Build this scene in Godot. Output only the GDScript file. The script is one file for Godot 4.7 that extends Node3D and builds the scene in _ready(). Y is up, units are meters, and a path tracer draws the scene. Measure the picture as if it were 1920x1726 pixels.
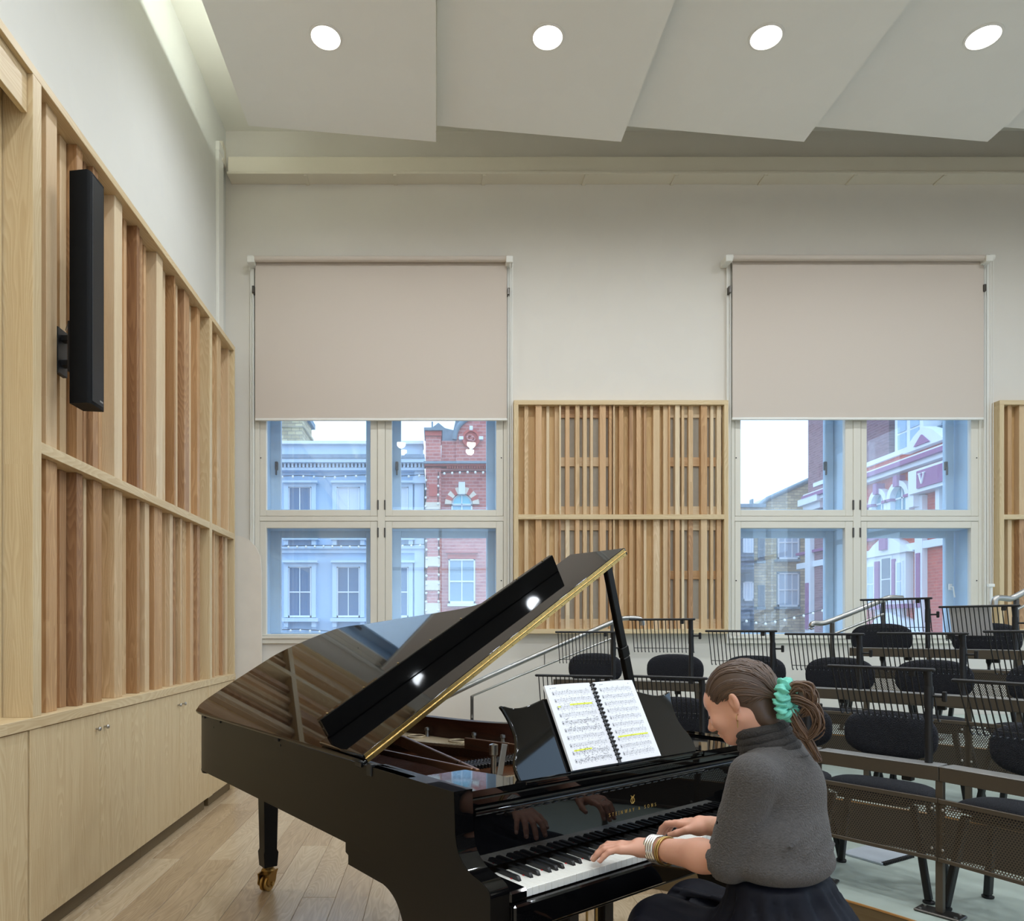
extends Node3D

# One corner of a rehearsal room: slatted left wall, back wall with two windows, grand piano, pianist, curved tiers.
# A pixel of the photograph at a depth z gives a point: pt(px, py, z). y is up, the camera looks along -z.
const F := 1320.0
const CX := 818.0
const CY := 1180.0
const H := 1.39
const ZB := 6.40        # depth of the back wall
const XW := -1.915      # plaster of the left wall
const XF := -1.763      # front of the panelling on the left wall

var M := {}
var rng := RandomNumberGenerator.new()


func pt(px: float, py: float, z: float) -> Vector3:
	return Vector3((px - CX) * z / F, H - (py - CY) * z / F, -z)


# ---------------------------------------------------------------- mesh building

class MB:
	var v := PackedVector3Array()
	var n := PackedVector3Array()
	var t := PackedVector2Array()

	func tri(a: Vector3, b: Vector3, c: Vector3, na: Vector3, nb: Vector3, nc: Vector3, ta := Vector2.ZERO, tb := Vector2.ZERO, tc := Vector2.ZERO) -> void:
		if (b - a).cross(c - a).dot(na + nb + nc) > 0.0:
			v.append_array([a, c, b]); n.append_array([na, nc, nb]); t.append_array([ta, tc, tb])
		else:
			v.append_array([a, b, c]); n.append_array([na, nb, nc]); t.append_array([ta, tb, tc])

	func quad(a: Vector3, b: Vector3, c: Vector3, d: Vector3, nn: Vector3, ta := Vector2.ZERO, tb := Vector2(1, 0), tc := Vector2(1, 1), td := Vector2(0, 1)) -> void:
		tri(a, b, c, nn, nn, nn, ta, tb, tc)
		tri(a, c, d, nn, nn, nn, ta, tc, td)

	func uv_of(p: Vector3, axis: int, grain: int, o: Vector2) -> Vector2:
		# v runs along the grain, u across it, both in metres
		var g := grain
		if axis == grain:
			g = (axis + 1) % 3
		var w := 3 - axis - g
		return Vector2(p[w], p[g]) + o

	func box(x: Transform3D, s: Vector3, bev := 0.0, grain := 1, o := Vector2.ZERO) -> void:
		var h := s / 2.0
		var e := minf(bev, minf(h.x, minf(h.y, h.z)) * 0.9)
		for ax in 3:
			var a1 := (ax + 1) % 3
			var a2 := (ax + 2) % 3
			for sg in [-1.0, 1.0]:
				var q := []
				for k in [[-1, -1], [1, -1], [1, 1], [-1, 1]]:
					var p := Vector3.ZERO
					p[ax] = sg * h[ax]
					p[a1] = k[0] * (h[a1] - e)
					p[a2] = k[1] * (h[a2] - e)
					q.append(p)
				var nn := Vector3.ZERO
				nn[ax] = sg
				quad(x * q[0], x * q[1], x * q[2], x * q[3], (x.basis * nn).normalized(), uv_of(q[0], ax, grain, o), uv_of(q[1], ax, grain, o), uv_of(q[2], ax, grain, o), uv_of(q[3], ax, grain, o))
		if e <= 0.0:
			return
		for ax in 3:          # twelve chamfers
			var a1 := (ax + 1) % 3
			var a2 := (ax + 2) % 3
			for s1 in [-1.0, 1.0]:
				for s2 in [-1.0, 1.0]:
					var p := [Vector3.ZERO, Vector3.ZERO, Vector3.ZERO, Vector3.ZERO]
					for k in 4:
						var w := Vector3.ZERO
						w[ax] = (h[ax] - e) * (-1.0 if k == 0 or k == 3 else 1.0)
						w[a1] = s1 * (h[a1] - (e if k >= 2 else 0.0))
						w[a2] = s2 * (h[a2] - (0.0 if k >= 2 else e))
						p[k] = w
					var nn := Vector3.ZERO
					nn[a1] = s1
					nn[a2] = s2
					quad(x * p[0], x * p[1], x * p[2], x * p[3], (x.basis * nn).normalized(), uv_of(p[0], a1, grain, o), uv_of(p[1], a1, grain, o), uv_of(p[2], a1, grain, o), uv_of(p[3], a1, grain, o))
		for sx in [-1.0, 1.0]:
			for sy in [-1.0, 1.0]:
				for sz in [-1.0, 1.0]:
					var d := Vector3(sx, sy, sz)
					var nn := (x.basis * d).normalized()
					tri(x * (d * Vector3(h.x, h.y - e, h.z - e)), x * (d * Vector3(h.x - e, h.y, h.z - e)), x * (d * Vector3(h.x - e, h.y - e, h.z)), nn, nn, nn)

	func bx(a: Vector3, b: Vector3, bev := 0.0, grain := 1, o := Vector2.ZERO) -> void:   # from corner to corner
		box(Transform3D(Basis(), (a + b) / 2.0), (b - a).abs(), bev, grain, o)

	func prism(poly: PackedVector2Array, depth: float, x: Transform3D, smooth := 35.0, o := Vector2.ZERO) -> void:
		# polygon in local xy, extruded from z = 0 to z = depth
		if Geometry2D.is_polygon_clockwise(poly) == false:
			pass
		var m := poly.size()
		var area := 0.0
		for i in m:
			area += poly[i].cross(poly[(i + 1) % m])
		var sgn := signf(area)
		var ix := Geometry2D.triangulate_polygon(poly)
		for k in range(0, ix.size(), 3):
			for side in 2:
				var z := depth if side else 0.0
				var nn := (x.basis * Vector3(0, 0, 1 if side else -1)).normalized() * signf(depth)
				var p := []
				for j in 3:
					p.append(x * Vector3(poly[ix[k + j]].x, poly[ix[k + j]].y, z))
				tri(p[0], p[1], p[2], nn, nn, nn, poly[ix[k]] + o, poly[ix[k + 1]] + o, poly[ix[k + 2]] + o)
		var nrm := []
		for i in m:
			var d := (poly[(i + 1) % m] - poly[i]).normalized()
			nrm.append(Vector2(d.y, -d.x) * sgn)
		var run := 0.0
		for i in m:
			var j := (i + 1) % m
			var n0: Vector2 = nrm[i]
			var n1: Vector2 = nrm[i]
			if absf(rad_to_deg(nrm[(i + m - 1) % m].angle_to(nrm[i]))) < smooth:
				n0 = (nrm[(i + m - 1) % m] + nrm[i]).normalized()
			if absf(rad_to_deg(nrm[j].angle_to(nrm[i]))) < smooth:
				n1 = (nrm[j] + nrm[i]).normalized()
			var l := poly[i].distance_to(poly[j])
			var a := x * Vector3(poly[i].x, poly[i].y, 0)
			var b := x * Vector3(poly[j].x, poly[j].y, 0)
			var c := x * Vector3(poly[j].x, poly[j].y, depth)
			var d2 := x * Vector3(poly[i].x, poly[i].y, depth)
			var w0 := (x.basis * Vector3(n0.x, n0.y, 0)).normalized()
			var w1 := (x.basis * Vector3(n1.x, n1.y, 0)).normalized()
			var fa := Vector2(0, run) + o
			var fb := Vector2(0, run + l) + o
			tri(a, b, c, w0, w1, w1, fa, fb, fb + Vector2(depth, 0))
			tri(a, c, d2, w0, w1, w0, fa, fb + Vector2(depth, 0), fa + Vector2(depth, 0))
			run += l

	func grid(p: Array, wrap_j := false, flip := false) -> void:   # p[i][j], smooth
		var ni := p.size()
		var nj: int = p[0].size()
		var nn := []
		for i in ni:
			var row := PackedVector3Array()
			for j in nj:
				var a: Vector3 = p[mini(i + 1, ni - 1)][j] - p[maxi(i - 1, 0)][j]
				var b: Vector3
				if wrap_j:
					b = p[i][(j + 1) % nj] - p[i][(j + nj - 1) % nj]
				else:
					b = p[i][mini(j + 1, nj - 1)] - p[i][maxi(j - 1, 0)]
				var c := a.cross(b)
				if c.length_squared() < 1e-16:      # a pole: go by the next ring
					var r := 1 if i < ni / 2 else ni - 2
					c = a.cross(p[r][(j + 1) % nj] - p[r][(j + nj - 1) % nj])
				if c.length_squared() < 1e-18:
					c = Vector3.UP
				row.append(-c.normalized() if flip else c.normalized())
			nn.append(row)
		for i in ni - 1:
			for j in (nj if wrap_j else nj - 1):
				var k := (j + 1) % nj
				var u0 := float(j) / nj
				var u1 := float(j + 1) / nj
				var v0 := float(i) / (ni - 1)
				var v1 := float(i + 1) / (ni - 1)
				tri(p[i][j], p[i][k], p[i + 1][k], nn[i][j], nn[i][k], nn[i + 1][k], Vector2(u0, v0), Vector2(u1, v0), Vector2(u1, v1))
				tri(p[i][j], p[i + 1][k], p[i + 1][j], nn[i][j], nn[i + 1][k], nn[i + 1][j], Vector2(u0, v0), Vector2(u1, v1), Vector2(u0, v1))

	func fan(ring: PackedVector3Array, nn: Vector3) -> void:
		var c := Vector3.ZERO
		for q in ring:
			c += q
		c /= ring.size()
		for i in ring.size():
			tri(c, ring[i], ring[(i + 1) % ring.size()], nn, nn, nn)

	func tube(path: PackedVector3Array, radii, seg := 8, squash := 1.0, up := Vector3.UP) -> void:
		var rings := []
		var m := path.size()
		for i in m:
			var d := (path[mini(i + 1, m - 1)] - path[maxi(i - 1, 0)]).normalized()
			var s := d.cross(up)
			if s.length() < 0.05:
				s = d.cross(Vector3.RIGHT if absf(d.x) < 0.9 else Vector3.BACK)
			s = s.normalized()
			var w := s.cross(d).normalized()
			var r: float = radii[i] if radii is Array or radii is PackedFloat32Array else radii
			var ring := PackedVector3Array()
			for k in seg:
				var a := TAU * k / seg
				ring.append(path[i] + s * cos(a) * r + w * sin(a) * r * squash)
			rings.append(ring)
		# grid() gives outward normals when (along x around) points out; check with one vertex
		var test: Vector3 = (rings[mini(1, m - 1)][0] - rings[0][0]).cross(rings[0][1] - rings[0][seg - 1])
		grid(rings, true, test.dot(rings[0][0] - path[0]) < 0.0)
		fan(rings[0], (path[0] - path[1]).normalized())
		fan(rings[m - 1], (path[m - 1] - path[m - 2]).normalized())

	func lathe(prof: PackedVector2Array, x: Transform3D, seg := 16) -> void:   # (r, y) from the bottom up
		var rings := []
		for q in prof:
			var ring := PackedVector3Array()
			for k in seg:
				var a := TAU * k / seg
				ring.append(x * Vector3(cos(a) * q.x, q.y, sin(a) * q.x))
			rings.append(ring)
		# hard edges: every band has its own normals
		for i in prof.size() - 1:
			var d := (prof[i + 1] - prof[i]).normalized()
			for k in seg:
				var k2 := (k + 1) % seg
				var a0 := TAU * k / seg
				var a1 := TAU * (k + 1) / seg
				var w0 := (x.basis * Vector3(cos(a0) * d.y, -d.x, sin(a0) * d.y)).normalized()
				var w1 := (x.basis * Vector3(cos(a1) * d.y, -d.x, sin(a1) * d.y)).normalized()
				tri(rings[i][k], rings[i][k2], rings[i + 1][k2], w0, w1, w1)
				tri(rings[i][k], rings[i + 1][k2], rings[i + 1][k], w0, w1, w0)

	func ball(c: Vector3, r: Vector3, seg := 12, b := Basis()) -> void:
		var rings := []
		for i in seg / 2 + 1:
			var th := PI * i / (seg / 2)
			var ring := PackedVector3Array()
			for k in seg:
				var a := TAU * k / seg
				ring.append(c + b * (Vector3(sin(th) * cos(a), cos(th), sin(th) * sin(a)) * r))
			rings.append(ring)
		for i in rings.size() - 1:
			for k in seg:
				var k2 := (k + 1) % seg
				var q := [rings[i][k], rings[i][k2], rings[i + 1][k2], rings[i + 1][k]]
				var w := []
				for p in q:
					var l: Vector3 = b.transposed() * (p - c) / r
					w.append((b * (l / r)).normalized())
				tri(q[0], q[1], q[2], w[0], w[1], w[2])
				tri(q[0], q[2], q[3], w[0], w[2], w[3])

	func mesh() -> ArrayMesh:
		var a := []
		a.resize(Mesh.ARRAY_MAX)
		a[Mesh.ARRAY_VERTEX] = v
		a[Mesh.ARRAY_NORMAL] = n
		a[Mesh.ARRAY_TEX_UV] = t
		var m := ArrayMesh.new()
		m.add_surface_from_arrays(Mesh.PRIMITIVE_TRIANGLES, a)
		return m


# a field of tapered capsules and ellipsoids joined by a smooth minimum, meshed as surface nets
class Field:
	var lo: Vector3
	var cell: float
	var d: Vector3i
	var f := PackedFloat32Array()
	var rs := 1.0      # scale of all radii

	func _init(a: Vector3, b: Vector3, c: float) -> void:
		lo = a
		cell = c
		d = Vector3i(ceili((b.x - a.x) / c) + 1, ceili((b.y - a.y) / c) + 1, ceili((b.z - a.z) / c) + 1)
		f.resize(d.x * d.y * d.z)
		f.fill(0.2)

	func span(a: Vector3, b: Vector3, m: float) -> Array:
		var i0 := Vector3i(((a - Vector3.ONE * m - lo) / cell).floor()).clamp(Vector3i.ZERO, d - Vector3i.ONE)
		var i1 := Vector3i(((b + Vector3.ONE * m - lo) / cell).ceil()).clamp(Vector3i.ZERO, d - Vector3i.ONE)
		return [i0, i1]

	func cap(a: Vector3, b: Vector3, ra_: float, rb_: float, k := 0.02, sub := false) -> void:
		var ra := ra_ * rs
		var rb := rb_ * rs
		var s := span(a.min(b), a.max(b), maxf(ra, rb) + k * 1.6 + cell * 2.0)
		var ab := b - a
		var l2 := maxf(ab.length_squared(), 1e-9)
		for z in range(s[0].z, s[1].z + 1):
			for y in range(s[0].y, s[1].y + 1):
				var at: int = (z * d.y + y) * d.x
				for x in range(s[0].x, s[1].x + 1):
					var p := lo + Vector3(x, y, z) * cell - a
					var h := clampf(p.dot(ab) / l2, 0.0, 1.0)
					var q := (p - ab * h).length() - lerpf(ra, rb, h)
					join(at + x, q, k, sub)

	func ell(c: Vector3, r_: Vector3, k := 0.02, b := Basis(), sub := false) -> void:
		var r := r_ * rs
		var m := maxf(r.x, maxf(r.y, r.z))
		var s := span(c, c, m + k * 1.6 + cell * 2.0)
		var bt := b.transposed()
		for z in range(s[0].z, s[1].z + 1):
			for y in range(s[0].y, s[1].y + 1):
				var at: int = (z * d.y + y) * d.x
				for x in range(s[0].x, s[1].x + 1):
					var p := bt * (lo + Vector3(x, y, z) * cell - c)
					var k0 := (p / r).length()
					var k1 := (p / (r * r)).length()
					join(at + x, k0 * (k0 - 1.0) / maxf(k1, 1e-6), k, sub)

	func join(i: int, q: float, k: float, sub: bool) -> void:
		var g := f[i]
		if sub:
			var h := maxf(k - absf(g + q), 0.0) / k
			f[i] = maxf(g, -q) + h * h * k * 0.25
		else:
			var h := maxf(k - absf(g - q), 0.0) / k
			f[i] = minf(g, q) - h * h * k * 0.25

	func cut(pl: Plane) -> void:      # keeps what lies under the plane
		for z in d.z:
			for y in d.y:
				for x in d.x:
					var i: int = (z * d.y + y) * d.x + x
					f[i] = maxf(f[i], pl.distance_to(lo + Vector3(x, y, z) * cell))

	func grad(p: Vector3i) -> Vector3:
		var q := p.clamp(Vector3i.ONE, d - Vector3i.ONE * 2)
		var i := (q.z * d.y + q.y) * d.x + q.x
		return Vector3(f[i + 1] - f[i - 1], f[i + d.x] - f[i - d.x], f[i + d.x * d.y] - f[i - d.x * d.y])

	func add_to(mb: MB, uvs := 1.0) -> void:
		var at := {}
		var sx := 1
		var sy := d.x
		var sz := d.x * d.y
		var off := [0, sx, sy, sx + sy, sz, sx + sz, sy + sz, sx + sy + sz]
		var corner := [Vector3(0, 0, 0), Vector3(1, 0, 0), Vector3(0, 1, 0), Vector3(1, 1, 0), Vector3(0, 0, 1), Vector3(1, 0, 1), Vector3(0, 1, 1), Vector3(1, 1, 1)]
		var edges := [[0, 1], [2, 3], [4, 5], [6, 7], [0, 2], [1, 3], [4, 6], [5, 7], [0, 4], [1, 5], [2, 6], [3, 7]]
		var pos := PackedVector3Array()
		var nor := PackedVector3Array()
		for z in d.z - 1:
			for y in d.y - 1:
				var i := z * sz + y * sy
				for x in d.x - 1:
					var k := i + x
					var s := f[k] < 0.0
					if (f[k + sx] < 0.0) == s and (f[k + sy] < 0.0) == s and (f[k + sz] < 0.0) == s and (f[k + sx + sy] < 0.0) == s and (f[k + sx + sz] < 0.0) == s and (f[k + sy + sz] < 0.0) == s and (f[k + sx + sy + sz] < 0.0) == s:
						continue
					var c := Vector3.ZERO
					var m := 0
					for e in edges:
						var a := f[k + off[e[0]]]
						var b := f[k + off[e[1]]]
						if (a < 0.0) != (b < 0.0):
							c += corner[e[0]].lerp(corner[e[1]], a / (a - b))
							m += 1
					at[k] = pos.size()
					pos.append(lo + (Vector3(x, y, z) + c / m) * cell)
					var g := (grad(Vector3i(x, y, z)) + grad(Vector3i(x + 1, y + 1, z + 1)) + grad(Vector3i(x + 1, y, z)) + grad(Vector3i(x, y + 1, z + 1)))
					nor.append(g.normalized())
		for z in range(1, d.z - 1):
			for y in range(1, d.y - 1):
				for x in range(1, d.x - 1):
					var k := z * sz + y * sy + x
					var s := f[k] < 0.0
					for ax in 3:
						var st: int = [sx, sy, sz][ax]
						if (f[k + st] < 0.0) == s:
							continue
						var u: int = [sy, sz, sx][ax]
						var w: int = [sz, sx, sy][ax]
						var q := [k, k - u, k - u - w, k - w]
						if not (at.has(q[0]) and at.has(q[1]) and at.has(q[2]) and at.has(q[3])):
							continue
						var a: int = at[q[0]]
						var b: int = at[q[1]]
						var c: int = at[q[2]]
						var e: int = at[q[3]]
						mb.tri(pos[a], pos[b], pos[c], nor[a], nor[b], nor[c], Vector2(pos[a].x + pos[a].z, pos[a].y) * uvs, Vector2(pos[b].x + pos[b].z, pos[b].y) * uvs, Vector2(pos[c].x + pos[c].z, pos[c].y) * uvs)
						mb.tri(pos[a], pos[c], pos[e], nor[a], nor[c], nor[e], Vector2(pos[a].x + pos[a].z, pos[a].y) * uvs, Vector2(pos[c].x + pos[c].z, pos[c].y) * uvs, Vector2(pos[e].x + pos[e].z, pos[e].y) * uvs)


# ---------------------------------------------------------------- naming and placing

func put(called: String, m, mat: Material, parent: Node = self, at := Transform3D()) -> MeshInstance3D:
	var o := MeshInstance3D.new()
	o.name = free_name(called, parent)
	o.mesh = m.mesh() if m is MB else m
	o.material_override = mat
	o.transform = at
	parent.add_child(o, true)
	return o


func free_name(called: String, parent: Node) -> String:
	var names: Dictionary = parent.get_meta("taken") if parent.has_meta("taken") else {}
	var k: int = names.get(called, 0)
	names[called] = k + 1
	parent.set_meta("taken", names)
	return called if k == 0 else "%s_%03d" % [called, k]


func thing(called: String, label: String, category: String, at := Transform3D(), group := "") -> Node3D:
	var o := Node3D.new()
	o.name = free_name(called, self)
	o.transform = at
	add_child(o, true)
	tag(o, label, category, group)
	return o


func tag(o: Node, label: String, category: String, group := "") -> void:
	o.set_meta("label", label)
	o.set_meta("category", category)
	if group:
		o.set_meta("group", group)


func structure(called: String, label: String, category: String) -> Node3D:
	var o := thing(called, label, category)
	o.set_meta("kind", "structure")
	return o


func copy(o: Node3D, at: Transform3D, label: String, group := "") -> Node3D:
	var c: Node3D = o.duplicate()
	c.name = free_name(str(o.name).rstrip("0123456789").trim_suffix("_"), self)
	c.transform = at
	add_child(c, true)
	c.set_meta("label", label)
	if group:
		c.set_meta("group", group)
	return c


func vec(list: Array) -> PackedVector2Array:
	var r := PackedVector2Array()
	for q in list:
		r.append(Vector2(q[0], q[1]))
	return r


func spline(list: Array, steps := 6) -> PackedVector3Array:     # Catmull-Rom through points
	var r := PackedVector3Array()
	var m := list.size()
	for i in m - 1:
		var a: Vector3 = list[maxi(i - 1, 0)]
		var b: Vector3 = list[i]
		var c: Vector3 = list[i + 1]
		var e: Vector3 = list[mini(i + 2, m - 1)]
		for k in steps:
			r.append(b.cubic_interpolate(c, a, e, float(k) / steps))
	r.append(list[m - 1])
	return r


func along(a: Vector3, b: Vector3, up := Vector3.UP) -> Transform3D:   # local y runs from a to b
	var y := (b - a).normalized()
	var x := y.cross(up)
	if x.length() < 0.01:
		x = y.cross(Vector3.RIGHT)
	x = x.normalized()
	return Transform3D(Basis(x, y, x.cross(y)), (a + b) / 2.0)


# ---------------------------------------------------------------- materials

func mat(c: Color, rough := 0.6, metal := 0.0) -> StandardMaterial3D:
	var m := StandardMaterial3D.new()
	m.albedo_color = c
	m.roughness = rough
	m.metallic = metal
	return m


func rgb8(r: int, g: int, b: int) -> Color:
	return Color(r / 255.0, g / 255.0, b / 255.0)


func wood_image(seed_: int, light: Color, dark: Color, rings: float, flat: float, wobble: float, w := 320, h := 1024) -> ImageTexture:
	# flat-sawn grain: rings of a leaning, wandering stem cut by a plane; v covers 4 m, u covers 0.6 m
	var r := RandomNumberGenerator.new()
	r.seed = seed_
	var ns := FastNoiseLite.new()
	ns.seed = seed_
	ns.frequency = 1.0
	ns.fractal_octaves = 2
	var ph := [r.randf() * TAU, r.randf() * TAU, r.randf() * TAU, r.randf() * TAU]
	var bytes := PackedByteArray()
	bytes.resize(w * h * 3)
	var base := PackedFloat32Array()
	for y in h:
		var t := float(y) / h * 4.0
		var lean := 0.10 * sin(t * 1.0 + ph[0]) + 0.05 * sin(t * 2.3 + ph[1]) + 0.012 * sin(t * 5.1 + ph[2])
		var shift := 0.015 * sin(t * 0.9 + ph[3]) + 0.006 * sin(t * 2.9 + ph[1])
		for x in w:
			var u := float(x) / w * 0.6
			var c := fposmod(u + shift, 0.2) - 0.1
			var q := sqrt(c * c + pow(0.03 + lean * flat, 2.0)) + wobble * ns.get_noise_2d(u * 9.0, t * 1.4) * 0.02
			var s := fposmod(q * rings, 1.0)
			var g := smoothstep(0.0, 0.75, s) * (1.0 - smoothstep(0.86, 1.0, s))
			var fine := ns.get_noise_2d(u * 420.0, t * 7.0) * 0.5 + 0.5
			var broad := ns.get_noise_2d(u * 14.0 + 40.0, t * 0.9) * 0.5 + 0.5
			var k := clampf(g * 0.46 + (fine - 0.5) * 0.42 + (broad - 0.5) * 0.6 + 0.12, 0.0, 1.0)
			var i := (y * w + x) * 3
			bytes[i] = int(lerpf(light.r, dark.r, k) * 255.0)
			bytes[i + 1] = int(lerpf(light.g, dark.g, k) * 255.0)
			bytes[i + 2] = int(lerpf(light.b, dark.b, k) * 255.0)
	return ImageTexture.create_from_image(Image.create_from_data(w, h, false, Image.FORMAT_RGB8, bytes))


func wood(tex: Texture2D, tint := Color.WHITE, rough := 0.5) -> StandardMaterial3D:
	var m := mat(tint, rough)
	m.albedo_texture = tex
	m.uv1_scale = Vector3(1.0 / 0.6, 1.0 / 4.0, 1)
	return m


func noise_tex(freq: float, c0: Color, c1: Color, octaves := 3, size := 256, seed_ := 3) -> NoiseTexture2D:
	var n := FastNoiseLite.new()
	n.seed = seed_
	n.frequency = freq
	n.fractal_octaves = octaves
	var t := NoiseTexture2D.new()
	t.width = size
	t.height = size
	t.seamless = true
	t.noise = n
	var g := Gradient.new()
	g.set_color(0, c0)
	g.set_color(1, c1)
	t.color_ramp = g
	return t


func mottled(c: Color, amount: float, rough: float, scale: float, freq := 0.02) -> StandardMaterial3D:
	var m := mat(Color.WHITE, rough)
	m.albedo_texture = noise_tex(freq, c.darkened(amount), c.lightened(amount * 0.6))
	m.uv1_triplanar = true
	m.uv1_world_triplanar = true
	m.uv1_scale = Vector3.ONE * scale
	return m


func brick_tex(c0: Color, c1: Color, mortar: Color, seed_: int) -> ImageTexture:
	# 8 x 16 bricks, 256 px, seen from across the street
	var r := RandomNumberGenerator.new()
	r.seed = seed_
	var im := Image.create(256, 256, false, Image.FORMAT_RGB8)
	im.fill(mortar)
	for row in 16:
		for k in 9:
			var c := c0.lerp(c1, r.randf())
			var x := k * 32 - (16 if row % 2 else 0)
			im.fill_rect(Rect2i(x + 1, row * 16 + 1, 30, 13), c)
	# the half brick at the seam carries one colour
	for row in range(1, 16, 2):
		var c := im.get_pixel(4, row * 16 + 6)
		im.fill_rect(Rect2i(241, row * 16 + 1, 15, 13), c)
	return ImageTexture.create_from_image(im)


func brick(tex: Texture2D, m_per := 1.8) -> StandardMaterial3D:
	var m := mat(Color.WHITE, 0.9)
	m.albedo_texture = tex
	m.uv1_triplanar = true
	m.uv1_world_triplanar = true
	m.uv1_scale = Vector3.ONE / m_per
	return m


func make_materials() -> void:
	var ash := [
		wood_image(11, rgb8(222, 200, 166), rgb8(194, 166, 128), 130.0, 0.35, 1.0),
		wood_image(12, rgb8(218, 192, 154), rgb8(180, 148, 108), 85.0, 1.0, 1.6),
		wood_image(13, rgb8(226, 210, 182), rgb8(204, 180, 146), 140.0, 0.2, 0.8),
		wood_image(14, rgb8(200, 168, 130), rgb8(154, 120, 88), 75.0, 1.1, 1.8)]
	M.ash = []
	for k in [[0, 255, 250, 246], [1, 255, 250, 244], [2, 255, 250, 242], [3, 245, 232, 220], [0, 246, 226, 208], [2, 246, 232, 214], [1, 240, 220, 200]]:
		M.ash.append(wood(ash[k[0]], rgb8(k[1], k[2], k[3]), 0.55))
	M.ash_dark = [wood(ash[3], rgb8(208, 186, 166), 0.55), wood(ash[1], rgb8(216, 192, 168), 0.55)]
	var veneer := wood_image(21, rgb8(222, 204, 170), rgb8(200, 174, 136), 95.0, 0.7, 1.2)
	M.veneer = wood(veneer, rgb8(252, 248, 238), 0.5)
	M.veneer_back = wood(veneer, rgb8(246, 224, 192), 0.55)
	M.pale_ply = mottled(rgb8(232, 222, 208), 0.03, 0.5, 0.8)
	M.oak = []
	for k in 4:
		M.oak.append(wood(wood_image(31 + k, [rgb8(202, 180, 148), rgb8(188, 164, 132), rgb8(210, 190, 160), rgb8(196, 172, 140)][k], [rgb8(166, 140, 106), rgb8(154, 128, 96), rgb8(178, 154, 120), rgb8(160, 134, 102)][k], 75.0, 1.2, 1.8, 256, 768), Color.WHITE, 0.3))
	for m in M.oak:
		m.clearcoat_enabled = true
		m.clearcoat = 0.5
		m.clearcoat_roughness = 0.16
	M.dark_riser = mat(rgb8(34, 31, 28), 0.7)
	M.riser = wood(ash[2], rgb8(122, 112, 90), 0.5)
	M.nosing = wood(ash[2], rgb8(206, 166, 112), 0.45)
	M.lino = mottled(rgb8(186, 198, 188), 0.05, 0.4, 0.9)
	M.wall = mottled(rgb8(222, 216, 206), 0.012, 0.85, 0.35)
	M.wall_left = mottled(rgb8(220, 219, 212), 0.012, 0.85, 0.35)
	M.ceiling = mat(rgb8(238, 236, 226), 0.9)
	M.panel = mottled(rgb8(242, 241, 236), 0.01, 0.8, 0.3)
	M.frame = mat(rgb8(222, 217, 204), 0.5)
	M.white = mat(rgb8(232, 230, 222), 0.45)
	M.outer = mat(rgb8(188, 212, 230), 0.5)
	M.trunk = mat(rgb8(222, 214, 196), 0.6)
	M.blind = mat(rgb8(206, 194, 182), 0.9)
	var weave := noise_tex(0.3, Color(0.42, 0.42, 0.42), Color(0.58, 0.58, 0.58), 2, 256, 8)
	M.blind.heightmap_enabled = false
	M.steel = mat(rgb8(176, 174, 170), 0.32, 1.0)
	M.dark_steel = mat(rgb8(96, 92, 88), 0.4, 1.0)
	M.black_paint = mat(rgb8(22, 22, 24), 0.45)
	M.black_plastic = mat(rgb8(18, 18, 19), 0.5)
	M.speaker = mat(rgb8(9, 10, 12), 0.55)
	M.speaker.metallic_specular = 0.25
	M.cloth = mat(rgb8(30, 31, 38), 0.95)
	M.cloth.rim_enabled = true
	M.cloth.rim = 0.1
	M.cloth.normal_enabled = true
	var wn := FastNoiseLite.new()
	wn.frequency = 0.25
	var wt := NoiseTexture2D.new()
	wt.width = 128
	wt.height = 128
	wt.seamless = true
	wt.as_normal_map = true
	wt.noise = wn
	M.cloth.normal_texture = wt
	M.cloth.uv1_triplanar = true
	M.cloth.uv1_scale = Vector3.ONE * 6.0
	M.bronze = mat(rgb8(86, 77, 65), 0.42, 0.3)
	M.desk_top = mat(rgb8(150, 148, 144), 0.35, 0.3)
	M.grey_panel = mottled(rgb8(176, 168, 154), 0.03, 0.9, 3.0)
	M.glass = mat(Color(0.8, 0.9, 1.0, 0.05), 0.0)
	M.glass.transparency = BaseMaterial3D.TRANSPARENCY_ALPHA
	M.lacquer = mat(rgb8(8, 8, 9), 0.03)
	M.lacquer.metallic_specular = 0.48
	M.satin = mat(rgb8(15, 13, 11), 0.32)
	M.satin.metallic_specular = 0.32
	M.brass = mat(rgb8(188, 158, 100), 0.34, 1.0)
	M.old_brass = mat(rgb8(150, 118, 66), 0.4, 1.0)
	M.ivory = mat(rgb8(238, 236, 228), 0.25)
	M.ivory_front = mat(rgb8(226, 218, 200), 0.4)
	M.ebony = mat(rgb8(16, 16, 17), 0.35)
	M.felt_red = mat(rgb8(190, 24, 30), 0.95)
	M.rim_inside = wood(ash[3], rgb8(92, 52, 40), 0.3)
	M.plate = mat(rgb8(206, 186, 152), 0.42, 0.35)
	M.strut = mat(rgb8(120, 84, 60), 0.35, 0.5)
	M.string = mat(rgb8(150, 140, 130), 0.35, 1.0)
	M.copper = mat(rgb8(140, 84, 56), 0.4, 1.0)
	M.soundboard = wood(ash[1], rgb8(150, 104, 74), 0.4)
	M.paper = mat(rgb8(240, 240, 244), 0.8)
	M.lamp = mat(Color.WHITE, 0.5)
	M.lamp.emission_enabled = true
	M.lamp.emission = Color(1.0, 0.97, 0.92)
	M.lamp.emission_energy_multiplier = 6.0
	M.lamp_ring = mat(rgb8(235, 233, 228), 0.4)
	M.strip = mat(Color.WHITE, 0.5)
	M.strip.emission_enabled = true
	M.strip.emission = Color(1.0, 0.97, 0.88)
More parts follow.
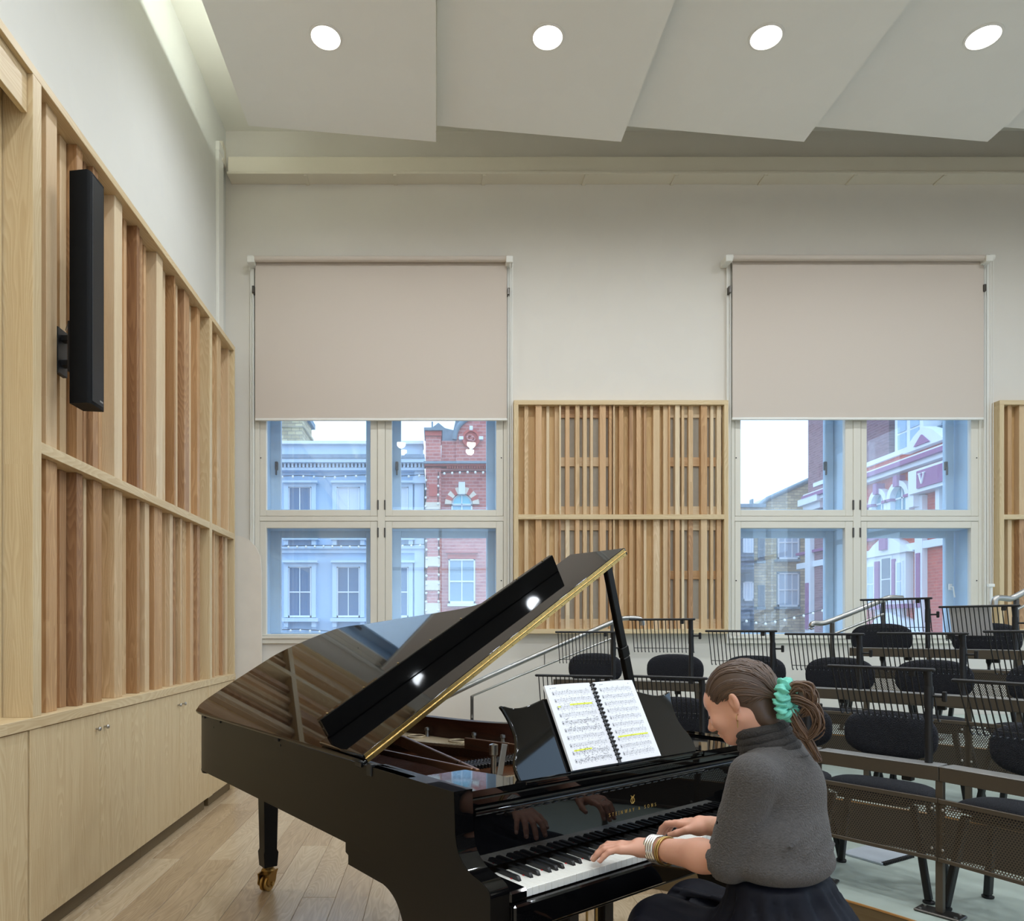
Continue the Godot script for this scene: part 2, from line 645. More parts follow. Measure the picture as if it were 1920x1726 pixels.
	M.strip.emission_energy_multiplier = 3.0


# ================================================================ the scene

func _ready() -> void:
	rng.seed = 5
	# ---- camera: level, facing the back wall, the lens shifted up and to the right
	var cam := Camera3D.new()
	cam.name = "camera"
	cam.projection = Camera3D.PROJECTION_FRUSTUM
	cam.keep_aspect = Camera3D.KEEP_HEIGHT
	cam.near = 0.1
	cam.far = 200.0
	cam.size = 1726.0 / F * cam.near
	cam.frustum_offset = Vector2((960.0 - CX) / F, (CY - 863.0) / F) * cam.near
	cam.position = Vector3(0, H, 0)
	add_child(cam)
	cam.current = true
	# ---- sky: a bright overcast day
	var we := WorldEnvironment.new()
	we.name = "environment"
	var e := Environment.new()
	var sm := ProceduralSkyMaterial.new()
	sm.sky_top_color = Color(0.74, 0.87, 1.0)
	sm.sky_horizon_color = Color(0.80, 0.91, 1.0)
	sm.ground_bottom_color = Color(0.5, 0.52, 0.55)
	sm.ground_horizon_color = Color(0.8, 0.84, 0.88)
	sm.sky_energy_multiplier = SKY
	sm.ground_energy_multiplier = SKY
	var sky := Sky.new()
	sky.sky_material = sm
	e.background_mode = Environment.BG_SKY
	e.sky = sky
	e.tonemap_mode = Environment.TONE_MAPPER_LINEAR
	e.tonemap_exposure = EXPOSURE
	e.sdfgi_enabled = true
	e.ssao_enabled = true
	e.ssil_enabled = true
	we.environment = e
	add_child(we)
	make_materials()
	# ---- large area lights: daylight from the windows behind the camera and the light lines over the panels
	area_lights()
	# ---- the room
	build_room()
	build_ceiling()
	build_windows()
	build_left_wall()
	build_back_panels()
	build_tiers()
	# ---- the things in it
	build_piano()
	build_person()
	build_seating()
	build_small_things()
	# ---- the street
	build_street()


const SKY := 1.6
const EXPOSURE := 1.0
const LAMP := 0.92


func area(called: String, at: Vector3, towards: Vector3, size: Vector2, energy: float, color: Color, up := Vector3.UP) -> void:
	var l := AreaLight3D.new()
	l.name = called
	l.area_size = size
	l.light_energy = energy
	l.light_color = color
	l.shadow_enabled = true
	add_child(l, true)
	l.look_at_from_position(at, at + towards, up)
	l.set("area_range", 20.0)


func area_lights() -> void:
	# the light line that lies on the first ceiling panel and washes the left wall and the ceiling
	area("cove_light", Vector3(-1.16, 5.478, -0.6), Vector3(-1.0, 0.35, 0.0), Vector2(9.6, 0.04), 5.0 * LAMP, Color(0.95, 1.0, 0.97))


# ---------------------------------------------------------------- room shell

func bxp(mb: MB, x0: float, y0: float, x1: float, y1: float, z0: float, z1: float, bev := 0.0, grain := 1) -> void:
	# a box whose face at depth z0 covers the pixels x0..x1, y0..y1 and which goes back to depth z1
	var a := pt(x0, y0, z0)
	var b := pt(x1, y1, z0)
	mb.bx(Vector3(a.x, b.y, -z1), Vector3(b.x, a.y, -z0), bev, grain, Vector2(rng.randf() * 3.0, rng.randf() * 1.3))


func build_room() -> void:
	var fl := structure("floor", "oak plank floor with wide boards running towards the windows", "floor")
	var sub := MB.new()
	sub.bx(Vector3(-2.2, -0.3, -6.8), Vector3(7.2, -0.021, 5.2))
	put("sub_floor", sub, M.riser, fl)
	# planks that the picture shows, each a board with eased edges; the rest of the floor is one mesh
	var rest := MB.new()
	var w := 0.172
	var x := -1.90
	var col := 0
	while x < 6.9:
		var z := 4.9
		z -= rng.randf() * 1.4
		var first := true
		var hi := 4.9
		while hi > -6.4:
			var lo := maxf(-6.4, z)
			if first:
				first = false
			var a := Vector3(x + 0.0006, -0.02, lo + 0.0006)
			var b := Vector3(minf(x + w, 6.99) - 0.0006, 0.0, hi - 0.0006)
			var seen := x < 1.6 and lo < -1.6 and hi > -6.4
			var o := Vector2(rng.randf() * 3.0, rng.randf() * 2.0)
			if seen:
				var m := MB.new()
				m.bx(a, b, 0.0018, 2, o)
				put("plank", m, M.oak[rng.randi() % 4], fl)
			else:
				rest.bx(a, b, 0.0, 2, o)
			hi = lo
			z = lo - 1.3 - rng.randf() * 1.0
		x += w
		col += 1
	put("far_planks", rest, M.oak[0], fl).set_meta("kind", "stuff")

	var wl := MB.new()
	wl.bx(Vector3(-2.2, -0.3, -6.8), Vector3(XW, 6.1, 5.2))
	var o := put("wall_left", wl, M.wall_left)
	o.set_meta("kind", "structure")
	tag(o, "off-white plaster wall on the left above the slatted panelling", "wall")
	var wr := MB.new()
	var zs := [-6.8, -5.6, -3.4, -2.2, 0.0, 1.2, 3.4, 5.2]
	for k in 7:
		if k % 2 == 0:
			wr.bx(Vector3(7.0, -0.3, zs[k]), Vector3(7.3, 6.1, zs[k + 1]))
		else:
			wr.bx(Vector3(7.0, -0.3, zs[k]), Vector3(7.3, 1.3, zs[k + 1]))
			wr.bx(Vector3(7.0, 4.6, zs[k]), Vector3(7.3, 6.1, zs[k + 1]))
	o = put("wall_right", wr, M.wall)
	o.set_meta("kind", "structure")
	tag(o, "plaster wall out of view on the right with three windows", "wall")
	var wf := MB.new()
	var fx := [-2.2, -1.2, 1.4, 2.6, 5.2, 7.3]
	for k in 5:
		if k % 2 == 0:
			wf.bx(Vector3(fx[k], -0.3, 5.0), Vector3(fx[k + 1], 6.1, 5.3))
		else:
			wf.bx(Vector3(fx[k], -0.3, 5.0), Vector3(fx[k + 1], 1.2, 5.3))
			wf.bx(Vector3(fx[k], 4.6, 5.0), Vector3(fx[k + 1], 6.1, 5.3))
	o = put("wall_front", wf, M.wall)
	o.set_meta("kind", "structure")
	tag(o, "plaster wall with two windows behind the camera", "wall")
	# back wall round two window openings
	var wb := MB.new()
	var z0 := -ZB - 0.36
	var z1 := -ZB
	var a1 := pt(482, 500, ZB)
	var b1 := pt(947, 1200, ZB)
	var a2 := pt(1375, 500, ZB)
	var b2 := pt(1841, 1200, ZB)
	wb.bx(Vector3(-2.2, -0.3, z0), Vector3(a1.x, 6.1, z1))
	wb.bx(Vector3(b1.x, -0.3, z0), Vector3(a2.x, 6.1, z1))
	wb.bx(Vector3(b2.x, -0.3, z0), Vector3(7.3, 6.1, z1))
	for k in [[a1, b1], [a2, b2]]:
		wb.bx(Vector3(k[0].x, -0.3, z0), Vector3(k[1].x, k[1].y, z1))
		wb.bx(Vector3(k[0].x, k[0].y, z0), Vector3(k[1].x, 6.1, z1))
	o = put("wall_back", wb, M.wall)
	o.set_meta("kind", "structure")
	tag(o, "warm white plaster wall at the back between and above the two windows", "wall")
	# cable trunking along the top of the back wall, with its brackets, and the white upright on the left wall
	var t := thing("cable_trunking", "long cream boxed cable trunking along the top of the back wall", "trunking")
	var m := MB.new()
	bxp(m, 427, 293, 2300, 323, 6.27, ZB, 0.006, 0)
	put("channel", m, M.trunk, t)
	m = MB.new()
	bxp(m, 425, 321, 2300, 325.5, 6.25, ZB, 0.002, 0)
	put("lip", m, M.trunk, t)
	for px in [572, 740, 908, 1100, 1269, 1437, 1605, 1773]:
		m = MB.new()
		bxp(m, px - 3, 325, px + 3, 329, 6.26, ZB)
		put("bracket", m, M.trunk, t)
	m = MB.new()
	m.bx(Vector3(XW, pt(0, 328, ZB).y, -6.30), Vector3(XW + 0.035, pt(0, 292, ZB).y, -6.20), 0.004)
	put("end_bracket", m, M.trunk, t)
	var u := thing("wall_conduit", "tall white rectangular conduit standing on the left wall in the corner", "conduit")
	m = MB.new()
	var zc := F * 1.915 / (CX - 404.0)
	var zd := F * 1.915 / (CX - 413.0)
	m.bx(Vector3(XW, 3.3, -zd), Vector3(XW + 0.03, 1.39 + (CY - 268.0) * zc / F, -zc), 0.003)
	put("channel", m, M.white, u)
	m = MB.new()
	m.bx(Vector3(XW, 1.39 + (CY - 268.0) * zc / F - 0.06, -zd - 0.004), Vector3(XW + 0.036, 1.39 + (CY - 266.0) * zc / F + 0.01, -zc + 0.004), 0.003)
	put("end_cap", m, M.white, u)


func build_ceiling() -> void:
	var c := MB.new()
	c.bx(Vector3(-2.2, 5.92, -6.8), Vector3(7.3, 6.1, 5.2))
	var o := put("ceiling", c, M.ceiling)
	o.set_meta("kind", "structure")
	tag(o, "plain cream ceiling above the hanging panels", "ceiling")
	var xr := [0.0, 1.488, 2.958, 4.433, 5.905, 6.98]
	var xl := [-1.514, 0.0, 1.488, 2.958, 4.433, 5.905]
	var names := ["leftmost hanging ceiling panel, beside the light line over the left wall", "hanging ceiling panel left of centre, over the middle wall panelling", "hanging ceiling panel right of centre, over the right window", "hanging ceiling panel at the right, with the lamp nearest the right edge", "hanging ceiling panel cut off by the right edge of the view", "hanging ceiling panel out of view at the far right"]
	for k in 6:
		var p := thing("ceiling_panel", "large flat grey " + names[k], "ceiling panel")
		var m := MB.new()
		var hl := 5.44
		var hr := 5.31
		var run: float = xr[k] - xl[k]
		if k == 5:
			hr = 5.35
		var poly := PackedVector2Array([Vector2(xl[k] + 0.004, hl), Vector2(xr[k] - 0.002, hr), Vector2(xr[k] - 0.002, hr + 0.032), Vector2(xl[k] + 0.004, hl + 0.032)])
		m.prism(poly, 10.4, Transform3D(Basis(), Vector3(0, 0, -5.66)))
		put("board", m, M.panel, p)
		for j in 4:          # hangers up to the ceiling
			var r := MB.new()
			for s in [0.2, 0.8]:
				var x := lerpf(xl[k], xr[k], s)
				var y := lerpf(hl, hr, s) + 0.03
				var z := -5.0 + j * 2.9
				r.tube(PackedVector3Array([Vector3(x, y, z), Vector3(x, 5.92, z)]), 0.004, 6)
			put("hanger", r, M.steel, p)
	# the light line lying on the first panel
	var s := MB.new()
	s.bx(Vector3(-1.12, 5.452, -5.5), Vector3(-1.08, 5.49, 4.3))
	s.bx(Vector3(-1.10, 5.44, -5.5), Vector3(-1.07, 5.452, 4.3))
	var st := thing("strip_light", "long LED strip light on the first ceiling panel, hidden from below", "strip light")
	put("diffuser", s, M.strip, st)
	# downlights: one row in view, three rows nearer the camera and out of the frame
	var lx := [-0.743, 0.750, 2.219, 3.681, 5.16]
	var lpx := ["leftmost round downlight, in the first ceiling panel", "second round downlight from the left, over the middle wall panelling", "third round downlight from the left, over the right window", "rightmost round downlight in view, near the top right corner", "round downlight just out of view on the right"]
	for row in 4:
		for k in 5:
			var z := -4.735 + row * 2.3
			var fr: float = (lx[k] - xl[k]) / (xr[k] - xl[k])
			var y := lerpf(5.44, 5.31, fr)
			var tilt := Basis(Vector3(0, 0, 1), -atan2(0.13, xr[k] - xl[k]))
			var d := thing("downlight", lpx[k] if row == 0 else "round downlight out of view, %s row from the windows, %s from the left" % [["first", "second", "third", "fourth"][row], ["first", "second", "third", "fourth", "fifth"][k]], "ceiling light", Transform3D(tilt, Vector3(lx[k], y, z)), "round white downlights in the ceiling panels")
			if row > 0:
				d.set_meta("group", "downlights out of view nearer the camera")
			var ring := MB.new()
			ring.lathe(PackedVector2Array([Vector2(0.098, -0.0015), Vector2(0.098, -0.008), Vector2(0.112, -0.006), Vector2(0.114, 0.002)]), Transform3D(), 40)
			put("trim_ring", ring, M.lamp_ring, d)
			var disc := MB.new()
			disc.lathe(PackedVector2Array([Vector2(0.0, -0.004), Vector2(0.0985, -0.003)]), Transform3D(), 40)
			put("lamp_face", disc, M.lamp, d)
			var l := SpotLight3D.new()
			l.name = "lamp_light"
			l.spot_angle = 86.0
			l.spot_angle_attenuation = 0.85
			l.spot_range = 20.0
			l.spot_attenuation = 2.0
			l.light_size = 0.09
			l.light_color = Color(0.93, 0.96, 0.99)
			l.light_energy = 2.45 * LAMP
			l.shadow_enabled = true
			l.position = Vector3(0, -0.03, 0)
			l.rotation_degrees = Vector3(-90, 0, 0)
			d.add_child(l)


# ---------------------------------------------------------------- windows

func one_window(n: int, fl: float, fr: float, s0: float, m0: float, m1: float, s1: float, g: Array, label: String) -> void:
	var win := structure("window_%d" % n, label, "window")
	var y := [500.0, 967.6, 976.6, 1192.0]
	var zf := 6.388
	var m := MB.new()
	bxp(m, fl, 492, s0, 1206, zf, 6.50, 0.003)
	bxp(m, s1, 492, fr, 1206, zf, 6.50, 0.003)
	bxp(m, m0, 500, m1, 1192, zf, 6.50, 0.002)
	bxp(m, s0, y[1], m0, y[2], zf, 6.50, 0.002, 0)
	bxp(m, m1, y[1], s1, y[2], zf, 6.50, 0.002, 0)
	bxp(m, s0, 492, s1, 503, zf, 6.50, 0.002, 0)
	put("frame", m, M.frame, win)
	m = MB.new()
	bxp(m, fl - 4, 1192, fr + 4, 1197, 6.36, 6.50, 0.003, 0)
	bxp(m, fl - 2, 1197, fr + 2, 1206, 6.372, 6.42, 0.003, 0)
	put("sill", m, M.frame, win)
	m = MB.new()
	bxp(m, fr, 480, fr + 4.5, 1206, 6.375, ZB, 0.002)
	bxp(m, fr + 5.5, 480, fr + 9.5, 1206, 6.38, ZB, 0.002)
	bxp(m, fl - 9, 480, fl - 1, 1206, 6.38, ZB, 0.002)
	put("casing", m, M.white, win)
	# four sashes; the upper pair goes on behind the blind
	for k in 4:
		var left := k % 2 == 0
		var up := k < 2
		var a: float = s0 if left else m1
		var b: float = m0 if left else s1
		var ga: float = g[0] if left else g[2]
		var gb: float = g[1] if left else g[3]
		var t: float = 503.0 if up else y[2]
		var bt: float = y[1] if up else y[3]
		var gt: float = 516.0 if up else 989.6
		var gbt: float = 955.8 if up else 1188.3
		var s := Node3D.new()
		m = MB.new()
		var e := 0.5
		bxp(m, a + e, t + e, ga, bt - e, 6.392, 6.44, 0.003)
		bxp(m, gb, t + e, b - e, bt - e, 6.392, 6.44, 0.003)
		bxp(m, ga, t + e, gb, gt, 6.392, 6.44, 0.003, 0)
		bxp(m, ga, gbt, gb, bt - e, 6.392, 6.44, 0.003, 0)
		var so := put("sash", m, M.frame, win)
		m = MB.new()
		bxp(m, ga - 1, gt - 1, gb + 1, gbt + 1, 6.414, 6.418)
		put("pane", m, M.glass, so)
		for yy in ([946.0] if up else [998.0]):
			m = MB.new()
			var hx: float = m0 + 0.6 if left else m1 - 0.6
			bxp(m, hx - 1.4, yy - 9, hx + 1.4, yy + 9, 6.383, 6.392, 0.001)
			put("hinge", m, M.dark_steel, so)
		m = MB.new()
		var sx: float = s0 + 2.5 if left else s1 - 4.0
		m.ball(pt(sx, 858.0 if up else 1088.0, 6.39), Vector3(0.006, 0.006, 0.003), 8)
		put("screw", m, M.black_plastic, so)
	# the deep reveal and the outer window
	m = MB.new()
	bxp(m, g[1] + 1, 500, g[2] - 1, 1192, 6.50, 6.74)
	bxp(m, s0, 955, s1, 990, 6.50, 6.74)
	bxp(m, fl, 500, g[0] - 0.5, 1197, 6.50, 6.74)
	bxp(m, g[3] + 0.5, 500, fr, 1197, 6.50, 6.74)
	bxp(m, fl, 1188, fr, 1197, 6.50, 6.74)
	bxp(m, fl, 496, fr, 510, 6.50, 6.74)
	put("reveal", m, M.outer, win)
	for k in 4:
		var left := k % 2 == 0
		var up := k < 2
		var p0 := pt(g[0] if left else g[2], 510.0 if up else 989.6, ZB)
		var p1 := pt(g[1] if left else g[3], 955.8 if up else 1188.3, ZB)
		var w := 0.068 if n == 1 else 0.02
		var th := 0.05
		var ex := 0.06
		m = MB.new()
		m.bx(Vector3(p0.x - ex, p1.y, -6.74), Vector3(p0.x + w, p0.y + ex, -6.69), 0.006)
		m.bx(Vector3(p1.x - w, p1.y, -6.74), Vector3(p1.x + ex, p0.y + ex, -6.69), 0.006)
		m.bx(Vector3(p0.x + w, p0.y - th, -6.74), Vector3(p1.x - w, p0.y + ex, -6.69), 0.006)
		m.bx(Vector3(p0.x + w, p1.y, -6.74), Vector3(p1.x - w, p1.y + 0.012, -6.69), 0.004)
		var os := put("outer_sash", m, M.outer, win)
		m = MB.new()
		m.bx(Vector3(p0.x + w, p1.y + 0.01, -6.72), Vector3(p1.x - w, p0.y - th, -6.716))
		put("pane", m, M.glass, os)
		if up:
			m = MB.new()
			var lx: float = p0.x + 0.03 if n == 1 else p1.x - 0.03
			var ly := pt(0, 872, 6.65).y
			m.bx(Vector3(lx - 0.014, ly - 0.04, -6.69), Vector3(lx + 0.014, ly + 0.04, -6.665), 0.004)
			m.bx(Vector3(lx - 0.007, ly - 0.09, -6.672), Vector3(lx + 0.007, ly - 0.01, -6.652), 0.004)
			put("latch", m, M.dark_steel, os)
		elif n == 2 and not left:
			m = MB.new()
			var q := pt(1783, 1100, 6.66)
			m.bx(q + Vector3(-0.015, -0.03, -0.02), q + Vector3(0.015, 0.03, 0.0), 0.004)
			m.tube(PackedVector3Array([q + Vector3(0, 0, 0.0), q + Vector3(0.0, 0.0, 0.03), q + Vector3(0.01, -0.1, 0.035)]), 0.007, 8)
			put("handle", m, M.white, os)


func build_windows() -> void:
	one_window(1, 477.7, 951.0, 486.4, 708.0, 721.9, 944.0, [499.4, 694.4, 734.9, 930.4], "left cream casement window of four panes, with the pale blue facade outside")
	one_window(2, 1371.5, 1845.0, 1377.8, 1600.0, 1614.0, 1835.5, [1389.0, 1585.0, 1625.5, 1821.0], "right cream casement window of four panes, behind the music stands")
	for k in 3:
		var w := structure("window_%d" % (k + 3), ["right wall window nearest the back wall, out of view", "right wall window in the middle, out of view", "right wall window nearest the camera, out of view"][k], "window")
		var z := -5.6 + k * 3.4
		var m := MB.new()
		for s in [0.0, 1.06, 2.12]:
			m.bx(Vector3(7.1, 1.3, z + s), Vector3(7.18, 4.6, z + s + 0.08), 0.004)
		for s in [1.3, 2.9, 4.52]:
			m.bx(Vector3(7.105, s, z + 0.08), Vector3(7.175, s + 0.08, z + 1.06), 0.004)
			m.bx(Vector3(7.105, s, z + 1.14), Vector3(7.175, s + 0.08, z + 2.12), 0.004)
		put("frame", m, M.frame, w)
		m = MB.new()
		m.bx(Vector3(7.135, 1.3, z), Vector3(7.139, 4.6, z + 2.2))
		put("pane", m, M.glass, w)
	for k in 2:
		var w := structure("window_%d" % (k + 6), ["window behind the camera, on the left", "window behind the camera, on the right"][k], "window")
		var x := -1.2 + k * 3.8
		var m := MB.new()
		for s in [0.0, 1.26, 2.52]:
			m.bx(Vector3(x + s, 1.2, 5.1), Vector3(x + s + 0.08, 4.6, 5.18), 0.004)
		for s in [1.2, 2.9, 4.52]:
			m.bx(Vector3(x + 0.08, s, 5.105), Vector3(x + 1.26, s + 0.08, 5.175), 0.004)
			m.bx(Vector3(x + 1.34, s, 5.105), Vector3(x + 2.52, s + 0.08, 5.175), 0.004)
		put("frame", m, M.frame, w)
		m = MB.new()
		m.bx(Vector3(x, 1.2, 5.135), Vector3(x + 2.6, 4.6, 5.139))
		put("pane", m, M.glass, w)
	# roller blinds
	for k in 2:
		var d: Array = [[478.5, 950.5, 490.0, 783.5, 463.0, 962.0, 541.0, 545.0], [1373.5, 1844.5, 488.0, 782.0, 1361.0, 1863.0, 541.0, 538.0]][k]
		var b := thing("roller_blind", ["beige roller blind half drawn over the left window", "beige roller blind half drawn over the right window"][k], "blind")
		var zr := 6.31
		var m := MB.new()
		bxp(m, d[0], d[2], d[1], d[3], 6.345, 6.347)
		put("fabric", m, M.blind, b)
		m = MB.new()
		var r0 := pt(d[4] + 9, d[2] - 4.5, zr)
		var r1 := pt(d[5] - 10, d[2] - 4.5, zr)
		m.tube(PackedVector3Array([r0, r1]), 0.026, 16)
		put("roller", m, M.blind, b)
		m = MB.new()
		bxp(m, d[0] - 0.5, d[3], d[1] + 0.5, d[3] + 4.5, 6.337, 6.357, 0.003, 0)
		put("hem_bar", m, M.white, b)
		for s in 2:
			m = MB.new()
			var x0: float = d[4] if s == 0 else d[5] - 13
			bxp(m, x0, d[2] - 11, x0 + 13, d[2] + 1, 6.27, ZB, 0.004)
			m.tube(PackedVector3Array([pt(x0 + 2, d[2] - 4.5, 6.30), pt(x0 + 12, d[2] - 4.5, 6.30)]), 0.03, 16)
			put("bracket", m, M.white, b)
			m = MB.new()
			var wx: float = d[0] - 4.2 if s == 0 else d[1] + 3.0
			bxp(m, wx - 2.0, d[6 + s] - 6, wx + 2.5, d[6 + s] + 7, 6.33, 6.39, 0.002)
			put("clip", m, M.dark_steel, b)
			m = MB.new()
			m.tube(PackedVector3Array([pt(wx, d[6 + s], 6.35), pt(wx, 1188, 6.35)]), 0.004, 6)
			put("guide_wire", m, M.white, b)
		m = MB.new()
		for s in [-2.5, 2.5]:
			m.tube(PackedVector3Array([pt(d[5] - 3 + s, d[2], 6.29), pt(d[5] - 3 + s * 0.6, 1100, 6.30)]), 0.003, 6)
		put("pull_chain", m, M.white, b)
		m = MB.new()
		bxp(m, d[5] - 9, 1094, d[5] + 3, 1100, 6.285, 6.31, 0.003)
		bxp(m, d[5] - 5, 1100, d[5] - 1, 1128, 6.29, 6.31, 0.003)
		put("chain_guide", m, M.white, b)


# ---------------------------------------------------------------- panelling of the left wall

func zl(px: float, x := -XF) -> float:   # depth at which a point of the plane at x meets the pixel column
	return F * x / (CX - px)


func ash(dark := false) -> Material:
	if dark:
		return M.ash_dark[rng.randi() % 2]
	return M.ash[rng.randi() % M.ash.size()]


func build_left_wall() -> void:
	var h_top := 3.863
	var h_up := 3.821
	var p := thing("slatted_wall_panelling", "tall ash panelling of upright slats of varying depth along the left wall", "wall panelling")
	var m := MB.new()
	# back board, top, middle rail
	m = MB.new()
	m.bx(Vector3(XW + 0.002, 1.006, -6.16), Vector3(-1.872, h_up, -3.10), 0.0, 1)
	put("back_board", m, M.veneer_back, p)
	m = MB.new()
	m.bx(Vector3(XW + 0.002, h_up, -6.168), Vector3(XF, h_top, 1.0), 0.0015, 2, Vector2(0.2, 0.5))
	put("top_rail", m, M.veneer, p)
	for seg in [[3.145, 5.482], [5.541, 6.139]]:
		m = MB.new()
		m.bx(Vector3(XW + 0.04, 2.177, -seg[1]), Vector3(XF, 2.228, -seg[0]), 0.0015, 2, Vector2(0.9, 0.7))
		put("middle_rail", m, M.veneer, p)
	for q in [[62.0, 78.0], [393.5, 398.0], [438.9, 440.7]]:
		m = MB.new()
		m.bx(Vector3(XW + 0.002, 1.006, -zl(q[1])), Vector3(XF, h_up, -zl(q[0])), 0.0015, 1, Vector2(q[0], 0.3))
		put("upright", m, M.veneer, p)
	m = MB.new()     # fascia over the recess nearest the camera
	m.bx(Vector3(-1.814, 3.647, -3.076), Vector3(-1.788, h_up, 1.0), 0.0015, 2, Vector2(0.4, 0.2))
	put("fascia", m, M.veneer, p)
	m = MB.new()
	m.bx(Vector3(XW + 0.002, 1.006, -3.07), Vector3(XW + 0.02, 3.82, 1.0), 0.0, 1)
	put("recess_back", m, M.veneer, p)
	# slats: near and far edge of the front face in pixels, depth class
	var f := -1.80
	var r := -1.83
	var q := -1.848
	var upper := [[86.9, 107.1, f], [112.5, 124.6, q], [144.1, 155.0, f, 1], [157.3, 162.2, r], [174.7, 184.2, f], [185.5, 190.7, r], [214.7, 229.4, f], [232.4, 237.6, q], [257.0, 261.9, f, 1], [262.6, 267.4, r], [269.7, 273.9, q], [293.8, 305.3, f], [305.9, 310.0, q], [326.7, 329.4, f, 1], [329.9, 333.0, r], [345.8, 354.9, f], [355.3, 359.0, q], [369.9, 375.0, f], [383.2, 385.4, r], [406.9, 414.2, f], [427.9, 430.7, f]]
	var lower := [[86.9, 107.1, f], [112.5, 124.6, q], [144.1, 155.0, f, 1], [157.3, 162.2, r], [175.5, 191.0, f, 1], [214.7, 229.4, f], [230.0, 236.5, q], [257.0, 262.0, f, 1], [262.8, 271.4, r], [272.0, 280.0, f], [283.8, 287.8, r], [289.6, 304.2, f], [310.2, 313.9, r], [318.8, 324.3, f], [325.8, 329.4, r], [338.5, 342.2, f], [343.4, 355.0, r], [356.8, 361.3, f], [361.9, 368.0, r], [369.9, 375.0, f], [380.0, 382.7, r], [400.6, 403.0, f], [403.8, 413.9, r], [417.0, 419.0, f], [422.8, 426.5, f]]
	for set_ in 2:
		for s in (upper if set_ == 0 else lower):
			var x: float = s[2]
			m = MB.new()
			var y0 := 2.228 if set_ == 0 else 1.006
			var y1 := h_up if set_ == 0 else 2.177
			m.bx(Vector3(-1.873, y0, -zl(s[1], -x)), Vector3(x, y1, -zl(s[0], -x)), 0.002, 1, Vector2(rng.randf() * 3.0, rng.randf() * 1.2))
			put("slat", m, ash(s.size() > 3), p)
	# continuous worktop over the cupboards
	var wt := thing("worktop", "long pale ash worktop ledge between the slats and the cupboards", "worktop")
	m = MB.new()
	m.bx(Vector3(XW + 0.002, 0.956, -6.168), Vector3(-1.757, 1.006, 1.0), 0.002, 2, Vector2(0.5, 0.3))
	put("board", m, M.veneer, wt)
	# cupboards
	var units := [[[-200.0, -70.0, 55.0], "pale ash cupboard at the left edge, nearest the camera", 1], [[78.0, 189.3, 274.6], "pale ash double cupboard nearest the camera, with two knobs", 0], [[274.6, 339.0, 391.5], "pale ash double cupboard behind the piano tail, with two knobs", 0], [[399.0, 438.7], "narrow pale ash cupboard at the far end of the left wall", 1]]
	for u in units:
		var d: Array = u[0]
		var c := thing("cupboard", u[1], "cupboard", Transform3D(), "ash cupboards along the left wall")
		var z0 := zl(d[0])
		var z1 := zl(d[d.size() - 1])
		m = MB.new()
		m.bx(Vector3(XW + 0.002, 0.087, -z1 + 0.001), Vector3(-1.792, 0.955, -z0 - 0.001), 0.0, 1)
		put("body", m, M.veneer_back, c)
		m = MB.new()
		m.bx(Vector3(XW + 0.002, 0.0, -z1 + 0.001), Vector3(-1.80, 0.087, -z0 - 0.001), 0.001, 2)
		put("plinth", m, M.riser, c)
		for k in d.size() - 1:
			m = MB.new()
			m.bx(Vector3(-1.791, 0.089, -zl(d[k + 1]) + 0.0015), Vector3(-1.768, 0.952, -zl(d[k]) - 0.0015), 0.0012, 1, Vector2(d[k] * 0.013, 0.4 + k * 0.8))
			var door := put("door", m, M.veneer, c)
			if u[2] == 0:
				var zk: float = -zl(d[1]) + (0.045 if k == 0 else -0.045)
				m = MB.new()
				m.lathe(PackedVector2Array([Vector2(0.005, 0), Vector2(0.005, 0.012), Vector2(0.011, 0.016), Vector2(0.012, 0.022), Vector2(0.009, 0.027), Vector2(0.0, 0.028)]), Transform3D(Basis(Vector3(0, 0, 1), -PI / 2), Vector3(-1.768, 0.875, zk)), 14)
				put("knob", m, M.steel, door)
	for qq in [[57.0, 78.0], [391.5, 399.0], [438.9, 440.7]]:
		m = MB.new()
		m.bx(Vector3(XW + 0.002, 0.0 if qq[0] > 400.0 else 0.087, -zl(qq[1])), Vector3(-1.764, 0.955, -zl(qq[0])), 0.0015, 1, Vector2(qq[0], 0.1))
		put("lower_upright", m, M.veneer, p)
	# pale board that closes the panelling against the back wall
	var rb := thing("end_board", "pale smooth ply board between the panelling and the left window", "board")
	m = MB.new()
	var poly := PackedVector2Array()
	for k in [[438.0, 1003.0], [452.0, 1005.0], [466.0, 1011.0], [479.0, 1024.0], [488.0, 1043.0], [490.5, 1075.0], [490.5, 1500.0], [438.0, 1500.0]]:
		var w := pt(k[0], k[1], 6.34)
		poly.append(Vector2(w.x, maxf(w.y, 0.001)))
	m.prism(poly, 0.02, Transform3D(Basis(), Vector3(0, 0, -6.36)), 35.0, Vector2(2.0, 0.0))
	put("board", m, M.pale_ply, rb)


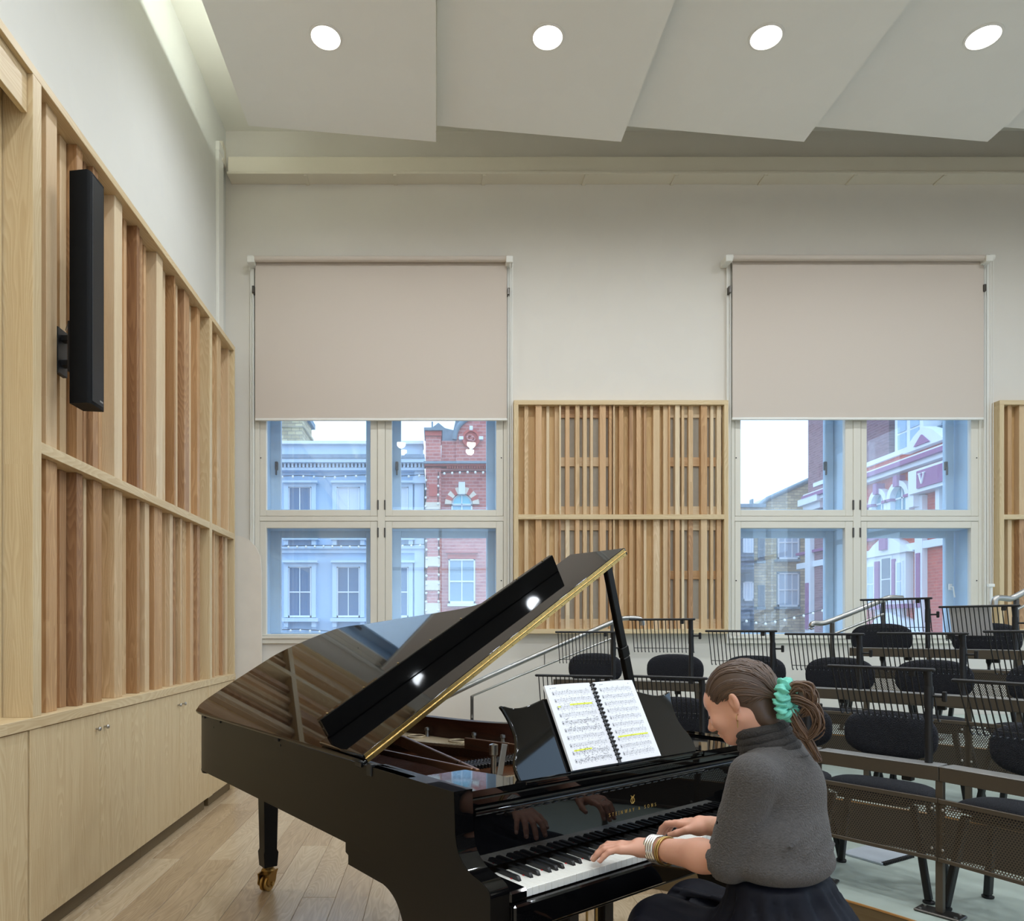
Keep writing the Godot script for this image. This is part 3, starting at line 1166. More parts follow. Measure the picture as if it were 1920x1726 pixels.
func build_back_panels() -> void:
	var zf := 6.31
	for n in 2:
		var dx := 0.0 if n == 0 else 911.0
		var p := thing("slatted_wall_panel", ["square ash slat panel on the back wall between the two windows", "ash slat panel cut off by the right edge, beside the right window"][n], "wall panel", Transform3D(), "framed slat panels on the back wall")
		var x0 := 963.5 + dx
		var x1 := 1366.0 + dx
		for k in [[x0, 749.8, x1, 758.3], [x0 + 8, 964.0, x1 - 8, 973.0], [x0, 1178.6, x1, 1187.5]]:
			var m := MB.new()
			bxp(m, k[0], k[1], k[2], k[3], zf, ZB - 0.001, 0.0015, 0)
			put("rail", m, M.veneer, p)
		for k in [[x0, x0 + 8.6], [x1 - 8.0, x1]]:
			var m := MB.new()
			bxp(m, k[0], 758.3, k[1], 1178.6, zf, ZB - 0.001, 0.0015)
			put("stile", m, M.veneer, p)
		# backing: ash boards and grey acoustic cloth in turn
		for k in [[972.0, 1049.0, 0], [1049.0, 1153.0, 1], [1153.0, 1256.0, 0], [1256.0, 1358.5, 1]]:
			for row in 2:
				var m := MB.new()
				var yt := 758.0 if row == 0 else 973.0
				var yb := 965.0 if row == 0 else 1179.0
				bxp(m, k[0] + dx, yt, k[1] + dx, yb, 6.385, ZB - 0.001)
				put("backing_board" if k[2] == 0 else "acoustic_cloth", m, M.veneer_back if k[2] == 0 else M.grey_panel, p)
				if k[2] == 1:
					for c in ([[758.0, 783.0], [857.0, 874.0], [949.0, 965.0]] if row == 0 else [[973.0, 994.0], [1069.6, 1085.6], [1160.0, 1179.0]]):
						m = MB.new()
						bxp(m, k[0] + dx, c[0], k[1] + dx, c[1], 6.37, 6.385, 0.001, 0)
						put("cross_rail", m, ash(), p)
		var slats := [[983.1, 990.6, 1], [1004.2, 1015.8, 0], [1024.4, 1030.0, 2], [1040.0, 1048.0, 2], [1048.6, 1051.8, 0], [1060.3, 1068.0, 1], [1079.0, 1086.6, 0], [1093.3, 1100.5, 1], [1106.9, 1112.0, 1], [1124.5, 1136.0, 0], [1142.0, 1147.5, 1], [1149.9, 1152.6, 0], [1160.8, 1168.8, 1], [1179.9, 1187.0, 1], [1193.4, 1201.5, 1], [1207.0, 1212.0, 2], [1225.0, 1237.0, 1], [1243.6, 1252.8, 1], [1253.6, 1257.0, 0], [1266.0, 1274.5, 0], [1278.0, 1283.0, 1], [1291.0, 1299.5, 1], [1314.4, 1326.0, 0], [1332.0, 1337.7, 1], [1344.0, 1352.3, 1]]
		for row in 2:
			for s in slats:
				var z: float = [6.326, 6.342, 6.358][s[2]]
				var a: float = s[0]
				var b: float = s[1]
				if n == 1:     # the second panel has its own rhythm at the left
					a = s[0] + dx - 4.0 if s[0] > 1000.0 else s[0] + dx - 4.5
					b = a + (s[1] - s[0])
				var m := MB.new()
				bxp(m, a, 758.2 if row == 0 else 973.0, b, 964.0 if row == 0 else 1178.6, z, 6.384, 0.0015)
				put("slat", m, ash(), p)


# ---------------------------------------------------------------- curved tiers, desks, racks, chairs

const ROW := [2.42, 3.50, 4.65]          # desk radii round the conductor's place
const TIER := [2.27, 3.32, 4.45]         # front edges of the tiers
const FLOOR := [0.17, 0.39, 0.62]        # heights of the tiers
const NTH := ["first", "second", "third", "fourth", "fifth", "sixth", "seventh", "eighth"]


func pol(r: float, a: float, y: float) -> Vector3:
	return Vector3(0.05 + r * sin(a), y, -1.8 - r * cos(a))


func seat(r: float, a: float, y: float) -> Transform3D:   # x along the row to the right, z towards the conductor
	return Transform3D(Basis(Vector3(cos(a), 0, sin(a)), Vector3.UP, Vector3(-sin(a), 0, cos(a))), pol(r, a, y))


func ring_mesh(r0: float, r1f: Callable, a0: float, a1: float, y0: float, y1: float) -> MB:
	var poly := PackedVector2Array()
	var k := 40
	for i in k + 1:
		var p := pol(r0, lerpf(a0, a1, float(i) / k), 0)
		poly.append(Vector2(p.x, -p.z))
	for i in k + 1:
		var a := lerpf(a1, a0, float(i) / k)
		var p := pol(r1f.call(a), a, 0)
		poly.append(Vector2(p.x, -p.z))
	var m := MB.new()
	m.prism(poly, y1 - y0, Transform3D(Basis(Vector3(1, 0, 0), Vector3(0, 0, -1), Vector3(0, 1, 0)), Vector3(0, y0, 0)), 20.0)
	return m


func build_tiers() -> void:
	var words := ["lowest curved seating tier, with the front row of desks", "middle curved seating tier, behind the front row", "top curved seating tier, under the right window"]
	for k in 3:
		var t := thing("seating_tier", "green-grey " + words[k], "platform", Transform3D(), "curved seating tiers")
		var a0: float = [0.12, 0.14, 0.40][k]
		var a1 := 1.75
		var outer := func(a: float) -> float:
			var w := minf(4.59 / maxf(cos(a), 0.01), 6.9 / maxf(sin(a), 0.01))
			return minf(TIER[k + 1] + 0.02 if k < 2 else 9.0, w)
		if k < 2:
			outer = func(a: float) -> float: return minf(minf(TIER[k + 1] + 0.3, 4.59 / maxf(cos(a), 0.01)), 6.9 / maxf(sin(a), 0.01))
		var y0: float = 0.0 if k == 0 else FLOOR[k - 1] - 0.03
		put("deck", ring_mesh(TIER[k] + 0.005, outer, a0, a1, FLOOR[k] - 0.024, FLOOR[k]), M.lino, t)
		put("riser", ring_mesh(TIER[k], func(_a): return TIER[k] + 0.018, a0, a1, y0 if k == 0 else FLOOR[k - 1], FLOOR[k] - 0.006), M.riser if k == 0 else M.dark_riser, t)
		put("nosing", ring_mesh(TIER[k] - 0.004, func(_a): return TIER[k] + 0.005, a0, a1, FLOOR[k] - 0.006, FLOOR[k] + 0.001), M.nosing, t)
		put("side", ring_mesh(TIER[k] + 0.001, outer, a0 - 0.004, a0, y0 if k == 0 else FLOOR[k - 1], FLOOR[k] - 0.001), M.riser if k == 0 else M.dark_riser, t)


func perforated(w: float, h: float, p: float, r: float) -> MB:
	# sheet of steel with staggered round holes: real holes, six-sided
	var m := MB.new()
	var ph := p * 0.8660254
	var nx := int(w / p)
	var ny := int(h / ph)
	var nn := Vector3(0, 0, 1)
	for j in ny:
		for i in range(-1, nx + 1):
			var cx := -w / 2.0 + (i + 0.5 + (0.5 if j % 2 else 0.0)) * p + (w - nx * p) / 2.0
			var cy := (j + 0.5) * ph
			if cx - p / 2.0 < -w / 2.0 - 0.001 or cx + p / 2.0 > w / 2.0 + p * 0.6:
				continue
			var o := [Vector3(cx, cy + ph / 2, 0), Vector3(cx + p / 2, cy + ph / 2, 0), Vector3(cx + p / 2, cy - ph / 2, 0), Vector3(cx, cy - ph / 2, 0), Vector3(cx - p / 2, cy - ph / 2, 0), Vector3(cx - p / 2, cy + ph / 2, 0)]
			var q := []
			for k in 6:
				var a := PI / 2 - k * PI / 3
				q.append(Vector3(cx + cos(a) * r, cy + sin(a) * r, 0))
			for k in 6:
				var l := (k + 1) % 6
				m.tri(o[k], o[l], q[l], nn, nn, nn)
				m.tri(o[k], q[l], q[k], nn, nn, nn)
	return m


func build_seating() -> void:
	var seg_a := [0.2085, 0.2095, 0.2095, 0.2100, 0.2100, 0.21]
	# ---- desk units
	var sheet := perforated(0.47, 0.235, 0.0107, 0.0036)
	var sheet_mesh := sheet.mesh()
	var rows := [[0.208, 0.21, 6], [0.2345, 0.143, 7], [0.718, 0.107, 4]]
	var row_words := ["front row", "middle row", "back row"]
	for k in 3:
		for i in rows[k][2]:
			var a: float = rows[k][0] + rows[k][1] * i
			var b: float = a + rows[k][1]
			var p := pol(ROW[k], a, FLOOR[k])
			var q := pol(ROW[k], b, FLOOR[k])
			var w := p.distance_to(q)
			var d := thing("desk_unit", "bronze perforated steel desk unit, %s in the %s from the left" % [NTH[i], row_words[k]], "desk", Transform3D(seat(ROW[k], (a + b) / 2.0, 0).basis, (p + q) / 2.0), "perforated steel desks of the " + row_words[k])
			var m := MB.new()
			m.bx(Vector3(-w / 2 + 0.001, 0.572, -0.10), Vector3(w / 2 - 0.001, 0.632, 0.0), 0.003, 0)
			put("beam", m, M.bronze, d)
			m = MB.new()
			m.bx(Vector3(-w / 2 + 0.001, 0.632, -0.10), Vector3(w / 2 - 0.001, 0.636, 0.001), 0.001, 0)
			put("top", m, M.desk_top, d)
			put("perforated_panel", sheet_mesh, M.bronze, d, Transform3D(Basis().scaled(Vector3((w - 0.012) / 0.47, 1, 1)), Vector3(0, 0.248, 0.008)))
			m = MB.new()
			m.bx(Vector3(-w / 2 + 0.002, 0.480, 0.0), Vector3(w / 2 - 0.002, 0.500, 0.012), 0.002, 0)
			put("panel_rail", m, M.bronze, d)
			m = MB.new()
			m.bx(Vector3(-w / 2 + 0.002, 0.232, 0.0), Vector3(w / 2 - 0.002, 0.249, 0.012), 0.002, 0)
			put("panel_rail", m, M.bronze, d)
			# upright and foot at the right-hand joint
			m = MB.new()
			m.bx(Vector3(w / 2 - 0.014, 0.0, -0.034), Vector3(w / 2 + 0.014, 0.572, -0.004), 0.002)
			put("upright", m, M.bronze, d)
			m = MB.new()
			m.bx(Vector3(w / 2 - 0.085, 0.0, -0.06), Vector3(w / 2 + 0.085, 0.012, 0.03), 0.004)
			var plate := put("foot_plate", m, M.dark_steel, d)
			m = MB.new()
			for s in [-0.065, 0.065]:
				for z in [-0.04, 0.012]:
					m.lathe(PackedVector2Array([Vector2(0.007, 0.012), Vector2(0.007, 0.016), Vector2(0.0, 0.018)]), Transform3D(Basis(), Vector3(w / 2 + s, 0, z)), 10)
			put("bolts", m, M.steel, plate)
			m = MB.new()
			for s in [w / 2 - 0.022, -w / 2 + 0.022]:
				for y in [0.285, 0.455]:
					m.ball(Vector3(s, y, 0.011), Vector3(0.0065, 0.0065, 0.004), 8)
			put("panel_bolts", m, M.steel, d)
			m = MB.new()
			m.bx(Vector3(0.10, 0.548, -0.07), Vector3(0.14, 0.572, -0.03), 0.003)
			put("socket", m, M.black_plastic, d)
	# ---- wire racks
	var racks := [
		[0, 0.313, 1.118, "front row, leftmost, beside the music book"], [0, 0.523, 1.125, "front row, behind the right edge of the music book"], [0, 0.733, 1.120, "front row, just behind the pianist's ponytail"], [0, 0.943, 1.215, "front row, right of the pianist, over the wide dark chair back"], [0, 1.153, 1.175, "front row, cut off by the right edge"],
		[1, 0.302, 1.372, "middle row, leftmost, behind the lid prop"], [1, 0.452, 1.462, "middle row, tallest one, in front of the slat panel"], [1, 0.598, 1.380, "middle row, above the pianist's head"], [1, 0.738, 1.362, "middle row, just right of the pianist's head"], [1, 0.884, 1.368, "middle row, over the widest chair back right of the post"], [1, 1.03, 1.38, "middle row, cut off by the right edge"],
		[2, 0.780, 1.612, "back row, in front of the ornate red facade"], [2, 0.884, 1.548, "back row, holding a sheet of paper"]]
	var proto := Node3D.new()
	var wires := MB.new()
	var bot := Vector3(0, -0.225, -0.095)
	for i in 17:
		var x := -0.205 + 0.41 * i / 16.0
		var top := Vector3(x, -0.004, -0.004)
		var e := Vector3(x, 0, 0) + bot
		wires.tube(PackedVector3Array([top, e, e + Vector3(0, -0.010, -0.012), e + Vector3(0, -0.006, -0.026)]), 0.0031, 5)
	wires.tube(PackedVector3Array([Vector3(-0.205, -0.205, -0.09), Vector3(0.205, -0.205, -0.09)]), 0.0024, 5)
	var bar := MB.new()
	bar.box(Transform3D(Basis(), Vector3(0, 0, 0)), Vector3(0.452, 0.015, 0.02), 0.005, 0)
	var clamp_mb := MB.new()
	clamp_mb.bx(Vector3(0.125, -0.032, -0.012), Vector3(0.15, -0.006, 0.006), 0.003)
	var knob := MB.new()
	knob.tube(PackedVector3Array([Vector3(0.205, -0.115, -0.02), Vector3(0.245, -0.115, -0.02)]), 0.006, 8)
	knob.box(Transform3D(Basis(), Vector3(0.254, -0.115, -0.02)), Vector3(0.018, 0.046, 0.012), 0.004)
	var meshes := [wires.mesh(), bar.mesh(), clamp_mb.mesh(), knob.mesh()]
	proto.free()
	for r in racks:
		var base: float = FLOOR[r[0]] + 0.636
		var t := thing("wire_music_rack", "black wire music rack, " + r[3], "music stand", seat(ROW[r[0]] + 0.03, r[1], base), "black wire music racks on the desks")
		var up: float = r[2] - base
		var at := Transform3D(Basis(), Vector3(0, up, 0))
		put("wire_grid", meshes[0], M.black_paint, t, at).set_meta("kind", "stuff")
		put("top_bar", meshes[1], M.black_paint, t, at)
		put("clamp", meshes[2], M.black_plastic, t, at)
		put("knob", meshes[3], M.black_plastic, t, at)
		var m := MB.new()
		m.tube(PackedVector3Array([Vector3(0.195, 0.0, -0.02), Vector3(0.195, up - 0.16, -0.02)]), 0.0155, 12)
		m.tube(PackedVector3Array([Vector3(0.195, up - 0.17, -0.02), Vector3(0.195, up - 0.075, -0.02)]), 0.018, 12)
		m.tube(PackedVector3Array([Vector3(0.195, up - 0.08, -0.02), Vector3(0.195, up - 0.006, -0.012)]), 0.0145, 12)
		put("post", m, M.black_paint, t)
	# ---- chairs
	var chairs := [[0, 0.313, 0.0, "front row, hidden behind the music book"], [0, 0.530, 0.02, "front row, behind the music book corner"], [0, 0.745, 0.0, "front row, behind the pianist's shoulder"], [0, 0.918, 0.06, "front row, right of the pianist, in full view"], [0, 1.135, 0.0, "front row, cut off by the right edge"],
		[1, 0.312, 0.0, "middle row, behind the lid prop"], [1, 0.462, -0.05, "leftmost one seen whole, above the music book"], [1, 0.605, 0.0, "middle row, behind the pianist's head"], [1, 0.742, 0.0, "middle row, right of the pianist's head"], [1, 0.876, 0.0, "middle row, widest one, near the right window's middle"], [1, 1.02, 0.0, "middle row, cut off by the right edge"],
		[2, 0.752, 0.1, "back row, in front of the right window"], [2, 0.878, 0.0, "back row, beside the sheet of paper"]]
	var seat_pad := MB.new()
	super_pad(seat_pad, Vector3(0, 0.455, -0.045), Vector3(0.225, 0.036, 0.158), 3.2, true)
	var back_pad := MB.new()
	super_pad(back_pad, Vector3(0, 0.700, -0.205), Vector3(0.205, 0.118, 0.034), 2.7, false)
	var parts := [["seat", seat_pad.mesh(), M.cloth], ["backrest", back_pad.mesh(), M.cloth]]
	var fr := MB.new()
	fr.bx(Vector3(-0.15, 0.405, -0.16), Vector3(0.15, 0.425, 0.07), 0.004)
	fr.bx(Vector3(-0.19, 0.41, -0.05), Vector3(0.19, 0.43, -0.01), 0.004)
	fr.bx(Vector3(-0.03, 0.40, -0.22), Vector3(0.03, 0.416, -0.1), 0.003)
	parts.append(["seat_frame", fr.mesh(), M.black_plastic])
	var st := MB.new()
	st.tube(spline([Vector3(0, 0.408, -0.18), Vector3(0, 0.42, -0.25), Vector3(0, 0.5, -0.265), Vector3(0, 0.7, -0.245)], 5), 0.018, 8, 0.5)
	parts.append(["back_stem", st.mesh(), M.black_plastic])
	for sx in [-1, 1]:
		for sz in [-1, 1]:
			var lg := MB.new()
			var foot := Vector3(sx * 0.235, 0.014, 0.085 if sz > 0 else -0.235)
			var top := Vector3(sx * 0.17, 0.42, 0.06 if sz > 0 else -0.15)
			var xf := along(foot, top, Vector3(0, 0, 1))
			lg.box(xf, Vector3(0.026, foot.distance_to(top), 0.036), 0.004)
			lg.lathe(PackedVector2Array([Vector2(0.022, 0.0), Vector2(0.024, 0.004), Vector2(0.024, 0.010), Vector2(0.012, 0.016)]), Transform3D(Basis(), Vector3(foot.x, 0, foot.z)), 14)
			parts.append(["leg", lg.mesh(), M.black_plastic])
	for c in chairs:
		var s := seat(ROW[c[0]] + 0.17, c[1], FLOOR[c[0]])
		s.basis = s.basis * Basis(Vector3.UP, c[2])
		var t := thing("chair", "dark padded chair with oval back, " + c[3], "chair", s, "dark padded chairs on the tiers")
		for q in parts:
			put(q[0], q[1], q[2], t)
	# ---- handrails
	handrail("satin steel handrail climbing along the back wall, behind the piano lid", [[790, 1330], [882, 1284], [980, 1239.5], [1150, 1165], [1164, 1159.5], [1182, 1158], [1197, 1159], [1203, 1163], [1204.6, 1172]], [[885, 1345], [885, 1304.5], [980, 1264], [1148, 1196]], [[885, 1304, 1420], [1148, 1168, 1260]], [[1021, 1226, 1247]], 5.95)
	handrail("satin steel handrail in front of the right window, with a bent lower end", [[1521, 1180], [1522, 1171], [1527, 1167.5], [1547, 1167], [1600, 1147], [1656, 1124], [1670, 1120], [1692, 1121]], [[1566, 1187], [1658, 1150]], [[1561, 1168, 1300], [1657, 1126, 1260]], [[1564, 1166, 1186]], 5.55)
	handrail("satin steel handrail cut off by the right edge, beside the slat panel", [[1864, 1134], [1866, 1124], [1872, 1120.5], [1884, 1121], [1898, 1121], [1930, 1104], [2000, 1066]], [[1906, 1142], [1915, 1138], [2000, 1094]], [[1907, 1122, 1300], [1985, 1080, 1300]], [], 4.95)


func super_pad(mb: MB, c: Vector3, s: Vector3, e: float, flat_y: bool) -> void:
	# pad with a super-elliptic outline; its thin axis is y (a seat) or z (a back)
	var rows := []
	var n := 36
	var lat := 12
	for i in lat + 1:
		var th := -PI / 2 + PI * i / lat
		var cr := pow(maxf(cos(th), 0.0), 0.45)
		var hh := signf(sin(th)) * pow(absf(sin(th)), 0.8)
		var ring := PackedVector3Array()
		for k in n:
			var a := TAU * k / n
			var ca := signf(cos(a)) * pow(absf(cos(a)), 2.0 / e)
			var sa := signf(sin(a)) * pow(absf(sin(a)), 2.0 / e)
			var v := Vector3(ca * s.x * cr, hh * s.y, sa * s.z * cr) if flat_y else Vector3(ca * s.x * cr, sa * s.y * cr, hh * s.z)
			if not flat_y:
				v.z += 0.35 * v.x * v.x        # backs are gently curved
			ring.append(c + v)
		rows.append(ring)
	mb.grid(rows, true, flat_y == false)


func handrail(label: String, tube_px: Array, low_px: Array, posts: Array, ties: Array, z: float) -> void:
	var t := thing("handrail", label, "handrail", Transform3D(), "satin steel handrails")
	var path := []
	for q in tube_px:
		path.append(pt(q[0], q[1], z))
	var m := MB.new()
	m.tube(spline(path, 5), 0.021, 12)
	put("rail", m, M.steel, t)
	m = MB.new()
	var lp := PackedVector3Array()
	for q in low_px:
		lp.append(pt(q[0], q[1], z))
	m.tube(lp, 0.0095, 8)
	put("lower_rail", m, M.steel, t)
	for q in posts:
		m = MB.new()
		var a := pt(q[0], q[1], z)
		var foot := pt(q[0], q[2], z)
		m.bx(Vector3(a.x - 0.013, maxf(foot.y, 0.001), a.z - 0.02), Vector3(a.x + 0.013, a.y, a.z + 0.006), 0.003)
		put("post", m, M.dark_steel, t)
	for q in ties:
		m = MB.new()
		m.tube(PackedVector3Array([pt(q[0], q[1], z), pt(q[0], q[2], z)]), 0.006, 6)
		put("tie", m, M.steel, t)


# ---------------------------------------------------------------- the grand piano
# its own axes: x along the keyboard from the bass to the treble, y up, -z towards the tail

const YAW := 0.6318
const PW := 1.479
const RIM := 0.965


func piano_at() -> Transform3D:
	return Transform3D(Basis(Vector3(cos(YAW), 0, -sin(YAW)), Vector3.UP, Vector3(sin(YAW), 0, cos(YAW))), Vector3(0.1565, 0, -1.693))


func uv(u: float, v: float, h: float) -> Vector3:
	return Vector3(u, h, -v)


func smooth2(list: Array, steps := 6) -> PackedVector2Array:
	var a := []
	for q in list:
		a.append(Vector3(q[0], q[1], 0))
	var r := PackedVector2Array()
	for q in spline(a, steps):
		r.append(Vector2(q.x, q.y))
	return r


func inset(poly: PackedVector2Array, e: float, open := false) -> PackedVector2Array:
	var m := poly.size()
	var area := 0.0
	for i in m:
		area += poly[i].cross(poly[(i + 1) % m])
	var s := signf(area)
	var r := PackedVector2Array()
	for i in m:
		var a := poly[(i + m - 1) % m] if not open or i > 0 else poly[i]
		var b := poly[(i + 1) % m] if not open or i < m - 1 else poly[i]
		var d0 := (poly[i] - a).normalized()
		var d1 := (b - poly[i]).normalized()
		if d0 == Vector2.ZERO:
			d0 = d1
		if d1 == Vector2.ZERO:
			d1 = d0
		var n0 := Vector2(-d0.y, d0.x) * s
		var n1 := Vector2(-d1.y, d1.x) * s
		var nn := (n0 + n1).normalized()
		r.append(poly[i] + nn * e / maxf(nn.dot(n0), 0.5))
	return r


func plate(poly: PackedVector2Array, thick: float, bev: float, x: Transform3D) -> MB:
	# flat board with rounded edges; polygon in local xy, thickness along z
	var mb := MB.new()
	var rings := []
	var steps := 4
	for i in steps + 1:
		var a := PI / 2 * i / steps
		rings.append([inset(poly, bev * (1.0 - sin(a))), bev * (1.0 - cos(a))])
	for i in steps + 1:
		var a := PI / 2 * (steps - i) / steps
		rings.append([inset(poly, bev * (1.0 - sin(a))), thick - bev * (1.0 - cos(a))])
	var p := []
	for r in rings:
		var row := PackedVector3Array()
		for q in r[0]:
			row.append(x * Vector3(q.x, q.y, r[1]))
		p.append(row)
	var area := 0.0
	for i in poly.size():
		area += poly[i].cross(poly[(i + 1) % poly.size()])
	mb.grid(p, true, area > 0.0)
	var cap: PackedVector2Array = rings[0][0]
	var ix := Geometry2D.triangulate_polygon(cap)
	for k in range(0, ix.size(), 3):
		for side in 2:
			var z := thick if side else 0.0
			var nn := (x.basis * Vector3(0, 0, 1 if side else -1)).normalized()
			mb.tri(x * Vector3(cap[ix[k]].x, cap[ix[k]].y, z), x * Vector3(cap[ix[k + 1]].x, cap[ix[k + 1]].y, z), x * Vector3(cap[ix[k + 2]].x, cap[ix[k + 2]].y, z), nn, nn, nn, cap[ix[k]], cap[ix[k + 1]], cap[ix[k + 2]])
	return mb


func wall_strip(line: PackedVector2Array, y0: float, y1: float, out: bool) -> MB:
	# upright strip along a (u, v) line
	var mb := MB.new()
	var p := [PackedVector3Array(), PackedVector3Array()]
	var n := PackedVector3Array()
	var m := line.size()
	for i in m:
		var d := (line[mini(i + 1, m - 1)] - line[maxi(i - 1, 0)]).normalized()
		var w := Vector3(d.y, 0, d.x)       # right of the direction in (u, v), with v = -z
		w = Vector3(d.y, 0, d.x) if out else -Vector3(d.y, 0, d.x)
		n.append(w.normalized())
	var run := 0.0
	for i in m - 1:
		var l := line[i].distance_to(line[i + 1])
		var a := uv(line[i].x, line[i].y, y0)
		var b := uv(line[i + 1].x, line[i + 1].y, y0)
		var c := uv(line[i + 1].x, line[i + 1].y, y1)
		var d := uv(line[i].x, line[i].y, y1)
		mb.tri(a, b, c, n[i], n[i + 1], n[i + 1], Vector2(y0, run), Vector2(y0, run + l), Vector2(y1, run + l))
		mb.tri(a, c, d, n[i], n[i + 1], n[i], Vector2(y0, run), Vector2(y1, run + l), Vector2(y1, run))
		run += l
	return mb


func flat_strip(a: PackedVector2Array, b: PackedVector2Array, y: float, up: bool) -> MB:
	var mb := MB.new()
	var nn := Vector3.UP if up else Vector3.DOWN
	for i in a.size() - 1:
		mb.quad(uv(a[i].x, a[i].y, y), uv(a[i + 1].x, a[i + 1].y, y), uv(b[i + 1].x, b[i + 1].y, y), uv(b[i].x, b[i].y, y), nn)
	return mb


func merge(list: Array) -> MB:
	var r := MB.new()
	for m in list:
		r.v.append_array(m.v)
		r.n.append_array(m.n)
		r.t.append_array(m.t)
	return r


func build_piano() -> void:
	var pi_ := thing("grand_piano", "black grand piano with its lid raised on a prop, in the middle of the room", "piano", piano_at())
	var m := MB.new()
	# ---- rim
	var outer := smooth2([[0.0, 0.187], [0.0, 0.6], [0.0, 1.2], [0.0, 1.8], [0.0, 2.2], [0.018, 2.285], [0.07, 2.34], [0.16, 2.362], [0.3, 2.368], [0.45, 2.362], [0.56, 2.32], [0.66, 2.24], [0.745, 2.14], [0.81, 2.02], [0.855, 1.86], [0.89, 1.68], [0.925, 1.5], [0.965, 1.32], [1.02, 1.18], [1.11, 1.075], [1.22, 0.99], [1.33, 0.9], [1.415, 0.78], [1.463, 0.63], [1.478, 0.45], [PW, 0.187]], 5)
	var inn := inset(outer, -0.048, true)
	if inn[3].x < 0.0:
		inn = inset(outer, 0.048, true)
	var y0 := 0.691
	put("rim", merge([wall_strip(outer, y0, RIM, false), flat_strip(outer, inn, RIM, true), flat_strip(outer, inn, y0, false)]), M.satin, pi_)
	put("inner_rim", wall_strip(inn, y0, RIM, true), M.rim_inside, pi_)
	# ---- arms: the S-curved cheeks at both ends of the keyboard
	var prof := smooth2([[0.187, RIM], [0.183, 0.90], [0.18, 0.847], [0.167, 0.809], [0.14, 0.782], [0.112, 0.769], [0.08, 0.762], [0.054, 0.752], [0.043, 0.742], [0.040, 0.730]], 4)
	prof.append_array(vec([[0.040, 0.622], [0.572, 0.622], [0.751, 0.624], [0.751, 0.654], [0.769, 0.660], [0.769, 0.70], [0.62, 0.70], [0.62, RIM]]))
	for s in 2:
		m = MB.new()
		var x := Transform3D(Basis(Vector3(0, 0, -1), Vector3(0, 1, 0), Vector3(1, 0, 0)), Vector3(-0.0005 if s == 0 else PW - 0.0615, 0, 0))
		m.prism(prof, 0.062, x, 30.0)
		put("arm", m, M.satin if s == 0 else M.lacquer, pi_)
		# glossy facing of the arm's curved front
		var face := MB.new()
		var rows := [PackedVector3Array(), PackedVector3Array()]
		for i in 37:
			rows[0].append(uv(0.0005 if s == 0 else PW - 0.062, prof[i].x - 0.0012, prof[i].y + 0.0004))
			rows[1].append(uv(0.0615 if s == 0 else PW - 0.001, prof[i].x - 0.0012, prof[i].y + 0.0004))
		face.grid(rows, false, false)
		put("arm_face", face, M.lacquer, pi_)
		m = MB.new()
		var u0 := 0.063 if s == 0 else PW - 0.126
		m.bx(uv(u0, 0.038, 0.70), uv(u0 + 0.063, 0.19, 0.732), 0.006)
		put("key_block", m, M.lacquer, pi_)
	# ---- keybed, key slip, fallboard
	m = MB.new()
	m.bx(uv(0.062, 0.03, 0.622), uv(PW - 0.062, 0.70, 0.698), 0.003)
	put("keybed", m, M.satin, pi_)
	m = MB.new()
	m.bx(uv(0.063, 0.020, 0.632), uv(PW - 0.063, 0.040, 0.703), 0.005, 0)
	put("key_slip", m, M.lacquer, pi_)
	m = MB.new()
	m.bx(uv(0.064, 0.186, 0.742), uv(PW - 0.064, 0.20, 0.905), 0.003, 0)
	put("fallboard", m, M.lacquer, pi_)
	m = MB.new()
	var half := []
	m.tube(PackedVector3Array([uv(0.066, 0.182, 0.898), uv(PW - 0.066, 0.182, 0.898)]), 0.0075, 12)
	m.bx(uv(0.064, 0.175, 0.905), uv(PW - 0.064, 0.205, 0.914), 0.004, 0)
	put("moulding", m, M.lacquer, pi_)
	m = MB.new()
	for i in 30:        # row of turned studs under the moulding
		m.ball(uv(0.16 + i * 0.036, 0.185, 0.885), Vector3(0.017, 0.003, 0.0025), 8)
	put("moulding_studs", m, M.lacquer, pi_).set_meta("kind", "stuff")
	m = MB.new()
	m.bx(uv(0.049, 0.19, 0.914), uv(PW - 0.049, 0.225, 0.936), 0.004, 0)
	put("top_rail", m, M.lacquer, pi_)
	# flat shelves beside the music desk
	for s in 2:
		m = MB.new()
		var a := 0.046 if s == 0 else 1.135
		var b := 0.262 if s == 0 else PW - 0.046
		m.prism(vec([[a, -0.192], [b, -0.192], [b, -0.32], [b - 0.03 if s == 0 else b, -0.432], [a, -0.432]]), 0.018, Transform3D(Basis(Vector3(1, 0, 0), Vector3(0, 0, 1), Vector3(0, -1, 0)), Vector3(0, 0.957, 0)))
		put("shelf", m, M.lacquer, pi_)
	# ---- keys
	var kw := 0.02355
	var k0 := 0.127
	var wm := MB.new()
	wm.bx(Vector3(0.0004, 0.703, -0.187), Vector3(kw - 0.0004, 0.725, -0.0485), 0.0011, 0)
	var wmesh := wm.mesh()
	var bm := MB.new()
	var bp := PackedVector2Array([Vector2(0.097, 0.724), Vector2(0.103, 0.7355), Vector2(0.107, 0.737), Vector2(0.187, 0.737), Vector2(0.187, 0.724)])
	bm.prism(bp, 0.0105, Transform3D(Basis(Vector3(0, 0, -1), Vector3(0, 1, 0), Vector3(1, 0, 0)), Vector3(-0.00525, 0, 0)), 50.0)
	var bmesh := bm.mesh()
	var off := {0: 0.0015, 2: -0.002, 3: 0.002, 5: -0.003, 6: 0.0}
	for i in 52:
		put("white_key", wmesh, M.ivory, pi_, Transform3D(Basis(), Vector3(k0 + i * kw, 0, 0)))
	for i in 51:
		if off.has(i % 7):
			put("black_key", bmesh, M.ebony, pi_, Transform3D(Basis(), Vector3(k0 + (i + 1) * kw + off[i % 7], 0, 0)))
	# red cloth that shows between the keys behind the fronts
	m = MB.new()
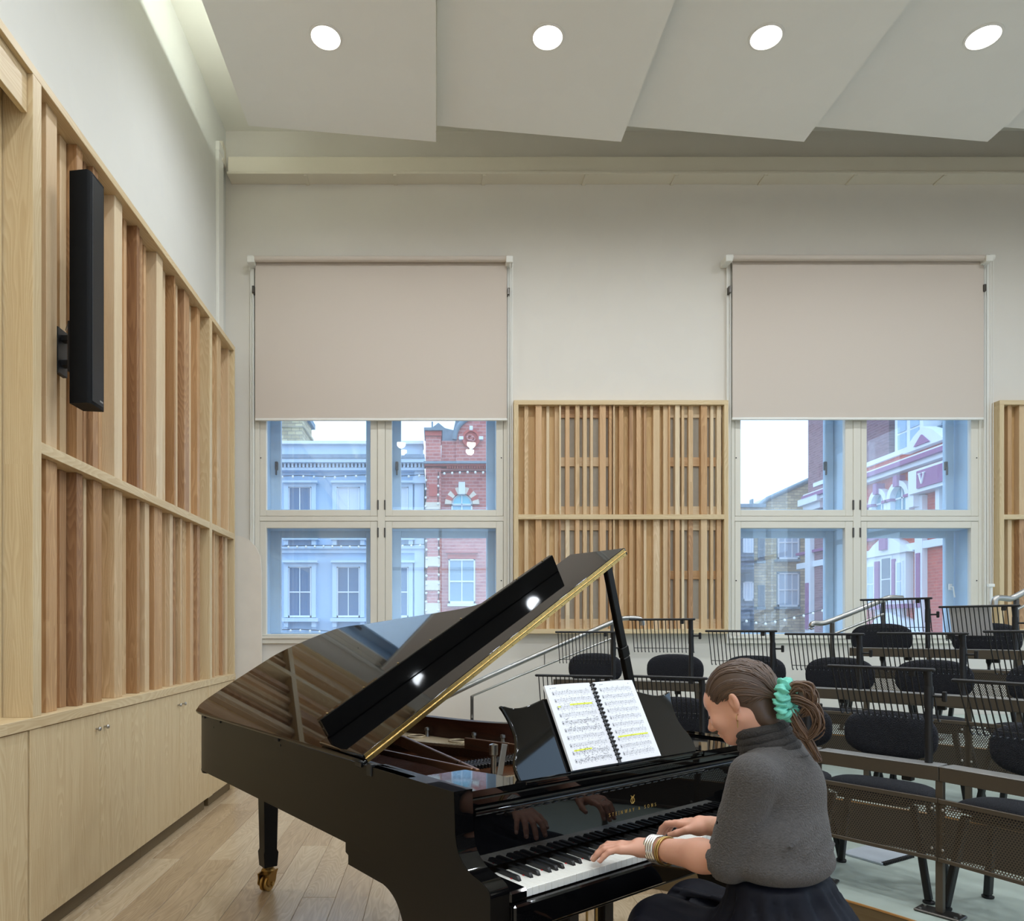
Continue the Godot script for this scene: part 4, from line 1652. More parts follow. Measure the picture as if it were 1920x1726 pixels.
	for i in 51:
		if off.has(i % 7):
			m.bx(uv(k0 + (i + 1) * kw + off[i % 7] - 0.0085, 0.122, 0.724), uv(k0 + (i + 1) * kw + off[i % 7] + 0.0085, 0.127, 0.7268))
	put("key_bushing", m, M.felt_red, pi_)
	# ---- maker's name and lyre on the fallboard
	var gold := mat(rgb8(206, 172, 96), 0.35, 0.85)
	var words := "STEINWAY & SONS"
	var f := SystemFont.new()
	f.font_names = PackedStringArray(["Droid Sans"])
	var x0 := 0.607
	var widths := {"I": 0.35, "W": 1.25, "&": 1.0, " ": 0.55, "T": 0.82, "E": 0.78, "Y": 0.82, "S": 0.8, "N": 1.0, "A": 0.92, "O": 1.08}
	var total := 0.0
	for ch in words:
		total += widths[ch] + 0.32
	var lets := Node3D.new()
	var ltr := MB.new()
	lets.free()
	var first: MeshInstance3D = null
	for ch in words:
		var adv: float = (widths[ch] + 0.32) / total * 0.246
		if ch != " ":
			var tm := TextMesh.new()
			tm.text = ch
			tm.font = f
			tm.font_size = 64
			tm.pixel_size = 0.00024 if ch != "&" else 0.0002
			tm.depth = 0.0006
			tm.horizontal_alignment = HORIZONTAL_ALIGNMENT_CENTER
			tm.vertical_alignment = VERTICAL_ALIGNMENT_CENTER
			put("letter", tm, gold, pi_, Transform3D(Basis(), uv(x0 + adv * 0.5, 0.1855, 0.809)))
		x0 += adv
	m = MB.new()
	var lc := uv(0.727, 0.1852, 0.842)
	for s in [-1, 1]:
		m.tube(spline([lc + Vector3(s * 0.002, -0.010, 0), lc + Vector3(s * 0.0085, -0.007, 0), lc + Vector3(s * 0.0085, 0.0, 0), lc + Vector3(s * 0.005, 0.006, 0), lc + Vector3(s * 0.0065, 0.012, 0), lc + Vector3(s * 0.009, 0.0135, 0)], 4), 0.0011, 6)
		m.tube(PackedVector3Array([lc + Vector3(s * 0.0015, -0.008, 0), lc + Vector3(s * 0.0015, 0.011, 0)]), 0.0005, 5)
	m.tube(PackedVector3Array([lc + Vector3(-0.006, 0.0085, 0), lc + Vector3(0.006, 0.0085, 0)]), 0.0009, 6)
	m.tube(PackedVector3Array([lc + Vector3(-0.006, -0.012, 0), lc + Vector3(0.006, -0.012, 0)]), 0.0011, 6)
	m.tube(PackedVector3Array([lc + Vector3(0, -0.008, 0), lc + Vector3(0, 0.011, 0)]), 0.0005, 5)
	put("lyre_emblem", m, gold, pi_)
	# ---- lid: hinged along the bass side, raised
	var th := 0.5268
	var lid_x := Transform3D(Basis(Vector3(cos(th), sin(th), 0), Vector3(0, 0, -1), Vector3(-sin(th), cos(th), 0)), Vector3(0, RIM + 0.008, 0))
	var lid := smooth2([[-0.012, 0.626], [-0.013, 1.2], [-0.013, 1.8], [-0.012, 2.24], [0.012, 2.325], [0.06, 2.37], [0.15, 2.385], [0.3, 2.388], [0.45, 2.388], [0.55, 2.376], [0.65, 2.312], [0.745, 2.225], [0.83, 2.10], [0.868, 1.88], [0.92, 1.62], [0.965, 1.38], [1.012, 1.19], [1.10, 1.075], [1.21, 1.0], [1.32, 0.92], [1.41, 0.80], [1.448, 0.70], [1.452, 0.626]], 5)
	put("lid", plate(lid, 0.016, 0.0065, lid_x), M.lacquer, pi_)
	var flap := PackedVector2Array([Vector2(-0.005, 0.628), Vector2(1.450, 0.628), Vector2(1.448, 0.93), Vector2(0.0, 0.93)])
	put("lid_flap", plate(flap, 0.015, 0.004, lid_x.translated_local(Vector3(0, 0, 0.018))), M.lacquer, pi_)
	m = MB.new()     # the flap's hanging front, standing up now that the flap is folded back
	m.box(lid_x * Transform3D(Basis(Vector3(0, 0, 1), 0.034).inverse(), Vector3(0.655, 0.892, 0.033 + 0.0375)), Vector3(1.25, 0.024, 0.075), 0.003, 0)
	var lip := put("flap_front", m, M.lacquer, pi_)
	m = MB.new()
	for i in 8:
		m.ball(lid_x * Vector3(0.07 + i * 0.165, 0.912 - i * 0.0055, 0.1085), Vector3(0.005, 0.002, 0.005), 8)
	put("rubber_studs", m, M.brass, lip)
	m = MB.new()
	m.box(lid_x * Transform3D(Basis(), Vector3(0.722, 0.6255, 0.0085)), Vector3(1.44, 0.002, 0.012), 0.0, 0)
	m.box(lid_x * Transform3D(Basis(), Vector3(0.722, 0.6265, 0.026)), Vector3(1.44, 0.002, 0.012), 0.0, 0)
	m.tube(PackedVector3Array([lid_x * Vector3(0.0, 0.625, 0.017), lid_x * Vector3(1.445, 0.625, 0.017)]), 0.0035, 10)
	var hinge := put("lid_hinge", m, M.brass, pi_)
	m = MB.new()
	for i in 34:
		for s in [0.0075, 0.0268]:
			m.ball(lid_x * Vector3(0.03 + i * 0.0422 + (0.012 if s > 0.01 else 0.0), 0.6240 if s < 0.01 else 0.625, s), Vector3(0.0022, 0.0022, 0.0012), 6)
	put("hinge_screws", m, M.old_brass, hinge)
	m = MB.new()
	for v in [0.68, 1.32, 1.98, 2.2]:
		m.bx(uv(-0.006, v - 0.02, RIM - 0.010), uv(0.004, v + 0.02, RIM + 0.010), 0.001)
	put("rim_hinge", m, M.black_plastic, pi_)
	# ---- lid prop
	var top := lid_x * Vector3(1.355, 0.667, -0.002)
	var foot := uv(1.432, 0.70, 0.925)
	var px := along(foot, top, Vector3(0, 0, 1))
	m = MB.new()
	var l := foot.distance_to(top)
	for i in 3:
		var a: float = [-0.5, -0.02, 0.04][i] * l
		var b: float = [-0.02, 0.04, 0.5][i] * l
		var w0: float = [0.044, 0.05, 0.038][i]
		m.box(px * Transform3D(Basis(), Vector3(0, (a + b) / 2, 0)), Vector3(w0, b - a, 0.026), 0.004)
	put("lid_prop", m, M.satin, pi_)
	# ---- inside: soundboard, plate, struts, strings, dampers
	var bed: PackedVector2Array = Geometry2D.offset_polygon(outer, -0.03)[0]
	m = MB.new()
	var ix := Geometry2D.triangulate_polygon(bed)
	for k in range(0, ix.size(), 3):
		m.tri(uv(bed[ix[k]].x, bed[ix[k]].y, 0.795), uv(bed[ix[k + 1]].x, bed[ix[k + 1]].y, 0.795), uv(bed[ix[k + 2]].x, bed[ix[k + 2]].y, 0.795), Vector3.UP, Vector3.UP, Vector3.UP, bed[ix[k]], bed[ix[k + 1]], bed[ix[k + 2]])
	put("soundboard", m, M.soundboard, pi_)
	# the gilded plate: a band along the treble rim with round holes, and the pin field in front
	var edge := inset(inn, 0.012, true)
	if edge[40].distance_to(inn[40]) > 0.0 and Geometry2D.is_point_in_polygon(edge[40], outer) == false:
		edge = inset(inn, -0.012, true)
	var band := PackedVector2Array()
	var c := smooth2([[1.40, 0.46], [1.31, 0.74], [1.13, 0.92], [0.96, 1.03], [0.84, 1.16], [0.74, 1.36], [0.66, 1.62], [0.58, 1.86], [0.5, 2.06]], 5)
	var o2 := smooth2([[1.42, 0.48], [1.395, 0.7], [1.30, 0.86], [1.17, 0.98], [1.06, 1.07], [0.975, 1.18], [0.915, 1.36], [0.86, 1.62], [0.80, 1.9], [0.72, 2.08]], 5)
	for q in c:
		band.append(q)
	for i in o2.size():
		band.append(o2[o2.size() - 1 - i])
	var holes := [Vector2(1.22, 0.893), Vector2(1.08, 0.985), Vector2(0.965, 1.10), Vector2(0.875, 1.29), Vector2(0.80, 1.52), Vector2(0.74, 1.74)]
	var bits := [band]
	for hc in holes:
		var ring := PackedVector2Array()
		for i in 14:
			ring.append(hc + Vector2.from_angle(TAU * i / 14) * 0.036)
		# split the band at the hole's middle, so that each hole is a notch in two pieces
		var cutter := PackedVector2Array([hc + Vector2(-0.4, -0.0004), hc + Vector2(0.4, -0.0004), hc + Vector2(0.4, 0.0004), hc + Vector2(-0.4, 0.0004)])
		var next := []
		for b in bits:
			for piece in Geometry2D.clip_polygons(b, cutter):
				for piece2 in Geometry2D.clip_polygons(piece, ring):
					next.append(piece2)
		bits = next
	m = MB.new()
	var flat := Transform3D(Basis(Vector3(1, 0, 0), Vector3(0, 0, -1), Vector3(0, 1, 0)), Vector3(0, 0.862, 0))
	for b in bits:
		if b.size() > 2:
			m.prism(b, 0.012, flat, 30.0)
	for hc in holes:
		var path := PackedVector3Array()
		for i in 21:
			var q: Vector2 = hc + Vector2.from_angle(TAU * i / 20) * 0.041
			path.append(uv(q.x, q.y, 0.876))
		m.tube(path, 0.006, 8)
	m.prism(vec([[0.05, 0.30], [1.42, 0.30], [1.42, 0.50], [0.9, 0.56], [0.38, 0.60], [0.05, 0.64]]), 0.012, flat, 30.0)
	put("iron_plate", m, M.plate, pi_)
	for q in [[1.15, 0.99], [0.99, 1.11], [0.93, 1.24], [1.29, 0.84], [0.85, 1.5]]:
		m = MB.new()
		m.lathe(PackedVector2Array([Vector2(0.011, 0.872), Vector2(0.009, 0.888), Vector2(0.0085, 0.90), Vector2(0.013, 0.904), Vector2(0.012, 0.916), Vector2(0.0, 0.92)]), Transform3D(Basis(), uv(q[0], q[1], 0)), 12)
		put("plate_bolt", m, M.steel, pi_)
	for q in [[0.39, 0.56, 0.60, 1.34, 0.70, 1.70], [0.388, 0.585, 0.335, 1.10, 0.30, 1.9], [0.86, 0.50, 0.84, 0.9, 0.83, 1.18], [1.14, 0.46, 1.12, 0.7, 1.11, 0.93]]:
		m = MB.new()
		var a := uv(q[0], q[1], 0.895)
		var b := uv(q[2], q[3], 0.895)
		var e := uv(q[4], q[5], 0.885)
		m.box(along(a, b, Vector3.UP), Vector3(0.016, a.distance_to(b), 0.05), 0.003)
		m.box(along(b, e, Vector3.UP), Vector3(0.016, b.distance_to(e), 0.05), 0.003)
		put("plate_strut", m, M.strut, pi_)
	m = MB.new()
	for i in 34:       # bass strings cross over the others
		var u := 0.07 + i * 0.0078
		m.tube(PackedVector3Array([uv(u, 0.62, 0.902), uv(u + 0.10 + i * 0.002, 2.05, 0.898)]), 0.0016, 4)
	put("bass_strings", m, M.copper, pi_).set_meta("kind", "stuff")
	m = MB.new()
	for i in 90:
		var u := 0.36 + i * 0.0115
		var v1 := 1.75 - 1.02 * pow(float(i) / 90.0, 0.75)
		m.tube(PackedVector3Array([uv(u, 0.5, 0.889), uv(u - 0.03 + 0.04 * (i / 90.0), v1, 0.884)]), 0.0007, 3)
	put("strings", m, M.string, pi_).set_meta("kind", "stuff")
	m = MB.new()
	for i in 48:
		var u := 0.40 + i * 0.0155
		m.bx(uv(u, 0.66, 0.891), uv(u + 0.010, 0.75, 0.908), 0.002)
		m.tube(PackedVector3Array([uv(u + 0.005, 0.70, 0.908), uv(u + 0.005, 0.69, 0.925)]), 0.0016, 4)
	put("dampers", m, M.ebony, pi_).set_meta("kind", "stuff")
	m = MB.new()
	m.box(along(uv(0.491, 0.567, 0.875), uv(0.516, 0.567, 0.99), Vector3(0, 0, 1)), Vector3(0.024, 0.12, 0.006), 0.001)
	put("desk_stay", m, M.desk_top, pi_)
	m = MB.new()
	m.lathe(PackedVector2Array([Vector2(0.010, 0.87), Vector2(0.010, 0.945), Vector2(0.016, 0.95), Vector2(0.016, 0.985), Vector2(0.0, 0.99)]), Transform3D(Basis(), uv(0.503, 0.61, 0)), 12)
	put("stay_post", m, M.steel, pi_)
	# ---- music desk
	var lean := deg_to_rad(26.0)
	var desk := Transform3D(Basis(Vector3(1, 0, 0), Vector3(0, cos(lean), -sin(lean)), Vector3(0, sin(lean), cos(lean))), uv(0, 0.213, 0.952))
	m = MB.new()
	m.bx(uv(0.262, 0.196, 0.936), uv(1.128, 0.30, 0.950), 0.004, 0)
	m.bx(uv(0.262, 0.19, 0.945), uv(1.128, 0.202, 0.957), 0.003, 0)
	put("desk_tray", m, M.lacquer, pi_)
	var dl := [[0.262, 0.0], [0.258, 0.03], [0.266, 0.065], [0.288, 0.10], [0.297, 0.135], [0.293, 0.18], [0.283, 0.215], [0.276, 0.232], [0.288, 0.233], [0.325, 0.224], [0.38, 0.226], [0.46, 0.245]]
	var pl := smooth2(dl, 4)
	var full := PackedVector2Array()
	for q in pl:
		full.append(q)
	for i in pl.size():
		full.append(Vector2(1.385 - pl[pl.size() - 1 - i].x, pl[pl.size() - 1 - i].y))
	put("music_desk", plate(full, 0.014, 0.005, desk.translated_local(Vector3(0, 0, -0.014))), M.lacquer, pi_)
	# ---- legs, lyre, casters
	m = MB.new()
	var lx := uv(0.372, 2.295, 0)
	for q in [[0.70, 0.22, 0.088, 0.070], [0.22, 0.205, 0.070, 0.082], [0.205, 0.13, 0.082, 0.072]]:
		taper(m, lx, q[0], q[1], q[2], q[3])
	put("leg", m, M.satin, pi_)
	caster(pi_, lx, 0.6)
	var lp := smooth2([[0.572, 0.622], [0.517, 0.613], [0.472, 0.589], [0.438, 0.544], [0.405, 0.47], [0.36, 0.36], [0.335, 0.24], [0.33, 0.13]], 4)
	lp.append_array(vec([[0.20, 0.13], [0.19, 0.30], [0.16, 0.46], [0.10, 0.56], [0.06, 0.622]]))
	for s in 2:
		m = MB.new()
		m.prism(lp, 0.10, Transform3D(Basis(Vector3(0, 0, -1), Vector3(0, 1, 0), Vector3(1, 0, 0)), Vector3(0.004 if s == 0 else PW - 0.104, 0, 0)), 30.0)
		put("leg", m, M.satin, pi_)
		caster(pi_, uv(0.054 if s == 0 else PW - 0.054, 0.265, 0), 1.0)
	for u in [0.72, 0.905]:
		m = MB.new()
		m.bx(uv(u - 0.026, 0.43, 0.10), uv(u + 0.026, 0.482, 0.64), 0.004)
		put("lyre_post", m, M.satin, pi_)
	m = MB.new()
	m.bx(uv(0.66, 0.40, 0.06), uv(0.965, 0.50, 0.13), 0.006)
	put("pedal_box", m, M.satin, pi_)
	for u in [0.76, 0.8125, 0.865]:
		m = MB.new()
		m.tube(PackedVector3Array([uv(u, 0.455, 0.12), uv(u, 0.455, 0.64)]), 0.0045, 8)
		put("pedal_rod", m, M.brass, pi_)
		m = MB.new()
		m.box(Transform3D(Basis(), uv(u, 0.34, 0.07)), Vector3(0.024, 0.01, 0.13), 0.004)
		put("pedal", m, M.brass, pi_)
	# ---- pin holes that show on the bass side
	m = MB.new()
	for q in [[2.06, 0.925], [1.29, 0.94]]:
		m.ball(uv(-0.001, q[0], q[1]), Vector3(0.002, 0.006, 0.006), 8)
	put("side_screws", m, M.black_plastic, pi_)
	m = MB.new()
	m.bx(uv(-0.006, 0.60, RIM - 0.03), uv(0.012, 0.628, RIM + 0.01), 0.003)
	put("hinge_end", m, M.black_plastic, pi_)
	m = MB.new()       # rubber foot under the tail corner
	m.lathe(PackedVector2Array([Vector2(0.0, 0.672), Vector2(0.045, 0.674), Vector2(0.05, 0.691)]), Transform3D(Basis(), uv(0.055, 2.26, 0)), 18)
	put("tail_block", m, M.satin, pi_)


func taper(m: MB, at: Vector3, y0: float, y1: float, w0: float, w1: float) -> void:
	var a := []
	var b := []
	for k in [[-1, -1], [1, -1], [1, 1], [-1, 1]]:
		a.append(at + Vector3(k[0] * w0 / 2, y0, k[1] * w0 / 2))
		b.append(at + Vector3(k[0] * w1 / 2, y1, k[1] * w1 / 2))
	for i in 4:
		var j := (i + 1) % 4
		var nn: Vector3 = (a[i] + a[j] - a[0] - a[1] - a[2] - a[3] + (a[i] + a[j])) * Vector3(1, 0, 1) - at * 0.0
		nn = ((a[i] + a[j]) / 2.0 - at) * Vector3(1, 0, 1)
		m.quad(a[i], a[j], b[j], b[i], nn.normalized())
	m.quad(a[0], a[1], a[2], a[3], Vector3.UP)
	m.quad(b[0], b[1], b[2], b[3], Vector3.DOWN)


func caster(parent: Node3D, at: Vector3, turn: float) -> void:
	var m := MB.new()
	var b := Basis(Vector3.UP, turn)
	# horn-shaped fork
	m.lathe(PackedVector2Array([Vector2(0.0, 0.088), Vector2(0.034, 0.09), Vector2(0.037, 0.108), Vector2(0.026, 0.122), Vector2(0.022, 0.132)]), Transform3D(Basis(), at), 20)
	for s in [-1, 1]:
		m.prism(smooth2([[-0.05, 0.098], [-0.046, 0.07], [-0.05, 0.045], [-0.03, 0.026], [0.0, 0.03], [0.02, 0.05], [0.03, 0.085], [0.044, 0.104], [0.02, 0.106]], 4), 0.008, Transform3D(b, at + b * Vector3(0, 0, s * 0.03 - 0.004)), 40.0)
	var fork := put("caster", m, M.old_brass, parent)
	m = MB.new()
	for s in [-1, 1]:
		m.lathe(PackedVector2Array([Vector2(0.012, -0.008), Vector2(0.034, -0.009), Vector2(0.041, -0.006), Vector2(0.041, 0.006), Vector2(0.034, 0.009), Vector2(0.012, 0.008)]), Transform3D(b * Basis(Vector3.RIGHT, PI / 2), at + b * Vector3(-0.012, 0.041, s * 0.014)), 24)
	m.tube(PackedVector3Array([at + b * Vector3(-0.012, 0.041, -0.04), at + b * Vector3(-0.012, 0.041, 0.04)]), 0.012, 12)
	put("wheel", m, M.brass, fork)


func build_small_things() -> void:
	# bench
	var pa := piano_at()
	var b := thing("piano_bench", "black padded piano bench under the pianist's dark skirt", "bench", Transform3D(pa.basis, pa * uv(0.60, -0.44, 0)))
	var m := MB.new()
	super_pad(m, Vector3(0, 0.485, 0), Vector3(0.30, 0.035, 0.17), 5.0, true)
	put("seat", m, M.cloth, b)
	m = MB.new()
	m.bx(Vector3(-0.29, 0.39, -0.16), Vector3(0.29, 0.455, 0.16), 0.004)
	put("box", m, M.satin, b)
	for sx in [-1, 1]:
		for sz in [-1, 1]:
			m = MB.new()
			taper(m, Vector3(sx * 0.26, 0, sz * 0.13), 0.39, 0.0, 0.05, 0.036)
			put("leg", m, M.satin, b)
	# ring-bound score on the music desk
	var lean := deg_to_rad(26.0)
	var desk := pa * Transform3D(Basis(Vector3(1, 0, 0), Vector3(0, cos(lean), -sin(lean)), Vector3(0, sin(lean), cos(lean))), uv(0, 0.213, 0.958))
	var bk := thing("music_book", "open ring-bound piano score with yellow highlighting, on the piano's music desk", "music book", desk.translated_local(Vector3(0.683, 0.0, 0.004)))
	var w := 0.208
	var h := 0.277
	for s in 2:
		var stack := MB.new()
		var pg := MB.new()
		var sg := -1.0 if s == 0 else 1.0
		var rows := []
		var n := 8
		for i in n + 1:
			var t := float(i) / n
			var x := sg * (0.008 + w * t)
			var z := 0.010 + 0.006 * sin(t * PI * 0.9) - 0.004 * t
			rows.append([Vector3(x, 0.0, z), Vector3(x, h, z)])
		for i in n:
			var a: Vector3 = rows[i][0]
			var c: Vector3 = rows[i + 1][0]
			var d := (c - a).normalized()
			var nn := Vector3(-d.z, 0, d.x) * sg
			nn = Vector3(nn.x, 0, absf(nn.z)).normalized()
			var u0 := float(i) / n
			var u1 := float(i + 1) / n
			if s == 0:
				u0 = 1.0 - u0
				u1 = 1.0 - u1
			pg.quad(a, c, rows[i + 1][1], rows[i][1], nn, Vector2(u0, 1), Vector2(u1, 1), Vector2(u1, 0), Vector2(u0, 0))
			for q in [[a, c], [rows[i][1], rows[i + 1][1]]]:
				var y := Vector3.DOWN if q[0] == a else Vector3.UP
				stack.quad(q[0], q[1], Vector3(q[1].x, q[1].y, 0), Vector3(q[0].x, q[0].y, 0), y)
		var e: Vector3 = rows[n][0]
		stack.quad(e, rows[n][1], Vector3(e.x, h, 0), Vector3(e.x, 0, 0), Vector3(sg, 0, 0))
		stack.quad(Vector3(sg * 0.008, 0, 0), Vector3(e.x, 0, 0), Vector3(e.x, h, 0), Vector3(sg * 0.008, h, 0), Vector3(0, 0, -1))
		put("page_block", stack, M.paper, bk)
		var pm := mat(Color.WHITE, 0.75)
		pm.albedo_texture = score_page(s)
		put("page", pg, pm, bk)
	m = MB.new()
	for i in 19:
		var y := 0.012 + i * 0.0141
		var path := PackedVector3Array()
		for k in 9:
			var a := PI * (-0.15 + 1.3 * k / 8.0)
			path.append(Vector3(cos(a) * 0.0095, y + 0.0015 * sin(a), 0.011 + sin(a) * 0.008))
		m.tube(path, 0.0026, 6, 1.0, Vector3(0, 1, 0))
	put("binding_rings", m, M.black_plastic, bk)
	# loudspeaker
	var sp := thing("column_speaker", "tall narrow black column loudspeaker on a wall bracket, in front of the left slats", "loudspeaker")
	var c := [Vector3(-1.694, 0, -3.252), Vector3(-1.602, 0, -3.240), Vector3(-1.594, 0, -3.386), Vector3(-1.686, 0, -3.392)]
	m = MB.new()
	var foot := PackedVector2Array([Vector2(-1.696, 3.255), Vector2(-1.612, 3.243), Vector2(-1.603, 3.250), Vector2(-1.597, 3.262), Vector2(-1.594, 3.376), Vector2(-1.600, 3.386), Vector2(-1.690, 3.372)])
	m.prism(foot, 1.075, Transform3D(Basis(Vector3(1, 0, 0), Vector3(0, 0, -1), Vector3(0, 1, 0)), Vector3(0, 2.436, 0)), 50.0)
	put("cabinet", m, M.speaker, sp)
	m = MB.new()
	m.bx(Vector3(-1.6045, 2.45, -3.372), Vector3(-1.5935, 3.50, -3.266), 0.002)
	var gm := mat(rgb8(17, 18, 22), 0.45, 0.2)
	put("grille", m, gm, sp)
	m = MB.new()
	m.bx(Vector3(-1.5945, 2.468, -3.365), Vector3(-1.592, 2.476, -3.335), 0.0005)
	put("badge", m, M.steel, sp)
	m = MB.new()
	m.bx(Vector3(-1.83, 2.62, -3.45), Vector3(-1.806, 2.84, -3.36), 0.003)
	m.bx(Vector3(-1.81, 2.66, -3.43), Vector3(-1.72, 2.69, -3.39), 0.003)
	m.bx(Vector3(-1.81, 2.78, -3.43), Vector3(-1.72, 2.81, -3.39), 0.003)
	m.bx(Vector3(-1.73, 2.60, -3.40), Vector3(-1.688, 2.84, -3.30), 0.003)
	m.tube(PackedVector3Array([Vector3(-1.75, 2.63, -3.41), Vector3(-1.75, 2.84, -3.41)]), 0.014, 10)
	put("bracket", m, M.black_paint, sp)
	m = MB.new()
	m.tube(spline([Vector3(-1.82, 2.86, -3.46), Vector3(-1.79, 2.885, -3.43), Vector3(-1.72, 2.90, -3.38), Vector3(-1.69, 2.905, -3.34)], 5), 0.004, 6)
	put("cable", m, M.steel, sp)
	# sheet of paper on the back-row rack, note pad on the middle tier
	var ps := thing("sheet_of_paper", "plain pale sheet standing on the back row wire rack", "paper", seat(ROW[2] + 0.045, 0.884, FLOOR[2] + 0.636))
	m = MB.new()
	m.box(Transform3D(Basis(Vector3.RIGHT, 0.40), Vector3(-0.055, 0.192, -0.047)), Vector3(0.235, 0.215, 0.0015), 0.0, 0)
	put("sheet", m, mat(rgb8(226, 222, 222), 0.8), ps)
	var nb := thing("ring_notebook", "clear-covered ring notebook lying on the lowest tier behind the pianist's back", "notebook", Transform3D(Basis(Vector3.UP, 0.5), pol(3.08, 0.86, FLOOR[0])))
	m = MB.new()
	m.bx(Vector3(-0.15, 0.0, -0.11), Vector3(0.15, 0.012, 0.11), 0.002)
	put("cover", m, mat(rgb8(196, 204, 212), 0.25), nb)
	m = MB.new()
	for i in 18:
		m.bx(Vector3(-0.14 + i * 0.0155, 0.0, 0.1), Vector3(-0.131 + i * 0.0155, 0.016, 0.122), 0.002)
	put("rings", m, M.black_plastic, nb)


func score_page(side: int) -> ImageTexture:
	# printed music: staves, bar lines, clefs as blots, stems and heads, two marks of a yellow pen
	var r := RandomNumberGenerator.new()
	r.seed = 40 + side
	var w := 480
	var h := 640
	var im := Image.create(w, h, false, Image.FORMAT_RGB8)
	im.fill(rgb8(242, 242, 247))
	var ink := rgb8(70, 70, 78)
	var grey := rgb8(150, 150, 158)
	im.fill_rect(Rect2i(60 if side == 0 else 60, 22, 40, 4), grey)
	im.fill_rect(Rect2i(400 if side else 40, 24, 12, 6), grey)
	for k in 10:
		var y := 56 + k * 57
		var x0 := 48
		var x1 := 440 if side == 0 else 420
		if (side == 0 and (k == 2 or k == 8)) or (side == 1 and k == 7):
			var ya := y - 12
			var xa := 180 if k != 8 else 70
			var xb := 430 if k != 8 else 250
			if side == 1:
				xa = 60
				xb = 420
			im.fill_rect(Rect2i(xa, ya, xb - xa, 13), rgb8(236, 240, 70))
			if k == 2:
				im.fill_rect(Rect2i(60, ya + 8, 28, 10), rgb8(236, 240, 70))
		for i in 5:
			im.fill_rect(Rect2i(x0, y + i * 6, x1 - x0, 1), rgb8(120, 120, 128))
		im.fill_rect(Rect2i(x0, y, 2, 25), ink)
		for b in 4:
			im.fill_rect(Rect2i(x0 + (x1 - x0) * (b + 1) / 4 - 1, y, 1, 25), ink)
		# clef
		im.fill_rect(Rect2i(x0 + 8, y - 4, 3, 32), ink)
		im.fill_rect(Rect2i(x0 + 5, y + 10, 10, 9), ink)
		var x := x0 + 34
		var dense := side == 0 and (k == 4 or k == 5 or k >= 8)
		while x < x1 - 12:
			var ny := y + r.randi_range(-1, 7) * 3
			im.fill_rect(Rect2i(x, ny, 6, 4), ink)
			if r.randf() < 0.85:
				var up := r.randf() < 0.5
				im.fill_rect(Rect2i(x + (5 if up else 0), ny - (15 if up else 0), 1, 17), ink)
			if dense:
				im.fill_rect(Rect2i(x, ny + 7, 6, 4), ink)
				if r.randf() < 0.5:
					im.fill_rect(Rect2i(x, ny - 14, 16, 3), ink)
			elif r.randf() < 0.3:
				im.fill_rect(Rect2i(x + 5, ny - 14, 14, 2), ink)
			x += r.randi_range(9, 15) if dense else r.randi_range(12, 26)
		# words under the stave
		var tx := x0 + 30
		while tx < x1 - 30:
			var tw := r.randi_range(8, 24)
			im.fill_rect(Rect2i(tx, y + 34, tw, 2), grey)
			tx += tw + r.randi_range(6, 30)
	return ImageTexture.create_from_image(im)


# ---------------------------------------------------------------- the pianist
# the same axes as the piano, counted from the bench

func pv(u: float, v: float, h: float) -> Vector3:
	return Vector3(u - 0.55, h, -(v + 0.42))


func torus(m: MB, c: Vector3, axis: Vector3, r: float, minor: float, seg := 28, sides := 10, wave := 0.0, squash := 1.0) -> void:
	var x := along(c - axis, c + axis, Vector3(0.3, 0.2, 0.9))
	var rows := []
	for i in seg + 1:
		var a := TAU * i / seg
		var ring := PackedVector3Array()
		for k in sides:
			var b := TAU * k / sides
			var rr := minor * (1.0 + wave * (0.5 * sin(a * 9.0 + 2.0 * sin(b)) + 0.35 * sin(a * 17.0 + b * 2.0) + 0.3 * cos(b * 3.0 + a * 4.0)))
			var d := r + cos(b) * rr
			ring.append(c + x.basis * Vector3(cos(a) * d, sin(b) * rr * squash, sin(a) * d))
		rows.append(ring)
	m.grid(rows, true, true)


